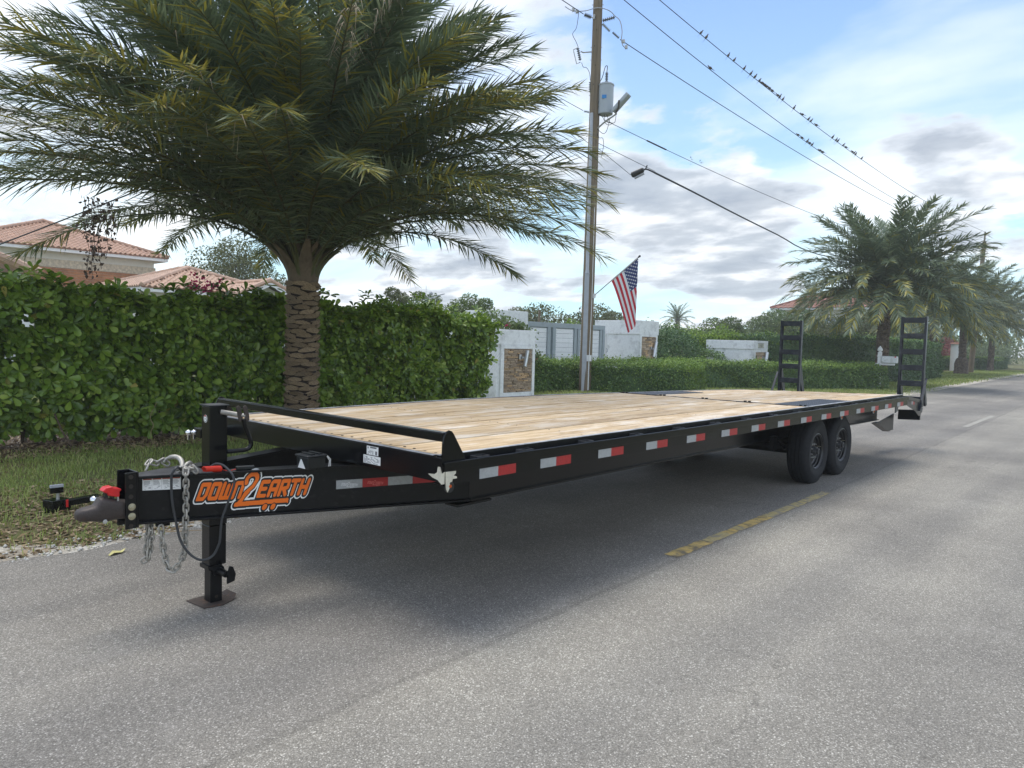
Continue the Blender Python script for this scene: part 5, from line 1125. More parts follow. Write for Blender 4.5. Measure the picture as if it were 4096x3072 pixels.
def cloud_mesh(name, P, Nn, size, m, parent, asp=.5, tilt=.8, droop=0.0):
    V, F = leaf_quads(P, Nn, size, asp, tilt, NR, droop); o = np_obj(name, np_mesh(name, V, F, m if isinstance(m, list) else [m]), parent); o['kind'] = 'stuff'; return o
def poly_hedge(label, pts, width, h, n, size, m, z0=0.0, rough=.05, core=GROUT, group=None, name='clipped_hedge', rounded=.12, asp=.55, top_fuzz=.0, lit_new=.75, endb=0):
    """clipped hedge along a centre line"""
    pts = [Vector((x, y, 0)) for x, y in pts]; c = sum(pts, Vector()) / len(pts); H = thing(name, label, 'hedge', (c.x, c.y, 0), group)
    P = smooth_pts(pts, 6); d = [0]
    for a, q in zip(P[:-1], P[1:]): d.append(d[-1] + (q - a).length)
    Lt = d[-1]; arr = np.array([list(p) for p in P]); dd = np.array(d)
    def at(s): return np.stack([np.interp(s, dd, arr[:, 0]), np.interp(s, dd, arr[:, 1])], -1)
    def frame(s):
        a = at(np.clip(s - .05, 0, Lt)); q = at(np.clip(s + .05, 0, Lt)); t = q - a; t /= np.maximum(np.linalg.norm(t, axis=-1, keepdims=True), 1e-6); return t, np.stack([-t[..., 1], t[..., 0]], -1)
    # perimeter param across: -1 front side .. top .. +1 back side; ends rounded
    s = NR.uniform(-width * .5, Lt + width * .5, n); sc = np.clip(s, 0, Lt); over = s - sc
    face = NR.uniform(size=n); tot = 2 * h + width; q = face * tot
    off = np.where(q < h, -.5 * width, np.where(q < h + width, q - h - .5 * width, .5 * width)); Z = np.where(q < h, q, np.where(q < h + width, h, tot - q))
    k = np.sqrt(np.clip(1 - (over / (.5 * width + 1e-6)) ** 2, 0, 1)); off = off * k; edge_ = np.clip(np.abs(off) / (.5 * width), 0, 1)
    Z = np.where((q >= h) & (q < h + width), h - rounded * edge_ ** 6 * h, Z); Z = Z - rounded * .6 * h * (np.abs(over) / (.5 * width + 1e-6)) ** 2 * (Z > h * .6)
    t, nv = frame(sc); XY = at(sc) + t * over[:, None] + nv * off[:, None]
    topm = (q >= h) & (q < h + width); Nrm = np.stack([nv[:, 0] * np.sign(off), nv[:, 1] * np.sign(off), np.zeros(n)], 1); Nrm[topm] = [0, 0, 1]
    Pp = np.stack([XY[:, 0], XY[:, 1], z0 + Z], 1); lump = rough * (np.sin(Pp[:, 0] * 3.1 + Pp[:, 2] * 4) + np.sin(Pp[:, 1] * 4.3 - Pp[:, 2] * 3 + 1)) ; Pp += Nrm * (lump + NR.normal(0, rough * .8, n) - rough)[:, None]
    if top_fuzz: Pp[topm, 2] += np.abs(NR.normal(0, top_fuzz, topm.sum()))
    cam2 = np.array([CAM.x, CAM.y]); vis = topm | (np.einsum('ij,ij->i', Nrm[:, :2], cam2 - XY) > -.2) | (np.abs(over) > .01); Pp, Nrm, topm = Pp[vis], Nrm[vis], topm[vis]
    V_, F_ = leaf_quads(Pp, Nrm, size, asp, .8, NR); ks_ = s[vis] if endb else None; mi_ = np.where(topm & (NR.uniform(size=len(Pp)) < lit_new), 1, 0); mi_ = np.where((ks_ > Lt * endb) & (NR.uniform(size=len(Pp)) < .8), 1, mi_) if endb else mi_; o = np_obj('foliage', np_mesh('foliage', V_, F_, [m[0], BOXT], mi_), H); o['kind'] = 'stuff'  # lighter tops over darker sides carry painted light as well as new shoots
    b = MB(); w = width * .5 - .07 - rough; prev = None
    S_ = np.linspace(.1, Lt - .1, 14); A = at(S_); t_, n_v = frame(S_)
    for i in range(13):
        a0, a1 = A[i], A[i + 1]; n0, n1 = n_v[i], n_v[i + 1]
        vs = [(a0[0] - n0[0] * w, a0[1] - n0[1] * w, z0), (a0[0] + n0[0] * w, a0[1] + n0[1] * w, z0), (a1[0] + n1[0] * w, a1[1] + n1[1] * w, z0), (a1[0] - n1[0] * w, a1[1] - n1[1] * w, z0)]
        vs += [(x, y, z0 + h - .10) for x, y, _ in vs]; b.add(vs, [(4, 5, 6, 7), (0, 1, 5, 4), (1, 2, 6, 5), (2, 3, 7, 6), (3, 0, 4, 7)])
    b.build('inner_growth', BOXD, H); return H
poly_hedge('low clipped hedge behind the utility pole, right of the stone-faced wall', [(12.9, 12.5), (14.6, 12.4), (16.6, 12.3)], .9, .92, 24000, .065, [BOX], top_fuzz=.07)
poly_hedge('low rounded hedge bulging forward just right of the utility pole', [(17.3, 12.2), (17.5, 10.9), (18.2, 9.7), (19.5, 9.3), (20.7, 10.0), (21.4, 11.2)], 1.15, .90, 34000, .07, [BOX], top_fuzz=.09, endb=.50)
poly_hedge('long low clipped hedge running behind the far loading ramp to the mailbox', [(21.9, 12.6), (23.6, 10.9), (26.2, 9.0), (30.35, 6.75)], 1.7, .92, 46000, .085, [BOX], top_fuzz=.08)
poly_hedge('tall dark clipped hedge behind the round-crowned palm and mailbox', [(31.4, 12.6), (33.8, 9.9), (38, 8.6), (44, 8.6), (50.0, 8.9)], 2.0, 2.2, 46000, .12, [BOXD], rough=.09, top_fuzz=.05, lit_new=.4)
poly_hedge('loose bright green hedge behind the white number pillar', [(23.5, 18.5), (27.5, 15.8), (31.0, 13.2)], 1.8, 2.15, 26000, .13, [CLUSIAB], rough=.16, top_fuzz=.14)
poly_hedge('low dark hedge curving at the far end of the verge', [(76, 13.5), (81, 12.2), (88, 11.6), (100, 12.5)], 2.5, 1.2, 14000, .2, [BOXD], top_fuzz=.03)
# green mound with ivy at the right gate pillar
def bush(label, c, r, n, size, m, name='shrub', cat='shrub', asp=.5, group=None):
    B_ = thing(name, label, cat, (c[0], c[1], 0), group); d = unit(NR.normal(size=(n, 3))); rr_ = NR.uniform(.72, 1.06, n) + .10 * np.sin(d[:, 0] * 7 + d[:, 2] * 5) + .07 * np.sin(d[:, 1] * 9 + 2)
    P = d * rr_[:, None] * np.array(r) + np.array(c); ok = P[:, 2] > .03; o = cloud_mesh('foliage', P[ok], d[ok], size, m, B_, asp)
    b = MB()
    for q in range(5):
        a = q * 1.3; b.tube([(c[0], c[1], 0), (c[0] + math.cos(a) * r[0] * .3, c[1] + math.sin(a) * r[1] * .3, c[2] * .7), (c[0] + math.cos(a) * r[0] * .6, c[1] + math.sin(a) * r[1] * .6, c[2] + r[2] * .4)], [.05, .035, .012], 5)
    b.build('stem', BARK, B_); return B_
bush('rounded dark green shrub overgrowing the right gate pillar', (25.0, 13.6, .9), (2.3, 1.6, 1.55), 22000, .09, BOXD)
bush('spreading green shrub between the gate pillar and the number pillar', (27.3, 13.0, .55), (1.9, 1.4, 1.05), 12000, .09, BOX)
bush('red-leaved shrub behind the low far hedge', (96, 17.5, 1.6), (4.2, 2.0, 2.0), 6000, .28, REDLEAF)
# trees
def tree(label, x, y, h, r, n, size, m, trunk_h=None, rz=None, group=None, name='broadleaf_tree', clumps=14, sparse=0.0):
    T_ = thing(name, label, 'tree', (x, y, 0), group); th = trunk_h or h * .35; rz = rz or (h - th) * .55; cz = h - rz
    b = MB(); b.tube([(x, y, 0), (x + .1, y, th), (x, y + .1, cz)], [.18 * h / 8, .13 * h / 8, .06], 8)
    cl = []
    for k in range(clumps):
        a = k * 2.39996; u = (k + .5) / clumps; zz = -1 + 2 * u; q = math.sqrt(max(0, 1 - zz * zz)) * rnd.uniform(.45, .85)
        c = Vector((x + math.cos(a) * q * r, y + math.sin(a) * q * r, cz + zz * rz * .78)); cl.append((c, rnd.uniform(.32, .5) * r))
        b.tube([(x, y, th * rnd.uniform(.8, 1.1)), (x + math.cos(a) * q * r * .5, y + math.sin(a) * q * r * .5, (th + c.z) / 2 + .2), tuple(c)], [.07 * h / 8, .045 * h / 8, .015], 5)
    b.build('trunk', BARK, T_)
    n = int(n * 1.8); per = n // clumps; P = []; Nn = []
    for c, cr in cl:
        d = unit(NR.normal(size=(per, 3))); rr_ = NR.uniform(.35, 1.0, per) ** .5 * cr; P.append(np.array(c) + d * rr_[:, None] * np.array([1, 1, .75])); Nn.append(d)
    o = cloud_mesh('crown', np.concatenate(P), np.concatenate(Nn), size, m, T_, .55); return T_
tree('airy light green tree rising behind the low tiled roof', 19.9, 41.5, 7.6, 3.2, 9000, .16, TREEO, rz=3.2, clumps=22)
tree('slim tree above the hedge left of the lamp post', 23.7, 30.0, 4.6, 1.1, 3000, .12, TREEO, rz=1.5, clumps=10)
tree('upright bamboo-like tree behind the small grey lamp post', 24.9, 29.2, 4.5, 1.25, 3200, .12, TREEG, rz=1.6, clumps=12)
tree('low tree with wispy top above the white wall', 18.6, 18.6, 3.45, 1.0, 3600, .09, TREEG, rz=.9, clumps=12)
tree('small dark tree just left of the white wall', 17.6, 20.2, 2.9, .9, 2200, .09, BOXD, rz=.8, clumps=8)
tree('broad olive tree on the skyline directly behind the flag', 45.8, 31.5, 4.3, 3.2, 7000, .2, TREEO, rz=2.0, clumps=18)
tree('broad bushy tree on the skyline above the grey gate', 41.5, 35.0, 4.3, 3.4, 6000, .2, TREEO, rz=2.0, clumps=16)
tree('bushy tree on the skyline left of the utility pole top of gate', 38.5, 40.5, 4.2, 3.4, 5500, .2, TREEG, rz=1.9, clumps=14)
tree('bamboo clump on the skyline between gate pillar and number pillar', 52.5, 24.0, 4.0, 2.3, 6000, .2, TREEG, rz=2.2, clumps=16)
tree('grey-green feathery tree left of the distant red-roofed house', 58.5, 22.5, 4.6, 3.4, 9000, .2, TREEG, rz=2.6, clumps=22)
tree('dark tree in front of the distant red-roofed house', 62, 22.0, 4.7, 3.4, 7000, .22, BOXD, rz=2.2, clumps=16)
tree('flowering tree behind the clipped hedge beneath the palms', 60.5, 17.0, 4.4, 3.6, 6000, .22, TREEO, rz=2.1, clumps=16)
tree('dark tree filling the gap behind the row of palms', 74, 17, 5.5, 4.5, 7000, .26, BOXD, rz=2.7, clumps=16)
# far tree line
TL = []
for (x0_, y0_, x1_, y1_, hh) in ((30, 62, 48, 44, 3.0), (48, 44, 62, 33, 3.4), (62, 33, 84, 22, 3.6), (84, 22, 150, 17, 5.5), (20, 66, 30, 62, 2.8)):
    n = 9000; t = NR.uniform(size=n); X = x0_ + (x1_ - x0_) * t; Y = y0_ + (y1_ - y0_) * t; hl = hh * (.72 + .18 * np.sin(t * 23) + .12 * np.sin(t * 61 + 1)); Z = hl * NR.uniform(0, 1, n) ** .6; Y = Y + NR.uniform(-2, 2, n)
    TL.append(np.stack([X, Y, Z], 1))
P = np.concatenate(TL); V, F = leaf_quads(P, np.tile([-.5, -.5, .7], (len(P), 1)), .42, .6, .8)
tag(np_obj('distant_treeline', np_mesh('distant_treeline', V, F, [TREEG])), 'continuous line of distant green trees along the horizon', 'tree line', kind='stuff')
b = MB()
for (x0_, y0_, x1_, y1_, hh) in ((30, 63, 48, 45, 1.9), (48, 45, 62, 34, 2.1), (62, 34, 84, 23, 2.2), (84, 23, 150, 18, 3.5), (20, 67, 30, 63, 1.7)): b.bar((x0_, y0_, hh / 2), (x1_, y1_, hh / 2), .6, hh)
b.build('dark_undergrowth', BOXD); tag(bpy.data.objects['dark_undergrowth'], 'dark growth beneath the distant tree line', 'undergrowth', kind='stuff')
# bougainvillea trails
def bougain(label, paths, n_leaf, n_fl, size=.06):
    T_ = thing('bougainvillea', label, 'plant', tuple(paths[0][0])); b = MB(); P = []; Fp = []
    for p in paths:
        q = smooth_pts(p, 5); b.tube(q, .008, 5)
        for _ in range(n_leaf): c = q[rnd.randrange(len(q))]; P.append((c.x + rnd.gauss(0, .10), c.y + rnd.gauss(0, .10), c.z + rnd.gauss(0, .10)))
        for _ in range(n_fl // 8):
            c = q[rnd.randrange(len(q))]; c = c + Vector((rnd.gauss(0, .08), rnd.gauss(-.05, .08), rnd.gauss(.02, .08)))
            for _ in range(8): Fp.append((c.x + rnd.gauss(0, .035), c.y + rnd.gauss(0, .035), c.z + rnd.gauss(0, .03)))
    b.build('stem', TWIG, T_); P = np.array(P); cloud_mesh('foliage', P, np.tile([-.3, -.7, .5], (len(P), 1)), size, TREEG, T_, .7)
    Fp = np.array(Fp); cloud_mesh('blossoms', Fp, np.tile([-.3, -.7, .5], (len(Fp), 1)), size * .8, PINK, T_, .8); return T_
bougain('pink bougainvillea trailing between the stone-faced wall and the gate', [[(12.6, 12.6, 0), (12.7, 12.2, 1.2), (12.9, 11.8, 2.1), (13.6, 11.6, 2.0), (14.0, 11.5, 1.7)], [(12.9, 11.8, 2.1), (14.3, 12.0, 1.8), (14.7, 12.0, 1.2), (15.1, 12.1, 1.0)], [(12.6, 12.3, 2.3), (13.5, 12.6, 2.35), (14.6, 12.6, 2.0), (15.2, 12.5, 1.7)], [(13.6, 11.6, 2.0), (14.0, 11.8, 1.4), (14.1, 11.8, .9)]], 520, 16, .095)
bougain('magenta bougainvillea poking above the tall hedge left of the palm', [[(2.4, 8.9, 1.6), (2.55, 8.75, 2.2), (2.68, 8.6, 2.38)], [(2.55, 8.8, 2.1), (2.85, 8.6, 2.28), (3.0, 8.5, 2.22)], [(2.4, 8.7, 1.9), (2.45, 8.55, 2.0)]], 60, 110, .06)
# dead vine hanging from the palm
DV = thing('dead_vine', 'dark withered vine hanging from the left palm fronds before the roof', 'vine', (.4, 6.3, 3.0)); b = MB(); P = []
for q in range(9):
    x = .27 + .035 * q + rnd.uniform(-.02, .02); y = 6.28 + rnd.uniform(-.1, .1); L_ = rnd.uniform(.35, .55) if q in (0, 7, 8) else rnd.uniform(.6, .9); z = 3.05
    pts = [(x + .02 * math.sin(k * 1.7 + q), y, z - L_ * k / 6) for k in range(7)]; b.tube(pts, .003, 4)
    for _ in range(int(46 * L_)): k = rnd.random(); P.append((x + rnd.gauss(0, .035), y + rnd.gauss(0, .03), z - L_ * k))
b.build('stem', TWIG, DV); P = np.array(P); cloud_mesh('dead_leaves', P, np.tile([-.6, -.8, .1], (len(P), 1)), .05, DEADL, DV, .6, 1.0, .8)
HAZE = 0.0011
CAB5 = [(19.62, 10.84, 7.56), (23.82, 11.55, 7.66), (29.99, 12.64, 7.80), (37.19, 13.66, 7.87), (46.44, 14.66, 7.83), (60, 13.2, 8.0)]
SPL_A, SPL_B = Vector((19.18, 11.52, 7.48)), Vector((19.41, 11.16, 7.68))
# ================================================================ WALLS, PILLARS, GATE
def stone_mesh(seed):
    r = random.Random(seed); V = []
    for (x, s) in ((0, 1), (0.55, 1), (1, .86)):   # depth steps, front face inset
        for yy in (-.5, .5):
            for zz in (-.5, .5): V.append((x, yy * s + r.uniform(-.04, .04), zz * s + r.uniform(-.06, .06)))
    F = []
    for k in (0, 4): F += [(k, k + 1, k + 5, k + 4), (k + 3, k + 2, k + 6, k + 7), (k + 2, k, k + 4, k + 6), (k + 1, k + 3, k + 7, k + 5)]
    F.append((8, 9, 11, 10)); me = bpy.data.meshes.new('stone'); me.from_pydata(V, [], F); return me
SM = [stone_mesh(i) for i in range(4)]; SMO = []
for m in SM: m.materials.append(STONE)
for m in SM[:3]: c = m.copy(); c.materials[0] = STONEO; SMO.append(c)
def stone_panel(parent, x0, x1, y, z0, z1, rowh=(.026, .052), w=(.07, .30), ochre=.12):
    z = z0
    while z < z1 - .01:
        h = min(rnd.uniform(*rowh), z1 - z); x = x0
        if z1 - z - h < .015: h = z1 - z
        while x < x1 - .01:
            ww = min(rnd.uniform(*w), x1 - x)
            if x1 - x - ww < .05: ww = x1 - x
            ochre_mid = math.exp(-((x - (x0 + x1) / 2) / .28) ** 2) * math.exp(-((z - (z0 + .38)) / .22) ** 2)  # ochre stones are likelier around the lower middle of the panel
            m = rnd.choice(SMO) if rnd.random() < ochre + .6 * ochre_mid else rnd.choice(SM)
            place('stone', m, parent, (x + ww / 2, y, z + h / 2), (0, 0, -math.pi / 2), (rnd.uniform(.02, .055), ww - .006, h - .005)); x += ww
        z += h
def wall_light(loc, tilt, label, r=.055, L=.40):
    x, y, z = loc; T_ = thing('wall_light', label, 'wall light', loc, 'steel cylinder lights on the stone panels')
    d = Vector((math.sin(tilt), 0, math.cos(tilt))); c = Vector((x, y - .13, z))
    b = MB(); b.lathe([(r, -L / 2), (r, L / 2), (r * .85, L / 2), (r * .85, L / 2 - .03)], c, d, 20); b.build('tube', STEELB, T_, smooth=True)
    b = MB(); b.box((x - .14, y - .035, z + .04), (.11, .05, .13)); b.box((x - .07, y - .09, z + .02), (.10, .03, .05)); b.build('bracket', STEELB, T_, bevel=.004)
S1 = thing('stone_faced_wall', 'white wall end faced with brown ledge stone beside the tall hedge', 'wall', (11.9, 10.2, 0))
b = MB(); b.mm((11.17, 10.2, 0), (12.66, 12.6, 1.50)); b.build('wall_body', STUCCO, S1)
b = MB(); b.mm((11.15, 10.17, 1.485), (12.68, 12.62, 1.885)); b.build('cap_block', STUCCO, S1, bevel=.01)
b = MB(); b.mm((11.29, 10.15, .11), (11.41, 10.198, 1.48)); b.mm((12.55, 10.15, .11), (12.66, 10.198, 1.48)); b.mm((11.41, 10.152, .11), (12.55, 10.198, .22)); b.mm((11.41, 10.152, 1.385), (12.55, 10.198, 1.48)); b.build('panel_frame', STUCCO, S1, bevel=.006)
b = MB(); b.mm((11.41, 10.192, .22), (12.55, 10.199, 1.385)); b.build('mortar_bed', GROUT, S1)
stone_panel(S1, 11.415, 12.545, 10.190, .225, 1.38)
wall_light((12.16, 10.17, 1.13), .22, 'brushed steel cylinder light on the stone-faced wall beside the tall hedge', .056, .44)
b = MB(); b.mm((10.2, 10.9, 0), (11.165, 11.2, .62)); tag(b.build('retaining_wall', STUCCOB), 'stained low wall stub at the end of the tall hedge', 'wall')
GL = thing('gate_pillar', 'tall plain white pillar left of the grey gate, behind the stone-faced wall', 'pillar', (15.6, 13.7, 0))
b = MB(); b.mm((15.0, 13.66, 0), (16.30, 15.3, 2.07)); b.build('pillar_shaft', STUCCO, GL); b = MB(); b.mm((14.97, 13.63, 2.07), (16.33, 15.33, 2.61)); b.build('cap_block', STUCCO, GL, bevel=.01)
GR = thing('gate_pillar', 'tall white pillar with narrow stone panel right of the grey gate', 'pillar', (22.4, 12.9, 0))
b = MB(); b.mm((21.80, 12.62, 0), (23.2, 14.7, 1.99)); b.build('pillar_shaft', STUCCO, GR); b = MB(); b.mm((21.77, 12.59, 1.99), (23.23, 14.73, 2.54)); b.build('cap_block', STUCCO, GR, bevel=.01)
b = MB(); b.mm((21.84, 12.57, .3), (21.94, 12.617, 1.985)); b.mm((21.94, 12.572, 1.91), (23.1, 12.617, 1.985)); b.mm((23.0, 12.57, .3), (23.1, 12.617, 1.91)); b.build('panel_frame', STUCCO, GR)
b = MB(); b.mm((21.94, 12.608, .3), (23.0, 12.619, 1.91)); b.build('mortar_bed', GROUT, GR)
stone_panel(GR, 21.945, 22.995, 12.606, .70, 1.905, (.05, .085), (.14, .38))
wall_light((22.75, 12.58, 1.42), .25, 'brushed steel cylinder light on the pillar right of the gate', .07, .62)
NP_ = thing('number_pillar', 'low white wall with cream house number plate behind the long hedge', 'wall', (28.8, 11, 0))
b = MB(); b.mm((28.20, 10.78, 0), (29.66, 13.0, 1.52)); b.build('wall_body', STUCCO, NP_); b = MB(); b.mm((28.17, 10.75, 1.52), (29.69, 13.03, 1.905)); b.build('cap_block', STUCCO, NP_, bevel=.01)
b = MB(); b.mm((28.24, 10.735, .5), (28.36, 10.777, 1.515)); b.mm((29.50, 10.735, .5), (29.62, 10.777, 1.515)); b.mm((28.36, 10.737, 1.40), (29.50, 10.777, 1.515)); b.build('panel_frame', STUCCO, NP_)
b = MB(); b.mm((28.36, 10.768, .5), (29.50, 10.779, 1.40)); b.build('mortar_bed', GROUT, NP_)
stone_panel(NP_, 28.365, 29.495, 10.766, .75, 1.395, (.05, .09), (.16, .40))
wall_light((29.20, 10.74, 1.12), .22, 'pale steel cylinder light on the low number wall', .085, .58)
b = MB(); b.mm((28.60, 10.735, 1.605), (29.19, 10.749, 1.785)); pl = b.build('number_plate', mat('cream_number_tile', (0.62, 0.60, 0.48), rough=.5), NP_)
b = MB(); b.mm((28.58, 10.730, 1.785), (29.21, 10.749, 1.80)); b.mm((28.58, 10.730, 1.59), (29.21, 10.749, 1.605)); b.build('plate_frame', INK, pl)
def text(s, loc, rot, size, m, parent, name='number', depth=.003, font=None, align='CENTER'):
    c = bpy.data.curves.new(name, 'FONT'); c.body = s; c.size = size; c.extrude = depth; c.align_x = align; c.align_y = 'CENTER'; c.materials.append(m)
    o = bpy.data.objects.new(name, c); COL.objects.link(o); o.parent = parent; o.location = Vector(loc) - world_org(parent); o.rotation_euler = rot; ORG[o.name] = Vector(loc); return o
text('11651', (28.895, 10.733, 1.695), (math.pi / 2, 0, 0), .185, INK, pl)
# sliding gate of white boards in grey frames
GT = thing('driveway_gate', 'grey framed driveway gate with white horizontal boards', 'gate', (18.7, 13.75, 0))
b = MB(); b.mm((16.33, 13.70, 2.12), (21.05, 13.82, 2.29)); b.mm((16.33, 13.70, .05), (21.05, 13.82, .2)); b.build('gate_frame', GATEG, GT, bevel=.005)
for a, c in ((16.34, 16.50), (17.50, 17.66), (17.80, 17.96), (19.07, 19.22), (19.28, 19.42), (20.72, 20.84), (20.89, 21.04)):
    b = MB(); b.mm((a, 13.69, .2), (c, 13.81, 2.12)); b.build('gate_post', GATEG, GT, bevel=.005)
b = MB(); b.mm((16.5, 13.775, .2), (20.8, 13.79, 2.12)); b.build('gate_backing', GATEG, GT)
for a, c in ((16.52, 17.48), (17.98, 19.05), (19.44, 20.70)):
    for k in range(11):
        z = .22 + k * .1705
        b = MB(); b.mm((a, 13.735, z), (c, 13.772, z + .162)); o = b.build('board', GATEW, GT, bevel=.006)
        b = MB()
        for x in (a + .05, c - .05): b.lathe([(.012, 0), (.010, .006)], (x, 13.735, z + .08), (0, -1, 0), 8)
        b.build('bolt', CONDUIT, o)
b = MB(); b.mm((21.2, 13.72, .1), (21.26, 13.78, 2.02)); b.mm((21.06, 13.73, 1.95), (21.26, 13.77, 2.0)); b.mm((21.06, 13.73, .8), (21.26, 13.77, .86)); b.build('latch_post', FASC, GT)
b = MB(); b.tube([(21.1, 13.66, 1.4), (21.1, 13.60, 1.38), (21.1, 13.60, 1.28), (21.1, 13.66, 1.26)], .018, 6); b.build('gate_handle', CONDUIT, GT)
# wood post beyond gate
b = MB(); b.tube([(27.9, 22.9, 0), (27.95, 22.9, 3.35)], [.085, .065], 8); tag(b.build('wooden_post', POLEW), 'short bare wooden post rising behind the grey gate', 'post')
# far white wall between palm trunks + yellow-white pillar
b = MB(); b.mm((60.5, 11.5, 0), (61.0, 15, 1.9)); b.mm((60.4, 11.4, 1.9), (61.1, 15.1, 2.0)); b.mm((60.5, 10.6, 0), (60.9, 11.5, 1.55)); tag(b.build('white_gatepost_wall', FASC), 'bright white wall partly hidden by the swollen palm trunk', 'wall')
W2 = thing('white_pillar', 'white round-topped pillar with brown cap right of the swollen palm trunk', 'pillar', (74.5, 11.6, 0)); b = MB(); b.cyl((74.5, 11.6, 0), (74.5, 11.6, 2.45), .62, .62, 18); b.build('pillar_shaft', FASC, W2); b = MB(); b.cyl((74.5, 11.6, 2.45), (74.5, 11.6, 2.6), .74, .6, 18); b.build('cap', TILER, W2); b = MB(); b.box((73.9, 11.2, 1.7), (.1, .25, .7)); b.build('niche', GROUT, W2)
# mailbox
MX = thing('mailbox', 'white mailbox on a white post with pointed finial above the long hedge', 'mailbox', (31.1, 6.42, 0)); mx, my = 31.1, 6.42
b = MB(); b.mm((mx - .07, my - .07, 0), (mx + .07, my + .07, 1.50)); b.build('post', FASC, MX, bevel=.01)
b = MB(); b.lathe([(.095, 1.50), (.095, 1.53), (.06, 1.55), (.055, 1.58), (.10, 1.61), (.11, 1.66), (.08, 1.72), (.03, 1.79), (.0, 1.82)], (mx, my, 0), n=14); b.mm((mx - .09, my - .09, 1.36), (mx + .09, my + .09, 1.40)); b.build('finial', FASC, MX, smooth=True)
b = MB(); b.mm((mx - .06, my - .60, 1.0), (mx + .06, my + .16, 1.08)); b.build('arm', FASC, MX, bevel=.005)
poly = [(-.12, 0), (.12, 0), (.12, .17)] + [(.12 * math.cos(a), .17 + .12 * math.sin(a)) for a in [math.pi * k / 10 for k in range(1, 10)]] + [(-.12, .17)]
b = MB(); b.prism(poly, (mx, my - .70, 1.10), (1, 0, 0), (0, 0, 1), (0, .60, 0)); bx = b.build('box', mat('aged_white_metal', (0.70, 0.72, 0.72), rough=.35, var=.08, dirt=(0.42, 0.43, 0.40), dirt_scale=6), MX, bevel=.008)
b = MB(); b.box((mx - .125, my - .64, 1.36), (.012, .05, .05)); b.build('flag_hinge', REDP, bx)

# ================================================================ UTILITY POLE
PX, PY = 16.86, 11.5
tow = Vector((CAM.x - PX, CAM.y - PY, 0)).normalized(); rt = Vector((tow.y, -tow.x, 0)) * -1      # rt: to the picture's right
rt = rt if (rt.dot(r0) > 0) else -rt
def PP(r, z, f=0.0): v = Vector((PX, PY, z)) + rt * r + tow * f; return v
def zr(p): return p
UP = thing('utility_pole', 'tall weathered wooden utility pole with grey transformer and conduit', 'utility pole', (PX, PY, 0))
b = MB(); b.tube([(PX - .02, PY, 0), (PX, PY, 4), (PX + .01, PY, 9), (PX, PY, 14.4)], [.205, .19, .165, .14], 20); b.build('pole_shaft', POLEW, UP, smooth=True)
b = MB(); b.mm((-.075, -.04, 0), (.075, .05, 3.9)); 
for i, v in enumerate(b.v): q = PP(-.06 + v[0], v[2], .165 + v[1]); b.v[i] = tuple(q)
b.build('wide_conduit', CONDUIT, UP, bevel=.01)
b = MB(); b.tube([PP(-.055, 3.85, .18), PP(-.055, 4.0, .17), PP(-.07, 5.5, .16), PP(-.08, 9.0, .13)], [.075, .058, .056, .055], 12); b.build('conduit', CONDUIT, UP, smooth=True)
b = MB(); b.tube([PP(.09, .05, .19), PP(.09, 1.0, .185)], .022, 10); b.box(PP(.09, 1.10, .20), (.12, .12, .2)); b.tube([PP(.10, 1.2, .18), PP(.12, 3.0, .15), PP(.11, 6.0, .14)], .012, 6); b.build('ground_conduit', FASC, UP)
# transformer
tz = 8.95; tc_ = PP(.36, 0, .05)
b = MB(); b.lathe([(.18, tz), (.235, tz + .03), (.24, tz + .10), (.24, tz + .92), (.255, tz + .925), (.255, tz + .96), (.20, tz + 1.0), (0, tz + 1.02)], (tc_.x, tc_.y, 0), n=28); TF = b.build('transformer', TRANSF, UP, smooth=True)
b = MB(); q = PP(.30, tz + .52, .285); b.box(q, (.14, .02, .11), Matrix.Rotation(math.atan2(rt.y, rt.x), 3, 'Z')); b.build('blue_label', mat('blue_label', (0.02, 0.22, 0.55), rough=.4), TF)
def insulator(p, d, L, r, n, m, parent, name='insulator'):
    p, d = Vector(p), Vector(d).normalized(); pr_ = [(r * .35, 0)]
    for k in range(n): h = L * (k + .15) / n; g = L / n; pr_ += [(r * .4, h), (r, h + g * .25), (r * .9, h + g * .4), (r * .4, h + g * .55)]
    pr_.append((r * .3, L)); b = MB(); b.lathe(pr_, p, d, 12); return b.build(name, m, parent, smooth=True)
insulator(PP(.36, tz + 1.0, .05), (0, 0, 1), .36, .055, 7, PORC, TF)
b = MB(); b.tube(smooth_pts([PP(.36, tz + 1.36, .05), PP(.37, tz + 1.55, .05), PP(.30, tz + 1.52, .05), PP(.22, tz + 1.2, .05), PP(.10, tz + 1.0, .0)]), .012, 6); b.build('lead_wire', WIRE, TF)
b = MB(); b.bar(PP(.10, tz + .75, 0), PP(.30, tz + .75, 0), .05, .06); b.bar(PP(.10, tz + .25, 0), PP(.30, tz + .25, 0), .05, .06); b.build('mounting_bracket', GALV, TF)
# floodlight fixture
b = MB(); b.tube(smooth_pts([PP(.12, 8.52, .1), PP(.35, 8.70, .2), PP(.62, 8.86, .3), PP(.72, 8.92, .33)]), .028, 8); AR = b.build('light_arm', GALV, UP, smooth=True)
b = MB(); b.bar(PP(.60, 8.98, .3), PP(1.07, 9.47, .5), .26, .13, (0, 0, 1)); FX = b.build('flood_light', TRANSF, UP, bevel=.03)
b = MB(); b.bar(PP(.76, 9.26, .55), PP(.76, 9.05, .52), .05, .05); b.bar(PP(.76, 9.05, .52), PP(.68, 8.92, .4), .035, .035); b.build('light_yoke', RUSTB, UP)
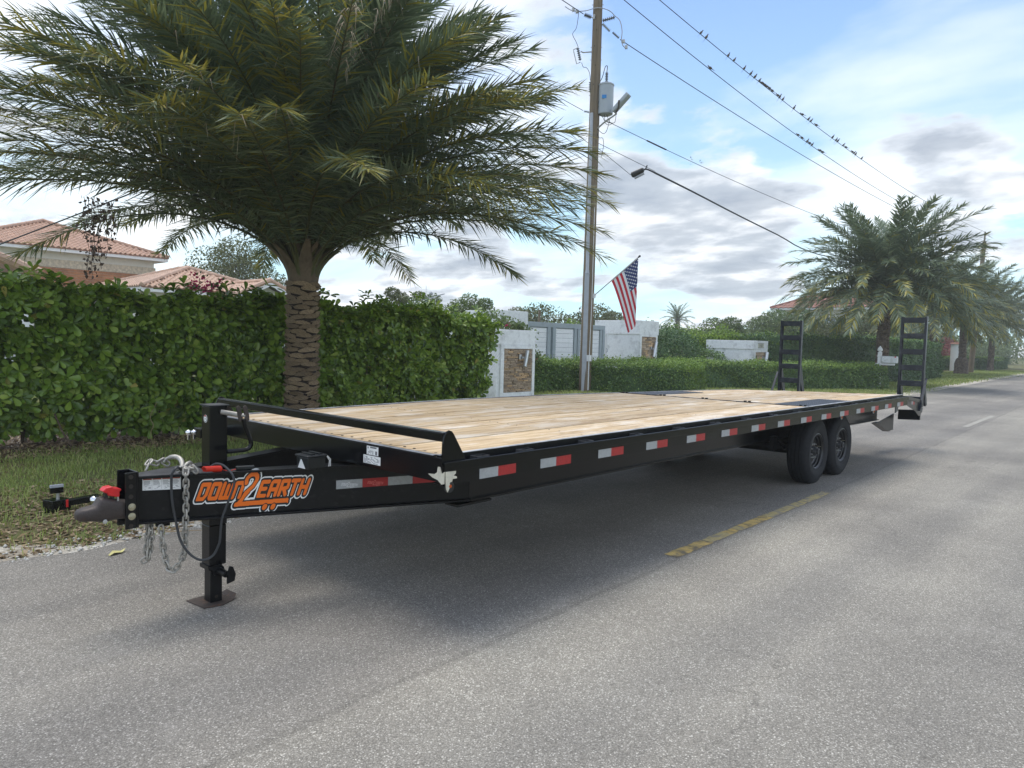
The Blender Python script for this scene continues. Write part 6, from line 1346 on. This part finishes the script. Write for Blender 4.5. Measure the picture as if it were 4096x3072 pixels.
# cut-out switch on the left
b = MB(); b.tube([PP(-.13, 10.98), PP(-.42, 10.96), PP(-.50, 11.0)], .022, 8); b.build('crossarm_bracket', GALV, UP)
CO = insulator(PP(-.60, 11.10), tuple(PP(-.50, 10.68) - PP(-.60, 11.10)), .40, .055, 6, PORC, UP, 'cutout_switch')
b = MB(); b.tube([PP(-.60, 11.12), PP(-.74, 11.05), PP(-.72, 10.98)], .016, 6); b.tube([PP(-.73, 11.0), PP(-.62, 10.60), PP(-.50, 10.66)], .016, 6); b.build('fuse_tube', GALV, CO)
b = MB(); b.tube(smooth_pts([PP(-.46, 10.64), PP(-.40, 10.50), PP(-.30, 10.48), PP(-.20, 10.32), PP(-.16, 10.07)]), .009, 5); b.tube(smooth_pts([PP(-.58, 11.12), PP(-.66, 11.3), PP(-.78, 11.55), PP(-.66, 11.75), PP(-.60, 12.25)]), .009, 5); b.build('jumper_wire', WIRE, UP)
insulator(PP(-.155, 9.70), (0, 0, 1), .34, .055, 6, PORC, UP, 'surge_arrester')
b = MB(); b.tube([PP(-.155, 9.7), PP(-.12, 9.58), PP(-.06, 9.52)], .012, 6); b.tube(smooth_pts([PP(-.155, 10.04), PP(-.11, 10.06), PP(-.07, 10.15)]), .008, 5); b.build('arrester_lead', WIRE, UP)
# neutral dead-end left
insulator(PP(-.33, 9.10), tuple(PP(-.14, 9.06) - PP(-.33, 9.10)), .17, .045, 4, PORCL, UP, 'spool_insulator')
# top left and right dead ends
insulator(PP(-.42, 12.15), tuple(PP(-.20, 12.06) - PP(-.42, 12.15)), .24, .075, 7, PORC, UP, 'strain_insulator')
b = MB(); b.bar(PP(-.20, 12.07), PP(-.10, 12.02), .03, .03); b.box(PP(-.10, 12.02, .14), (.05, .05, .14)); b.build('eye_bolt', GALV, UP)
insulator(PP(.17, 11.95), tuple(PP(.58, 12.06) - PP(.17, 11.95)), .40, .072, 6, PORC, UP, 'post_insulator')
insulator(PP(.17, 11.83, .05), tuple(PP(.43, 11.58, .05) - PP(.17, 11.83, .05)), .34, .05, 8, PORCL, UP, 'strain_insulator')
insulator(PP(.50, 11.56, .05), tuple(PP(.74, 11.35, .05) - PP(.50, 11.56, .05)), .28, .045, 7, PORC, UP, 'strain_insulator')
b = MB(); b.tube(smooth_pts([PP(-1.05, 12.42), PP(-.80, 12.28), PP(-.4, 12.27), PP(.0, 12.27, .2), (PP(.36, 12.2, .15)), PP(.56, 12.07, .05), PP(.72, 11.92, .05), PP(.80, 11.6, .05), PP(.79, 11.3, .05), PP(.86, 11.12, .05), PP(.98, 11.05, .05)]), .015, 6); b.build('jumper_cable', CONDUIT, UP, smooth=True)
for (r_, z_) in ((-.78, 12.30), (-.66, 12.24), (.86, 11.28), (.95, 11.10)):
    b = MB(); b.box(PP(r_, z_, .04), (.07, .07, .10)); b.tube([PP(r_ - .03, z_, .04), PP(r_ - .03, z_ - .09, .04)], .008, 5); b.tube([PP(r_ + .03, z_, .04), PP(r_ + .03, z_ - .09, .04)], .008, 5); b.build('clamp', GALV, UP)
b = MB()
for (pts) in ([(.0, 9.02), (.15, 9.4), (.26, 9.46), (.44, 9.2), (.52, 8.95)], [(.02, 8.98), (.22, 9.35), (.40, 9.36), (.52, 9.2)], [(.10, 8.98), (.25, 8.9), (.35, 8.75), (.55, 8.68)], [(.33, 8.95), (.36, 8.7), (.48, 8.62), (.60, 8.68)], [(.40, 8.95), (.50, 8.72), (.66, 8.70), (.70, 8.92)], [(.12, 8.5), (.30, 8.35), (.42, 8.45), (.50, 8.8)], [(.10, 8.4), (.18, 8.22), (.30, 8.2), (.33, 7.95), (.27, 7.6)]):
    b.tube(smooth_pts([PP(r_, z_, .12) for r_, z_ in pts]), .009, 5)
b.build('service_leads', WIRE, UP)
b = MB()
for z_ in (10.72, 11.12, 12.45, 13.1, 7.9, 9.6):
    b.cyl(PP(-.19, z_), PP(.19, z_), .012, n=6)
b.build('through_bolts', GALV, UP)
b = MB()
for k, z_ in enumerate((9.9, 10.5, 11.1, 11.6, 12.0, 12.6, 12.9)): b.lathe([(.016, 0), (.015, .004)], PP(-.06 + .05 * (k % 2), z_, .158), tow, 8)
b.build('bolt_holes', GROUT, UP)
# second pole far down the road
U2 = thing('utility_pole', 'distant wooden utility pole standing among the far palms', 'utility pole', (68.46, 9.1, 0)); b = MB(); b.tube([(67.6, 9.35, 0), (68.46, 9.1, 10.9)], [.22, .15], 12); b.build('pole_shaft', POLEW, U2, smooth=True)
b = MB(); b.tube([(68.46, 9.1, 10.6), (68.47, 9.09, 11.7)], .06, 8); b.bar((68.4, 9.1, 10.45), (68.8, 8.2, 10.35), .10, .12); b.bar((68.4, 9.1, 9.0), (68.8, 8.3, 8.9), .10, .12); b.build('crossarm', POLEW, U2)
# wires
def wire_pts(p, q, sag, n=40): p, q = Vector(p), Vector(q); return [p.lerp(q, i / n) - Vector((0, 0, sag * 4 * (i / n) * (1 - i / n))) for i in range(n + 1)]
def wire(label, p, q, sag, r, m=WIRE, n=40, extra=None):
    W = wire_pts(p, q, sag, n); b = MB(); b.tube(W, r, 6); tag(b.build('power_line', m, smooth=True), label, 'power line'); return W
E2 = (68.46, 9.12, 11.70)
L1 = wire('topmost power line, carrying most of the perched doves', PP(.05, 14.15), E2, .95, .014)
L2 = wire('second power line from the top, with a smaller group of doves', PP(.2, 13.10), (68.6, 8.75, 11.05), 1.3, .014)
L3 = wire('third power line, bare, leaving the pole at the long insulators', PP(.75, 11.33, .05), (68.7, 8.6, 10.25), .7, .014)
L4 = wire('thin neutral line leaving the pole below the transformer', PP(.34, 8.80, .05), (66.0, 9.6, 9.3), .8, .011)
for (a, c) in ((.02, .035),): 
    p, q = L4[2], L4[3]; b = MB(); b.tube([p, q], .026, 8); tag(b.build('splice_sleeve', WIRE), 'dark sleeve on the thin neutral line near the pole', 'cable sleeve')
CBL = [Vector(v) for v in CAB5]; b = MB(); b.tube(smooth_pts(CBL), .034, 8); tag(b.build('aerial_cable', WIRE, smooth=True), 'thick black aerial cable sloping from the splice case to the palms', 'cable')
b = MB(); b.tube([PP(.12, 8.1), CBL[0] + Vector((0, 0, .05))], .009, 5); b.tube([PP(.12, 7.95), SPL_A], .009, 5); tag(b.build('support_strand', WIRE), 'thin steel strands from the pole holding the black splice case', 'strand')
SC = thing('splice_case', 'black cylindrical splice case hanging at the start of the thick cable', 'splice case', tuple(SPL_A)); d_ = (SPL_B - SPL_A)
b = MB(); b.tube([SPL_A, SPL_A + d_ * .06, SPL_A + d_ * .12, SPL_A + d_ * .9, SPL_B], [.06, .10, .105, .095, .05], 14); b.build('case_body', VINYLK, SC, smooth=True)
b = MB(); b.tube([SPL_A + d_ * .12 + Vector((.04, -.05, -.13)), SPL_B - d_ * .12 + Vector((.04, -.05, -.12))], .035, 8); b.build('side_tube', CONDUIT, SC, smooth=True)
b = MB(); b.tube(smooth_pts([SPL_B, SPL_B + Vector((.08, -.1, .0)), CBL[0]]), .028, 8); b.bar(SPL_B + Vector((.03, -.04, -.0)), SPL_B + Vector((.06, -.09, .14)), .05, .04); b.build('cable_tail', VINYLK, SC)
wire('thick spans of wire passing off the top of the photo left of the pole', PP(-.45, 12.17), PP(-14.0, 17.5, 9.0), .1, .014)
wire('thin wire running left from the pole through the palm fronds', PP(-.36, 9.12), PP(-9.0, 11.6, 9.5), .2, .010)
wire('black service wire crossing the tiled roof at the left edge', (0.87, 18.56, 2.83), (5.3, 10.4, 5.67), .03, .016)
# doves
def bird_mesh(pose):
    b = MB(); lean = .9 if pose == 0 else .45
    ax = Vector((math.cos(lean), 0, math.sin(lean)))
    pts = [Vector((0, 0, .055)) + ax * t for t in (-.075, -.055, -.02, .02, .055, .078)]; rs_ = [.008, .026, .043, .042, .026, .014]
    b.tube(pts, rs_, 10)
    h = pts[-1] + Vector((.012, 0, .028)); b.tube([pts[-2], pts[-1] + Vector((0, 0, .008)), h], [.026, .017, .014], 8); b.sphere(h, .0205, 6); b.tube([h + Vector((.015, 0, -.002)), h + Vector((.038, 0, -.006))], [.005, .001], 5)
    t0 = pts[0]; t1 = t0 - ax * (.15 if pose == 0 else .11); 
    b.add([t0 + Vector((0, .014, .006)), t0 + Vector((0, -.014, .006)), t1 + Vector((0, -.010, 0)), t1 + Vector((0, .010, 0)), t0 - Vector((0, -.012, .008)), t0 - Vector((0, .012, .008))], [(0, 1, 2, 3), (4, 3, 2, 5), (0, 3, 4), (1, 5, 2)])
    for s in (-1, 1): b.tube([Vector((.0, s * .012, .03)), Vector((.002, s * .012, .0))], .004, 4)
    me = bpy.data.meshes.new('dove'); me.from_pydata([tuple(v) for v in b.v], [], b.f); me.materials.append(BIRD); me.polygons.foreach_set('use_smooth', [True] * len(me.polygons)); return me
BM = [bird_mesh(0), bird_mesh(1)]
def project_u(v):
    d = Vector(v) - CAM; dep = d.dot(fw); return 2048 + 2898.2 * d.dot(cr_) / dep
def on_wire(W, u):
    for a, c in zip(W[:-1], W[1:]):
        ua, uc = project_u(a), project_u(c)
        if (ua - u) * (uc - u) <= 0 and abs(ua - uc) > 1e-6: return a.lerp(c, (u - ua) / (uc - ua))
ORD = ['first', 'second', 'third', 'fourth', 'fifth', 'sixth', 'seventh', 'eighth', 'ninth', 'tenth', 'eleventh', 'twelfth', 'thirteenth', 'fourteenth', 'fifteenth', 'sixteenth', 'seventeenth', 'eighteenth', 'nineteenth', 'twentieth', 'twenty-first', 'twenty-second', 'twenty-third', 'twenty-fourth', 'twenty-fifth', 'twenty-sixth', 'twenty-seventh', 'twenty-eighth', 'twenty-ninth', 'thirtieth']
z1u = lambda x: 2600 + x * .6763
T1 = [(300, 0), (333, 0), (463, 0), (497, 0), (557, 0), (596, 0), (620, 0), (646, 0), (664, 1), (678, 1), (690, 1), (706, 1), (722, 1), (756, 1), (768, 0), (786, 0), (852, 0), (902, 1), (937, 0), (951, 0), (984, 1), (1080, 0), (1101, 0), (1110, 0), (1143, 0), (1160, 1), (1197, 1), (1207, 0), (1217, 0), (1252, 0)]
T2 = [(356, 1), (876, 1), (900, 1), (930, 0), (944, 1), (958, 0), (1005, 1), (1020, 1)]
def dove(W, u, pose, label):
    p = on_wire(W, z1u(u)); o = bpy.data.objects.new('dove', BM[pose]); COL.objects.link(o); o.location = p + Vector((0, 0, .012)); s = rnd.uniform(.98, 1.14)
    o.scale = (s, s, s); a = math.atan2(rt.y, rt.x) + (0 if pose == 0 else math.pi) + rnd.uniform(-.4, .4); o.rotation_euler = (rnd.uniform(-.08, .08), rnd.uniform(-.12, .12), a); tag(o, label, 'bird', 'doves perched on the power lines')
for i, (u, ps) in enumerate(T1): dove(L1, u, ps, '%s dove down the topmost power line, counted from the pole side' % ORD[i])
dove(L2, T2[0][0], 1, 'lone dove high on the second power line')
for i, (u, ps) in enumerate(T2[1:]): dove(L2, u, ps, '%s dove of the lower cluster on the second power line' % ORD[i])
dove(L4, 1020, 0, 'single small dove on the thin neutral line near the palm crown')
fb = MB(); fb.tube([(-.13, 0, 0), (0, 0, 0), (.12, 0, .01)], [.01, .04, .015], 6); fb.add([(0.05, 0, .02), (-.05, 0, .02), (-.06, .32, .12), (.02, .30, .12)], [(0, 1, 2, 3)]); fb.add([(0.05, 0, .02), (-.05, 0, .02), (-.06, -.32, .10), (.02, -.30, .10)], [(0, 3, 2, 1)])
fme = bpy.data.meshes.new('flying_bird'); fme.from_pydata([tuple(v) for v in fb.v], [], fb.f); fme.materials.append(BIRD)
for (du, dv) in ((0, 0), (6, 8), (0, 26), (36, 12), (40, 19), (44, 20)):
    o = bpy.data.objects.new('flying_bird', fme); COL.objects.link(o); o.location = Vector((122.0, 66.0, 37.0)) + Vector((r0.x, r0.y, 0)) * du * .048 * 1 + Vector((0, 0, -dv * .048)); o.rotation_euler = (0, 0, rnd.uniform(0, 3)); o.scale = (1.2,) * 3
    tag(o, 'tiny distant bird in the small flock flying above the palm crown', 'bird', 'small flock flying above the palm')

# ================================================================ FLAG
FL = thing('american_flag', 'American flag hanging from an angled staff on the utility pole', 'flag', tuple(PP(.2, 3.16)))
S0, S1_ = PP(.20, 3.16, .12), PP(1.60, 4.42, .35)
b = MB(); b.tube([S0, S1_], .016, 8); b.build('flagstaff', GALV, FL, smooth=True)
b = MB(); b.tube([S1_ - (S1_ - S0).normalized() * .07, S1_], [.02, .035], 8); b.sphere(S1_, .038, 6); b.build('finial', VINYLK, FL); b = MB(); b.box(PP(.19, 3.14, .10), (.07, .07, .14)); b.build('bracket', FASC, FL)
ds = (S1_ - S0); Ha, Hb = S0 + ds * .375, S0 + ds * .955; NU, NV = 52, 60
rt2 = Vector((ds.x, ds.y, 0)).normalized(); bk = Vector((-rt2.y, rt2.x, 0))
bk = bk if bk.dot(tow) < 0 else -bk; HB_ = (Hb - Ha).dot(rt2)
fv = []; 
def fpos(a, v, off=0.0):
    base = Ha.lerp(Hb, a); x = (base - Ha).dot(rt2); drift = .60 * (v ** .85) * (1 - .25 * a); xx = x + drift; xmax = HB_ + .02 - .01 * v; over = xx - xmax; dep = .025 * math.sin(a * 16 + v * 3) * v
    if over > 0: k = over; xx = xmax - abs(math.sin(min(k * 5.2, 3.0))) * .11; dep += .05 + k * .55
    z = base.z - v * (1.66 + .12 * a) * (.93 if over > 0 else 1.0) - .02 * v; z = z if over <= 0 else z + .12 * v * over
    return Ha + rt2 * (xx) + bk * (dep + off) + Vector((0, 0, z - Ha.z)) 
for j in range(NV + 1):
    for i in range(NU + 1): fv.append(fpos(i / NU, j / NV))
b = MB(); ff = []; mi = []
for j in range(NV):
    for i in range(NU):
        a = (i + .5) / NU; v = (j + .5) / NV; st = int(a * 13); red = st % 2 == 0; can = a > 6 / 13 and v < .40
        ff.append((j * (NU + 1) + i, j * (NU + 1) + i + 1, (j + 1) * (NU + 1) + i + 1, (j + 1) * (NU + 1) + i)); mi.append(2 if can else (0 if red else 1))
b.v = [tuple(x) for x in fv]; b.f = ff; b.mi = mi; b.mats = [FRED, FWHITE, FBLUE]; CL = b.build('cloth', None, FL, smooth=True)
b = MB(); b.tube([Ha, Hb], .022, 8); b.build('sleeve', mat('canvas_sleeve', (0.5, 0.5, 0.48), rough=.8), FL)
b = MB()
for r in range(9):
    for c in range(6 if r % 2 == 0 else 5):
        a = 6 / 13 + (7 / 13) * (r + .5 + .0) / 9.0; v = .40 * ((c + .5 if r % 2 == 0 else c + 1.0)) / 6.0
        P0 = fpos(a, v); eu = (fpos(min(a + .01, 1), v) - P0); ev = (fpos(a, v + .01) - P0); eu.normalize(); ev.normalize(); nn = eu.cross(ev).normalized(); e2 = nn.cross(eu)
        for sg in (1, -1):
            vs = []
            for k in range(10): t = math.pi / 2 + k * math.pi / 5; R_ = .034 if k % 2 == 0 else .0135; vs.append(P0 + nn * .003 * sg + (eu * math.cos(t) + e2 * math.sin(t)) * R_)
            b.add(vs, [tuple(range(10))])
b.build('stars', FWHITE, CL)

# ================================================================ HOUSES
def tile_mesh():
    V = []; n = 8
    for x in (0, 1):
        for i in range(n + 1):
            t = i / n; z = .5 * math.sin(t * 2 * math.pi) + (.0 if x == 0 else .28); V.append((x, t, z))
    for i in range(n + 1): t = i / n; V.append((1, t, .5 * math.sin(t * 2 * math.pi) - .35))
    F = [(i, i + 1, n + 2 + i, n + 1 + i) for i in range(n)] + [(n + 1 + i, n + 2 + i, 2 * n + 3 + i, 2 * n + 2 + i) for i in range(n)]
    me = bpy.data.meshes.new('tile'); me.from_pydata(V, [], F); return me
TM = tile_mesh(); TM.materials.append(TILE); TM2 = TM.copy(); TM2.materials[0] = TILEL; TM3 = TM.copy(); TM3.materials[0] = TILER
def roof_face(parent, O, E, Upv, inside, tw=.26, tl=.36, me=TM, budget=0):
    """lay tiles: O eave origin, E unit along eave, Upv unit up the slope, inside(e,u)->bool"""
    O, E, Upv = Vector(O), Vector(E).normalized(), Vector(Upv).normalized(); Nn = E.cross(Upv); Nn = Nn if Nn.z > 0 else -Nn
    D = -Upv; R = Matrix((D, E, Nn)).transposed(); eul = R.to_euler(); L = []
    for r in range(60):
        for c in range(-5, 120):
            e, u = c * tw, r * tl
            if inside(e + tw / 2, u + tl * .5): L.append((e, u))
    n_obj = 0; MV = []; MF = []; base = [v.co.copy() for v in me.vertices]; polys = [tuple(p.vertices) for p in me.polygons]
    for (e, u) in L:
        p = O + E * e + Upv * (u + tl) + Nn * .02
        if n_obj < budget: place('tile', me, parent, p, eul, (tl * 1.08, tw, .085)); n_obj += 1
        else:
            o = len(MV); MV += [tuple(p + D * (v.x * tl * 1.08) + E * (v.y * tw) + Nn * (v.z * .085)) for v in base]; MF += [tuple(i + o for i in q) for q in polys]
    if MV:
        b = MB(); b.v = MV; b.f = MF; b.mi = [0] * len(MF); b.build('tiles', me.materials[0], parent)['kind'] = 'stuff'
def ridge_caps(parent, p, q, m, r=.12, step=.38):
    p, q = Vector(p), Vector(q); n = max(1, int((q - p).length / step)); b = MB()
    for i in range(n): a, c = p.lerp(q, i / n), p.lerp(q, (i + 1.12) / n); b.tube([a, c], [r * .86, r], 8)
    b.build('ridge_tiles', m, parent)['kind'] = 'stuff'
def hip_roof(parent, x0, x1, y0, y1, ze, k, me, m, faces=('front', 'left', 'right'), tw=.26, tl=.36, budget=300):
    w, d = x1 - x0, y1 - y0; h = min(w, d) / 2; zt = ze + k * h; cosk = 1 / math.sqrt(1 + k * k); SL = h / cosk
    if w >= d: ra, rb = (x0 + h, y0 + h), (x1 - h, y0 + h)
    else: ra, rb = (x0 + h, y0 + h), (x0 + h, y1 - h)
    b = MB(); b.add([(x0, y0, ze), (x1, y0, ze), (x1, y1, ze), (x0, y1, ze), (ra[0], ra[1], zt), (rb[0], rb[1], zt)], [(0, 1, 5, 4), (1, 2, 5), (2, 3, 4, 5), (3, 0, 4)] if w >= d else [(0, 1, 4), (1, 2, 5, 4), (2, 3, 5), (3, 0, 4, 5)])
    b.build('roof_deck', m, parent)
    def ins(Lw):
        return lambda e, u: 0 <= e <= Lw and u * cosk <= h and u * cosk <= e + .05 and u * cosk <= Lw - e + .05
    if 'front' in faces: roof_face(parent, (x0, y0, ze), (1, 0, 0), (0, cosk, k * cosk), ins(w), tw, tl, me, budget)
    if 'left' in faces: roof_face(parent, (x0, y1, ze), (0, -1, 0), (cosk, 0, k * cosk), ins(d), tw, tl, me, 0)
    if 'right' in faces: roof_face(parent, (x1, y0, ze), (0, 1, 0), (-cosk, 0, k * cosk), ins(d), tw, tl, me, 0)
    for p, q in (((x0, y0, ze), (ra[0], ra[1], zt)), ((x1, y0, ze), ((rb if w >= d else ra)[0], (rb if w >= d else ra)[1], zt)), ((ra[0], ra[1], zt), (rb[0], rb[1], zt)), ((x0, y1, ze), ((ra if w >= d else rb)[0], (ra if w >= d else rb)[1], zt)), ((x1, y1, ze), (rb[0], rb[1], zt))):
        if (Vector(p) - Vector(q)).length > .4: ridge_caps(parent, (p[0], p[1], p[2] + .05), (q[0], q[1], q[2] + .06), m)
    b = MB(); b.mm((x0 + .03, y0 + .03, ze - .24), (x1 - .03, y0 + .08, ze - .02)); b.mm((x1 - .08, y0 + .08, ze - .24), (x1 - .03, y1 - .03, ze - .02)); b.mm((x0 + .03, y0 + .08, ze - .24), (x0 + .08, y1 - .03, ze - .02)); b.build('fascia', FASC, parent)
    b = MB(); b.mm((x0 + .08, y0 + .08, ze - .23), (x1 - .08, y1 - .03, ze - .21)); b.build('soffit', FASC, parent)
    b = MB(); b.mm((x0, y0 - .01, ze - .07), (x1, y0 + .03, ze)); b.build('drip_edge', TILER, parent)
HA = thing('house', 'two-storey house with terracotta roof and wood-clad upper wall at the left', 'house', (11, 46, 0))
hip_roof(HA, 5.65, 15.95, 41.85, 52.1, 6.0, .37, TM, TILE)
b = MB(); b.mm((6.2, 42.5, 0), (15.35, 51.5, 5.78)); b.build('wall', CREAM, HA)
b = MB(); b.mm((6.15, 42.44, 4.95), (15.42, 42.498, 5.38)); b.mm((15.05, 42.44, 2.0), (15.42, 42.498, 4.949)); b.build('stone_band', mat('pale_split_stone', (0.55, 0.47, 0.36), rough=.9, var=.35, scale=7, bump=.8, bscale=12), HA)
for k in range(17):
    z = 4.94 - .145 * (k + 1); b = MB(); b.mm((6.2, 42.43, z), (15.04, 42.475, z + .132)); b.build('cladding_board', WOODP, HA)
HB2 = thing('house', 'single-storey house wing with hipped tiled roof behind the hedge', 'house', (14, 34.5, 0))
hip_roof(HB2, 10.35, 17.6, 31.2, 39.5, 3.62, .34, TM2, TILEL, budget=180)
b = MB(); b.mm((10.9, 31.8, 0), (17.1, 39, 3.4)); b.build('wall', CREAM, HB2)
# small eave piece between
b = MB(); b.mm((15.35, 42.7, 4.9), (16.2, 44.5, 5.0)); b.mm((15.36, 42.72, 5.0), (16.25, 44.5, 5.12)); tag(b.build('side_eave', TILE), 'small tiled side eave under the main roof corner', 'eave')
HC = thing('house', 'white gabled garage wing with tiled roof nearest the palm trunk', 'house', (16, 33, 0))
gx0, gx1, gy, gy2, ze, zt_ = 13.6, 17.75, 29.6, 36.5, 3.22, 4.16; gm = (gx0 + gx1) / 2
kk = (zt_ - ze) / (gm - gx0); ck = 1 / math.sqrt(1 + kk * kk); SLn = (gm - gx0) / ck
b = MB(); b.add([(gx0, gy, ze), (gm, gy, zt_), (gm, gy2, zt_), (gx0, gy2, ze), (gx1, gy, ze), (gx1, gy2, ze)], [(0, 1, 2, 3), (1, 4, 5, 2)]); b.build('roof_deck', TILEL, HC)
roof_face(HC, (gx0, gy2, ze), (0, -1, 0), (ck, 0, kk * ck), lambda e, u: 0 <= e <= gy2 - gy and 0 <= u <= SLn, .26, .36, TM2, 120)
roof_face(HC, (gx1, gy, ze), (0, 1, 0), (-ck, 0, kk * ck), lambda e, u: 0 <= e <= gy2 - gy and 0 <= u <= SLn, .26, .36, TM2, 0)
ridge_caps(HC, (gm, gy, zt_ + .05), (gm, gy2, zt_ + .05), TILEL); ridge_caps(HC, (gx0, gy + .05, ze + .05), (gm, gy + .05, zt_ + .05), TILEL, .14); ridge_caps(HC, (gx1, gy + .05, ze + .05), (gm, gy + .05, zt_ + .05), TILEL, .14)
b = MB(); b.bar((gx0, gy - .02, ze - .12), (gm, gy - .02, zt_ - .12), .05, .2); b.bar((gx1, gy - .02, ze - .12), (gm, gy - .02, zt_ - .12), .05, .2); b.build('fascia', FASC, HC)
b = MB(); b.prism([(gx0 + .3, 0), (gx1 - .3, 0), (gx1 - .3, ze - .05), (gm, zt_ - .2), (gx0 + .3, ze - .05)], (0, gy + .5, 0), (1, 0, 0), (0, 0, 1), (0, 5.5, 0)); b.build('wall', mat('pale_green_white_wall', (0.70, 0.74, 0.70), rough=.8), HC)
# tiled lean-to seen at the far left edge
LT = thing('garden_wall_roof', 'light tiled sloping roof edge poking above the hedge at the far left', 'roof', (3.2, 22, 0))
b = MB(); b.prism([(0, 0), (1.5, -.58), (1.5, -.68), (0, -.1)], (2.3, 21.5, 3.72), (1, 0, 0), (0, 0, 1), (0, 3, 0)); b.build('roof_deck', TILEL, LT)
ridge_caps(LT, (2.3, 21.5, 3.78), (3.8, 21.45, 3.2), TILEL, .15, .42)
b = MB(); b.mm((2.2, 21.6, 0), (3.7, 24, 3.0)); b.build('wall', FASC, LT)
HD = thing('house', 'distant white house with red-brown tiled roof behind the palms', 'house', (84, 25, 0))
hip_roof(HD, 76.6, 92, 19.5, 30.4, 6.1, .42, TM3, TILER, ('front', 'left'), .55, .7, 0)
b = MB(); b.mm((77.4, 20.2, 0), (91, 29.6, 5.87)); b.build('wall', CREAM, HD)
b = MB(); b.mm((77.2, 29.1, 0), (77.42, 29.62, 5.85)); b.build('downspout_column', FASC, HD)
for y in (27.0, 23.5):
    b = MB(); b.mm((77.36, y, 3.1), (77.39, y + 1.5, 5.2)); w_ = b.build('window', FASC, HD)
    for q in (0, 1): b = MB(); b.mm((77.335, y + .08 + q * .71, 3.2), (77.358, y + .71 + q * .71, 5.1)); b.build('pane', WINM, w_)
# small grey lamp post beyond the hedge
LP_ = thing('street_lamp', 'small grey street lamp with slanted arm beyond the hedge', 'street lamp', (23.7, 27.4, 0))
b = MB(); b.tube([(23.7, 27.43, 0), (23.7, 27.43, 3.75)], [.09, .07], 10); b.build('post', CONDUIT, LP_, smooth=True)
b = MB(); b.tube([(23.72, 27.4, 3.72), (24.37, 26.83, 4.06)], [.03, .025], 6); b.bar((24.15, 27.02, 3.97), (24.45, 26.77, 4.08), .09, .05); b.build('lamp_arm', CONDUIT, LP_)
b = MB(); b.tube([(23.7, 27.43, 3.75), (23.69, 27.43, 4.5)], .010, 5); b.box((23.9, 27.25, 4.08), (.16, .12, .10), Matrix.Rotation(.5, 3, 'Y')); b.tube([(23.75, 27.4, 3.7), (23.88, 27.27, 4.05)], .012, 5); b.build('sensor_head', CONDUIT, LP_)
# haze volume added over the scene, standing in for lens glare
hz_b = MB(); hz_b.mm((-30, -30, -1.0), (160, 75, 15.8)); hm = bpy.data.materials.new('haze'); hm.use_nodes = True; hn = hm.node_tree.nodes; hn.remove(hn['Principled BSDF'])
pv = hn.new('ShaderNodeVolumePrincipled'); pv.inputs['Density'].default_value = HAZE; pv.inputs['Color'].default_value = (.96, .98, 1, 1); hm.node_tree.links.new(pv.outputs[0], hn['Material Output'].inputs['Volume'])
if HAZE > 0:
    o = hz_b.build('haze', hm); tag(o, 'faint added haze standing in for lens glare along the road', 'haze', kind='stuff')
